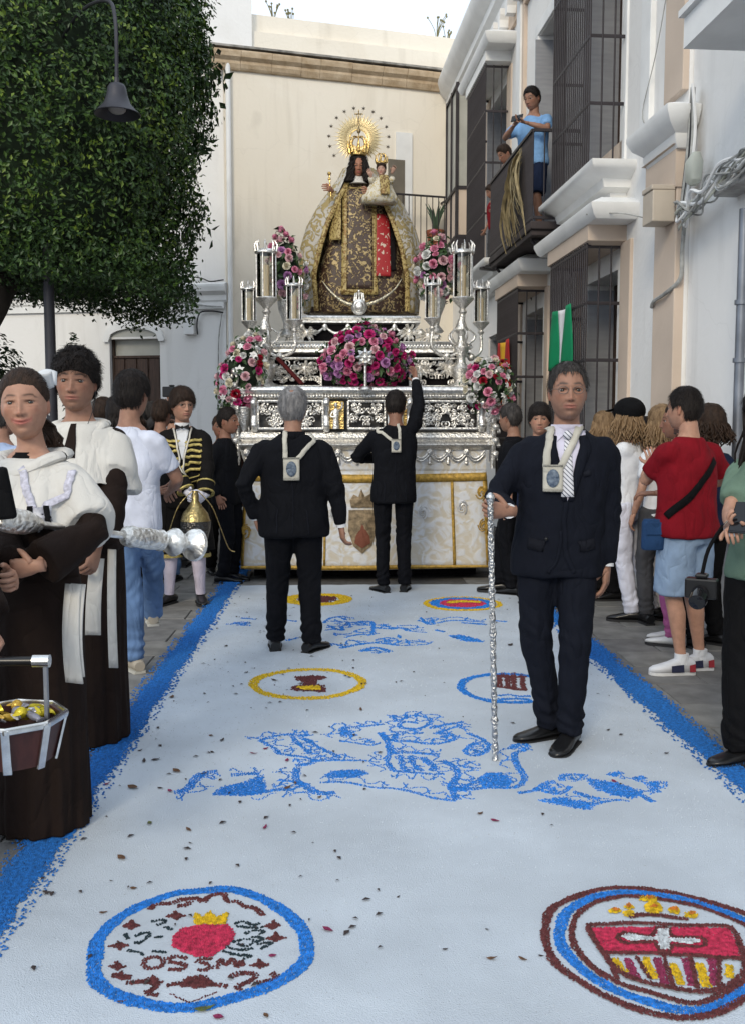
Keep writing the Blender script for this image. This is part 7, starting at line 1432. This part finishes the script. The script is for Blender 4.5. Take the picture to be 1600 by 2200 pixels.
for k in range(8):
    a0_, a1_ = 2*PI*k/8+.2, 2*PI*(k+1)/8+.2; q = MB(); V = lambda a, r, z: Vector((r*math.cos(a), r*math.sin(a), z)); q.add([V(a0_, rb_, 0), V(a1_, rb_, 0), V(a1_, rt_, hb_), V(a0_, rt_, hb_), V(a0_, rb_*.9, 0), V(a1_, rb_*.9, 0), V(a1_, rt_*.92, hb_), V(a0_, rt_*.92, hb_)], [(0, 1, 2, 3), (5, 4, 7, 6), (3, 2, 6, 7), (1, 0, 4, 5)]); q.build('stave', M_bw, bt, smooth=False)
    q = MB(); q.obox(V(a0_, rb_+.003, -.006), V(a0_, rt_+.003, hb_+.004), .024, .008, up=V(a0_, 1, 0)); q.build('strap', M_sil2, bt, smooth=False, bevel=.002)
q = MB(); q.tube([V(2*PI*k/8+.2, rt_+.002, hb_) for k in range(9)], [(.007, .012)]*9, 6); q.build('rim', M_sil2, bt); q = MB(); q.lathe([(.01, 0), (rb_*.95, 0), (rb_*.95, .01), (.01, .01)], 16); q.build('base', M_bw, bt)
hz = at(100, 1420, 2.72).z-bt.location.z
for s in (-1, 1): q = MB(); q.obox((s*.100, 0, hb_-.03), (s*.100, 0, hz), .016, .010); q.build('handle_post', mat('grey steel strip', (.3, .32, .36), .4, metal=.8), bt, smooth=False)
q = MB(); q.tube([(-.10, 0, hz), (.07, 0, hz)], .014, 10); q.build('handle_grip', C_shoe, bt); q = MB(); q.tube([(.065, 0, hz), (.112, 0, hz)], .019, 10); q.build('handle_boss', M_sil2, bt)
r = random.Random(12)
for k in range(16):
    a = r.uniform(0, 6.28); rr_ = r.uniform(0, .10); cc = ((.62, .5, .03), (.6, .38, .06), (.7, .7, .72), (.25, .25, .3), (.5, .42, .02))[k % 5]; q = MB(); q.ell((0, 0, 0), (.018, .018, .018) if k % 2 else (.012, .034, .012), 8)
    for s in (-1, 1): q.tube([(0, s*.016, 0), (0, s*.034, 0)], [(.004, .004), (.016, .005)], 8)
    o = q.build('sweet', mat('shiny wrapper %d' % (k % 5), cc, .25, metal=.3), None); o.location = bt.location+Vector((rr_*math.cos(a), rr_*math.sin(a), hb_-.005+r.uniform(0, .02))); o.rotation_euler = (r.uniform(-.5, .5), r.uniform(-.5, .5), r.uniform(0, 6)); tag(o, '%s wrapped sweet in the wooden bucket' % ('yellow foil', 'gold foil', 'white', 'grey foil', 'mustard yellow')[k % 5], 'sweet', 'wrapped sweets in the bucket')
q = MB(); a = at(-14, 1062, 2.82); q.box(-.055, .062, -.012, .012, -.078, .078); o = q.build('black_folder', C_blk, None, smooth=False, bevel=.012); o.location = a; o.rotation_euler = (R(8), R(-6), R(-15)); tag(o, 'black folder held before the girl\'s white cape', 'folder')
# --- young man in white T-shirt and jeans
C_jean = cloth('light blue denim', (.13, .22, .40), vscale=5, var=.22); C_tee = cloth('white cotton jersey', (.62, .65, .76)); C_lblue = cloth('pale blue cotton', (.24, .33, .47))
T = fig_at('young man in white T-shirt and light jeans with his back turned', (-1.24, 5.66), R(158), 1.785, b=1.0, skin=OLIVE, fpx=((335, 1392), (292, 1442)), hpx=((368, 1052, 5.95), (320, 1050, 6.0)), hints=((-.6, -.2, -.8), (.6, .6, -.4)), foot_rot=(R(35), R(55)), head=(R(6), R(3), 0), lean=(0, -.02))
T.body(HC['black']); T.add_hair(style='short', colour='black', thick=.017, strands=1500, seed=6); T.trousers(C_jean, .95, wr=.008); T.top('t_shirt', C_tee, Fig.TEE, 'short', wr=.008); T.shoes(mat('beige canvas shoe', (.40, .35, .28), .8), sole=mat('pale sole', (.5, .48, .42), .8))
# --- page in frogged coat
Pg = fig_at('page in black coat with gold frogging, bow tie and white gloves', (-1.30, 7.98), R(6), 1.785, b=.95, skin=LIGHT, fpx=((365, 1297), (432, 1296)), hpx=((408, 1072, 7.72), (442, 1070, 7.72)), hints=((-1, .3, -.3), (1, .3, -.3)), curl=(.9, .9), hdir=((.6, -.6, -.35), (-.6, -.6, -.35)), hlat=((.2, -.2, 1), (-.2, -.2, 1)), head=(R(24), R(0), 0), foot_rot=(R(-35), R(10)), lod=.9)
C_coat = cloth('black brown coat cloth', (.009, .008, .008)); M_glove = cloth('white glove cotton', (.70, .70, .80)); M_gb = mat('gold braid', (.50, .40, .13), .5, metal=.3, var=.25, vscale=50)
Pg.body(HC['brown'], nohands=True); Pg.add_hair(style='fringe', colour='brown', thick=.020, strands=1400, seed=7); glasses(Pg, (.12, .02, .02))
for i in range(2): q = MB(); hand(q, Pg.wr[i], Pg.hdir[i], Pg.hlat[i], 1.12, .9, (1, 1, 1)); q.c = []; q.build('glove', M_glove, Pg.root, smooth=2)
Pg.trousers(C_coat, .98, bottom=1.22, name='breeches'); Pg.top('coat', C_coat, Fig.SUIT, 'long', 1.1, cuff=.06)
mb = MB(); mb.sheet(lambda u, v: (lambda an, z: Vector(((.20+.05*v)*math.cos(an), (.135+.05*v)*math.sin(an)*(1+.05*math.sin(u*30)*v), z)))(R(-50+280*u), .86-.40*v), 50, 12); mb.build('coat_tails', C_coat, Pg.root, smooth=2, solid=.008)
for i in range(2):
    kn, an = Pg.kn[i], Pg.an[i]; e = kn+(an-kn)*.22; q = MB(); q.tube([e+Vector((0, 0, .022)), e-Vector((0, 0, .008))], .108*.98*Pg.k, 18); q.build('breeches_band', M_gb, Pg.root)
    q = MB(); q.tube([kn+(an-kn)*t for t in (.12, .3, .5, .75, 1.0)], [.058, .060, .054, .044, .040], 16); q.build('stocking', cloth('white stocking', (.60, .55, .66)), Pg.root)
    d = (Pg.wr[i]-Pg.el[i]).normalized(); q = MB(); q.tube([Pg.wr[i]-d*.11, Pg.wr[i]-d*.015], [.072, .070], 18); cf = q.build('turned_cuff', C_coat, Pg.root); q = MB()
    for t in (.108, .018): q.tube([Pg.wr[i]-d*(t+.006), Pg.wr[i]-d*(t-.006)], .0745, 18)
    q.build('cuff_braid', M_gb, cf)
Pg.shoes(C_shoe)
for k in range(8):
    z = 1.40-k*.052; w = .125-.006*k
    for s in (-1, 1): Pg.ribbon('coat', [(s*.03+.0, -.2, z-.012), (s*(.03+w*.5), -.2, z+.0), (s*(.03+w), -.18, z+.014)], .022, M_gb, 'gold_frogging', .007); 
for s in (-1, 1):
    Pg.ribbon('coat', [(s*.075, -.05, 1.475), (s*.055, -.15, 1.38), (s*.02, -.18, 1.22), (s*.008, -.18, 1.0)], .014, mat('silver coat braid', (.55, .52, .45), .5, metal=.3), 'coat_edging', .010)
Pg.patch('coat', lambda u, v: ((u-.5)*.11*(1-v)**.8, 1.47-.26*v), 6, 10, C_wht, 'shirt_front', .005)
q = MB(); c = Vector((0, -.088, 1.472*Pg.k))
for s in (-1, 1): q.add([c, c+Vector((s*.055, -.004, .026)), c+Vector((s*.058, -.004, -.024)), c+Vector((s*.03, -.018, 0))], [(0, 1, 3), (0, 3, 2), (1, 2, 3)])
q.ell(c+Vector((0, -.008, 0)), (.012, .01, .014), 8); q.build('bow_tie', C_shoe, Pg.root); q = MB(); q.loft([(Vector((0, .01, 1.46*Pg.k)), .072, .074, 2), (Vector((0, .006, 1.51*Pg.k)), .064, .066, 2)], 20, cap=False); q.build('shirt_collar', C_wht, Pg.root, smooth=2, solid=.004)
pc = at(421, 1135, 7.62); cen = thing('brass_censer', 'brass censer with dome lid and chains hanging from the page\'s gloves', 'censer', pc); q = MB(); q.lathe([(.02, .30), (.03, .26), (.028, .22), (.06, .17), (.10, .12), (.115, .07), (.12, .06)], 20); q.build('lid', M_brass, cen); q = MB(); q.lathe([(.12, .058), (.118, .0), (.095, -.09), (.06, -.15), (.03, -.17), (.05, -.20), (.07, -.21)], 20); q.build('bowl', chased('smoky brass', (.14, .13, .12), .35), cen)
for s in (-1, 1): q = MB(); q.tube(cr([(s*.02, 0, .30), (s*.13, -.01, .18), (s*.20, -.01, .0), (s*.26, 0, -.16), (s*.28+.03, 0, -.19)], 4), .0042, 6); q.build('chain', M_brass, cen)
# --- everyone along the kerbs
def extra(label, loc, rz, H, top_m, bot_m, sk=OLIVE, hairs=('short', 'black', .012, 0), fem=False, rings=None, sleeve='long', group=None, shoes=C_shoe, beard=0, **kw):
    F = fig_at(label, loc, rz, H, skin=sk, fem=fem, lod=.7, group=group, **kw); F.body(HC[hairs[1]], beard=beard); st, cl, th, lg = hairs; F.add_hair(style=st, colour=cl, thick=th, long=lg, seed=int(abs(loc[0])*100), strands=700)
    if bot_m: F.trousers(bot_m)
    F.top('shirt' if top_m not in (C_suit, C_blk) else 'jacket', top_m, rings or (Fig.FTEE if fem else Fig.TEE if top_m not in (C_suit,) else Fig.SUIT), sleeve)
    if shoes: F.shoes(shoes)
    return F
def xof(px_, Y): return at(px_, 925, Y).x
def phone(c, rz, label, w=.15, h=.075, tilt=0, m=None):
    q = MB(); q.box(-w/2, w/2, -.005, .005, -h/2, h/2); o = q.build('phone_body', M_phone, None, smooth=False, bevel=.004); p = thing('phone', label, 'phone', c, rz); o.parent = p; o.rotation_euler = (tilt, 0, 0)
    s = MB(); s.box(-w/2+.006, w/2-.006, -.0066, -.0055, -h/2+.006, h/2-.006); so_ = s.build('screen', m or M_phone, p, smooth=False); so_.rotation_euler = (tilt, 0, 0)
    return p
C_grn = cloth('sage green jersey', (.13, .20, .15)); C_red = cloth('dark red jersey', (.19, .006, .013)); C_pink = cloth('pink trousers', (.45, .12, .28)); C_brn = cloth('brown print blouse', (.05, .025, .02), var=.4, vscale=40); C_navt = cloth('navy blouse', (.012, .02, .05)); C_teal = cloth('pale teal shirt', (.36, .50, .52)); C_sky = cloth('light blue shirt', (.20, .38, .66)); C_blue = cloth('royal blue shirt', (.02, .06, .25)); C_grey = cloth('grey jacket', (.06, .06, .065))
# right side
Rd = fig_at('man in dark red T-shirt and pale blue shorts seen from behind', (2.05, 5.55), R(-146), 1.70, b=1.16, skin=LIGHT, fpx=((1502, 1438), (1462, 1448)), hpx=((1478, 1040, 5.95), (1395, 995, 5.85)), hints=((-.8, .3, -.7), (.9, .2, -.9)), foot_rot=(R(60), R(58)), lean=(0, -.02), head=(R(6), 0, 0))
Rd.body(HC['black'], beard=.2, legr=1.0); Rd.add_hair(style='short', colour='black', thick=.008, strands=1600, seed=9); Rd.top('t_shirt', C_red, tuple((z, a*1.02, b*1.08, c) for z, a, b, c in Fig.TEE), 'short', 1.1, wr=.008); Rd.trousers(C_lblue, 1.05, bottom=.98, name='shorts', flare=1.08)
C_sn = mat('white sneaker leather', (.62, .63, .66), .5); Rd.shoes(C_sn, h=.095, sole=mat('white rubber sole', (.68, .68, .68), .6), name='sneaker')
for i in range(2):
    a = Rd.an[i]; M = Matrix.Translation((a.x, a.y, 0)) @ Matrix.Rotation(Rd.foot_rot[i], 4, 'Z')
    for nm, m, y0, y1, h in (('side_patch', mat('navy suede', (.012, .016, .05), .7), .0, -.075, .082), ('heel_patch', mat('red suede', (.30, .02, .03), .7), .07, .035, .085)):
        for s in (-1, 1):
            q = MB(); q.add([M @ Vector((s*x, y, z)) for x, y, z in ((.0485, y0, .022), (.049, y1, .022), (.044, y1, h*.72), (.040, y0, h*.8))], [(0, 1, 2, 3) if s > 0 else (3, 2, 1, 0)]); q.build(nm, m, Rd.root, smooth=False, solid=.004)
    q = MB(); q.tube([a-Vector((0, 0, .02)), a+Vector((0, 0, .045))], .042, 14); q.build('sock', C_wht, Rd.root)
bg = at(1404, 1148, 5.5); b_ = thing('shoulder_bag', 'small blue shoulder bag on a black strap at the red T-shirt man\'s side', 'bag', bg); q = MB(); q.loft([((0, 0, -.09), .065, .03, 4), ((0, 0, -.08), .072, .036, 4), ((0, 0, .07), .07, .036, 4), ((0, 0, .09), .06, .028, 4)], 20); q.build('pouch', cloth('blue nylon', (.02, .055, .14)), b_); q = MB(); q.box(-.06, .06, -.045, -.034, .0, .075); q.build('flap', cloth('blue nylon', (.02, .055, .14)), b_, smooth=False, bevel=.006)
Rd.ribbon('t_shirt', [Rd.L(at(1425, 1110, 5.42)), Rd.L(at(1480, 1070, 5.38)), Rd.L(at(1525, 1030, 5.4)), Rd.L(at(1552, 985, 5.5))], .045, C_blk, 'bag_strap', .006)
Gw = fig_at('dark-haired woman in sage green top looking at the phone in her hands', (1.83, 4.02), R(-62), 1.63, b=1.08, skin=LIGHT, fem=True, hpx=((1572, 1138, 3.78), (1612, 1128, 3.72)), hints=((-.9, .5, -.6), (.9, .5, -.6)), curl=(.8, .8), head=(R(6), R(16), 0), fpx=((1600, 1640), (1640, 1600)), hdir=((.6, -.7, .1), (-.5, -.8, .1)), foot_rot=(R(-10), R(10)))
Gw.body(HC['black']); Gw.add_hair(style='short', colour='black', thick=.016, long=.40, strands=1500, seed=10); Gw.top('blouse', C_grn, tuple((z, a*1.08, b*1.15, c) for z, a, b, c in Fig.FTEE), 'short', 1.12, wr=.007); Gw.trousers(C_blk, 1.15, flare=1.35); Gw.shoes(C_shoe)
phone(at(1592, 1112, 3.70), R(-40), 'black phone held in the hands of the woman in green', .075, .15, R(-40))
q = MB(); d = (Gw.wr[0]-Gw.el[0]).normalized(); q.tube([Gw.wr[0]-d*.035, Gw.wr[0]-d*.012], .034, 14); q.build('wristwatch', M_sil2, Gw.root)
Gw.ribbon('blouse', [Gw.L(at(1592, 960, 3.9)), Gw.L(at(1566, 1040, 3.8)), Gw.L(at(1548, 1120, 3.8)), Gw.L(at(1530, 1170, 3.85))], .03, C_blk, 'camera_strap', .008)
cb = at(1506, 1262, 3.92); ct = thing('camera', 'black camera hanging on a strap beside the woman in green', 'camera', cb, R(-30)); q = MB(); q.box(-.065, .065, -.03, .03, -.045, .04); q.box(-.025, .025, -.028, .028, .041, .06); q.build('camera_body', C_shoe, ct, smooth=False, bevel=.008); q = MB(); q.lathe([(.036, 0), (.038, .05), (.034, .08), (.03, .082)], 16, (0, -.03, -.02), M=Matrix.Rotation(R(110), 4, 'X')); q.build('lens', M_phone, ct); q = MB(); q.tube(cr([(0, 0, .05), (.02, .02, .16), (.07, .06, .26)], 4), .008, 6); q.build('strap', C_blk, ct)
Ww = extra('blond woman in white top and trousers with a black cap filming on a phone', (2.20, 7.2), R(-140), 1.68, C_wht, cloth('white trousers', (.62, .63, .72)), LIGHT, ('pulled', 'blond', .008, .2), True, None, 'short', hpx=((1402, 930, 7.16), (1384, 935, 7.2)), hints=((-.5, 0, -1), (.5, 0, -1)), head=(R(10), 0, 0), shoes=C_shoe, fpx=((1400, 1328), (1358, 1335)), foot_rot=(R(35), R(35)))
q = MB(); q.ell(Ww.HM @ Vector((0, .006, .040)), (.108, .128, .105), 20); q.build('cap', C_blk, Ww.root); q = MB(); q.tube([Ww.HM @ Vector((0, -.09, .055)), Ww.HM @ Vector((0, -.165, .04))], [(.07, .006), (.045, .005)], 10, up=Vector((1, 0, 0))); q.build('cap_visor', C_blk, Ww.root)
phone(at(1394, 905, 7.12), R(-15), 'black phone raised by the woman in the cap', .155, .078)
Bk = extra('blond woman in a black dress and sandals beside the barred window', (2.24, 8.05), R(-150), 1.60, C_blk, C_blk, LIGHT, ('pulled', 'blond', .02, .2), True, None, 'short', shoes=C_shoe, fpx=((1318, 1290), (1285, 1284)), foot_rot=(R(60), R(60)))
Br = extra('woman in brown print blouse and pink trousers with a hand to her face', (2.28, 6.35), R(-112), 1.63, C_brn, C_pink, TAN, ('pulled', 'brown', .012, 0), True, None, 'short', hpx=((1452, 960, 6.2), (1400, 1060, 6.2)), hints=((-.4, -.3, -1), (.5, .2, -1)), shoes=mat('white shoe', (.6, .6, .6), .6))
phone(at(1456, 908, 6.12), R(-70), 'phone in a brown case held near the face of the woman in pink trousers', .078, .15, 0, mat('brown phone case', (.05, .02, .015), .5))
Hd = extra('dark-haired woman in a navy blouse hidden behind the red T-shirt man', (xof(1528, 6.25), 6.25), R(-150), 1.60, C_navt, C_blk, OLIVE, ('short', 'brown', .022, .12), True, None, 'short')
Hg = extra('white-shirted woman with ash blond hair beyond the phone of the cap wearer', (xof(1428, 7.0), 7.05), R(-160), 1.62, C_wht, C_grey, LIGHT, ('short', 'blond', .02, .18), True, None, 'short')
Gm = extra('grey-haired man in black suit between the float and the barred windows', (1.52, 8.42), R(-115), 1.68, C_suit, C_suit, OLIVE, ('short', 'salt', .01, 0), beard=.2, fpx=((1070, 1276), (1100, 1280)), hpx=(None, None), head=(R(-20), 0, 0))
By = extra('dark-haired boy in a dark shirt behind the man in glasses', (xof(1158, 7.8), 7.8), R(-12), 1.66, C_navt, C_blk, LIGHT, ('fringe', 'black', .018, 0), rings=None, sleeve='short')
# left side
crowd = [('bald man with sunglasses pushed up in a grey jacket', 208, 9.6, 1.75, R(150), C_grey, C_jean, TAN, ('recede', 'grey', .004, 0), False), ('dark-haired woman in pale teal shirt in the left crowd', 236, 8.9, 1.68, R(165), C_teal, C_blk, OLIVE, ('short', 'black', .02, .14), True), ('tall-haired woman with long black hair behind the white T-shirt', 256, 7.6, 1.70, R(165), C_navt, C_blk, OLIVE, ('short', 'black', .024, .30), True), ('man in black polo filming with a phone before the arched door', 346, 9.2, 1.73, R(160), C_blk, C_jean, OLIVE, ('short', 'brown', .014, 0), False), ('man in black jacket holding up a camera rig', 372, 10.2, 1.72, R(165), C_blk, C_grey, LIGHT, ('short', 'salt', .01, 0), False), ('woman in brown jacket beside the float corner', 474, 9.7, 1.60, R(10), C_brn, C_blk, TAN, ('pulled', 'brown', .012, 0), True), ('bearer in black suit standing at the float corner behind the page', 486, 9.15, 1.66, R(70), C_suit, C_suit, TAN, ('short', 'black', .012, 0), False), ('pale-shirted man at the edge of the left crowd', 4, 6.6, 1.66, R(150), cloth('pale blue shirt', (.34, .42, .60)), C_jean, OLIVE, ('short', 'salt', .012, 0), False), ('woman in white blouse far back in the left crowd', 190, 11.2, 1.63, R(175), C_wht, C_blk, LIGHT, ('short', 'brown', .018, .1), True)]
crowd += [('man in navy shirt with cropped hair beside the bald man in the crowd', 222, 8.2, 1.72, R(170), C_navt, C_jean, OLIVE, ('short', 'brown', .012, 0), False), ('auburn-brown woman in white top far behind the white T-shirt', 285, 10.6, 1.70, R(165), C_wht, C_blk, LIGHT, ('short', 'brown', .02, .16), True), ('tall man in grey jacket between the door and the camera rig', 326, 10.8, 1.76, R(170), C_grey, C_blk, TAN, ('short', 'salt', .012, 0), False), ('dark-haired man in teal shirt against the barred lower window', 1345, 8.7, 1.70, R(-160), C_teal, C_jean, OLIVE, ('short', 'black', .012, 0), False), ('woman with brown bob and royal blue blouse by the pilaster', 1478, 7.25, 1.66, R(-150), C_blue, C_blk, LIGHT, ('fringe', 'brown', .022, .08), True)]
for lb, px_, Y, H_, rz, tm, bmx, sk_, hr, fm in crowd:
    kw = {}
    if 'filming' in lb: kw = dict(hpx=((385, 925, 9.45), (372, 930, 9.5)), hints=((-.4, 0, -1), (.6, 0, -1)))
    if 'rig' in lb: kw = dict(hpx=((382, 868, 10.5), (362, 868, 10.5)), hints=((-.5, 0, -1), (.6, 0, -1)))
    extra(lb, (xof(px_, Y), Y), rz, H_, tm, bmx, sk_, hr, fm, None, 'long' if tm in (C_suit, C_blk, C_grey, C_brn) else 'short', **kw)
phone(at(386, 895, 9.3), R(10), 'tall phone with a lit screen held up by the man in black polo', .085, .17, 0, mat('dim phone picture', (.10, .15, .32), .2, col2=(.35, .33, .4), vscale=14))
cr_ = at(370, 842, 10.35); rig = thing('camera_rig', 'black camera on a small grip held above the left crowd', 'camera', cr_, R(12)); q = MB(); q.box(-.10, .10, -.03, .03, -.055, .055); q.box(-.03, .03, -.02, .02, .056, .075); q.build('camera_body', C_shoe, rig, smooth=False, bevel=.01); q = MB(); q.tube([(.03, 0, -.055), (.03, 0, -.17)], .016, 8); q.build('grip', C_shoe, rig)
# balcony
def fpt(px_, py, out):
    d = ray(px_, py); n = Vector((-math.cos(FT), -math.sin(FT), 0)); O = Vector((2.5, 11, 0)); t = (out-(CAM-O).dot(n))/d.dot(n); return CAM+d*t
p = fpt(1143, 330, .24); Ba = fig_at('man in light blue shirt on the iron balcony photographing with a phone', (p.x, p.y), R(-42), 1.74, z=3.665, b=1.08, skin=OLIVE, head=(R(-4), R(18), 0), hands=((-.07, -.30, 1.26), (.09, -.30, 1.26)), hints=((-1, .2, -.6), (1, .2, -.6)), lod=.8, feet=((-.11, 0), (.11, 0)))
Ba.body(HC['black'], legr=1); Ba.add_hair(style='short', colour='black', thick=.011, seed=21); Ba.top('shirt', C_sky, Fig.TEE, 'short', 1.05); Ba.trousers(C_navt, bottom=.95, name='shorts'); Ba.shoes(C_shoe)
hh = Ba.W(((Ba.wr[0]+Ba.wr[1])/2+Vector((0, -.07, .05)))); phone(hh, R(-42), 'black phone held level by the man on the balcony', .15, .075, R(-20))
p = fpt(1096, 330, .26); b1 = fig_at('boy in royal blue shirt leaning on the iron balcony rail', (p.x, p.y), R(-60), 1.38, z=3.665, skin=OLIVE, head=(R(-10), R(30), 0), lod=.7, lean=(0, -.08)); b1.body(HC['brown']); b1.add_hair(style='short', colour='brown', thick=.014); b1.top('shirt', C_blue, Fig.TEE, 'short'); b1.trousers(C_grey); b1.shoes(C_shoe)
p = fpt(1064, 380, .26); b2_ = fig_at('small child with brown hair peering over the end of the balcony rail', (p.x, p.y), R(-70), 1.12, z=3.665, skin=OLIVE, head=(R(-10), R(25), 0), lod=.7, lean=(0, -.05)); b2_.body(HC['brown']); b2_.add_hair(style='short', colour='brown', thick=.016); b2_.top('shirt', C_red, Fig.TEE, 'short'); b2_.trousers(C_grey); b2_.shoes(C_shoe)
bpy.data.scenes.remove(TMP)
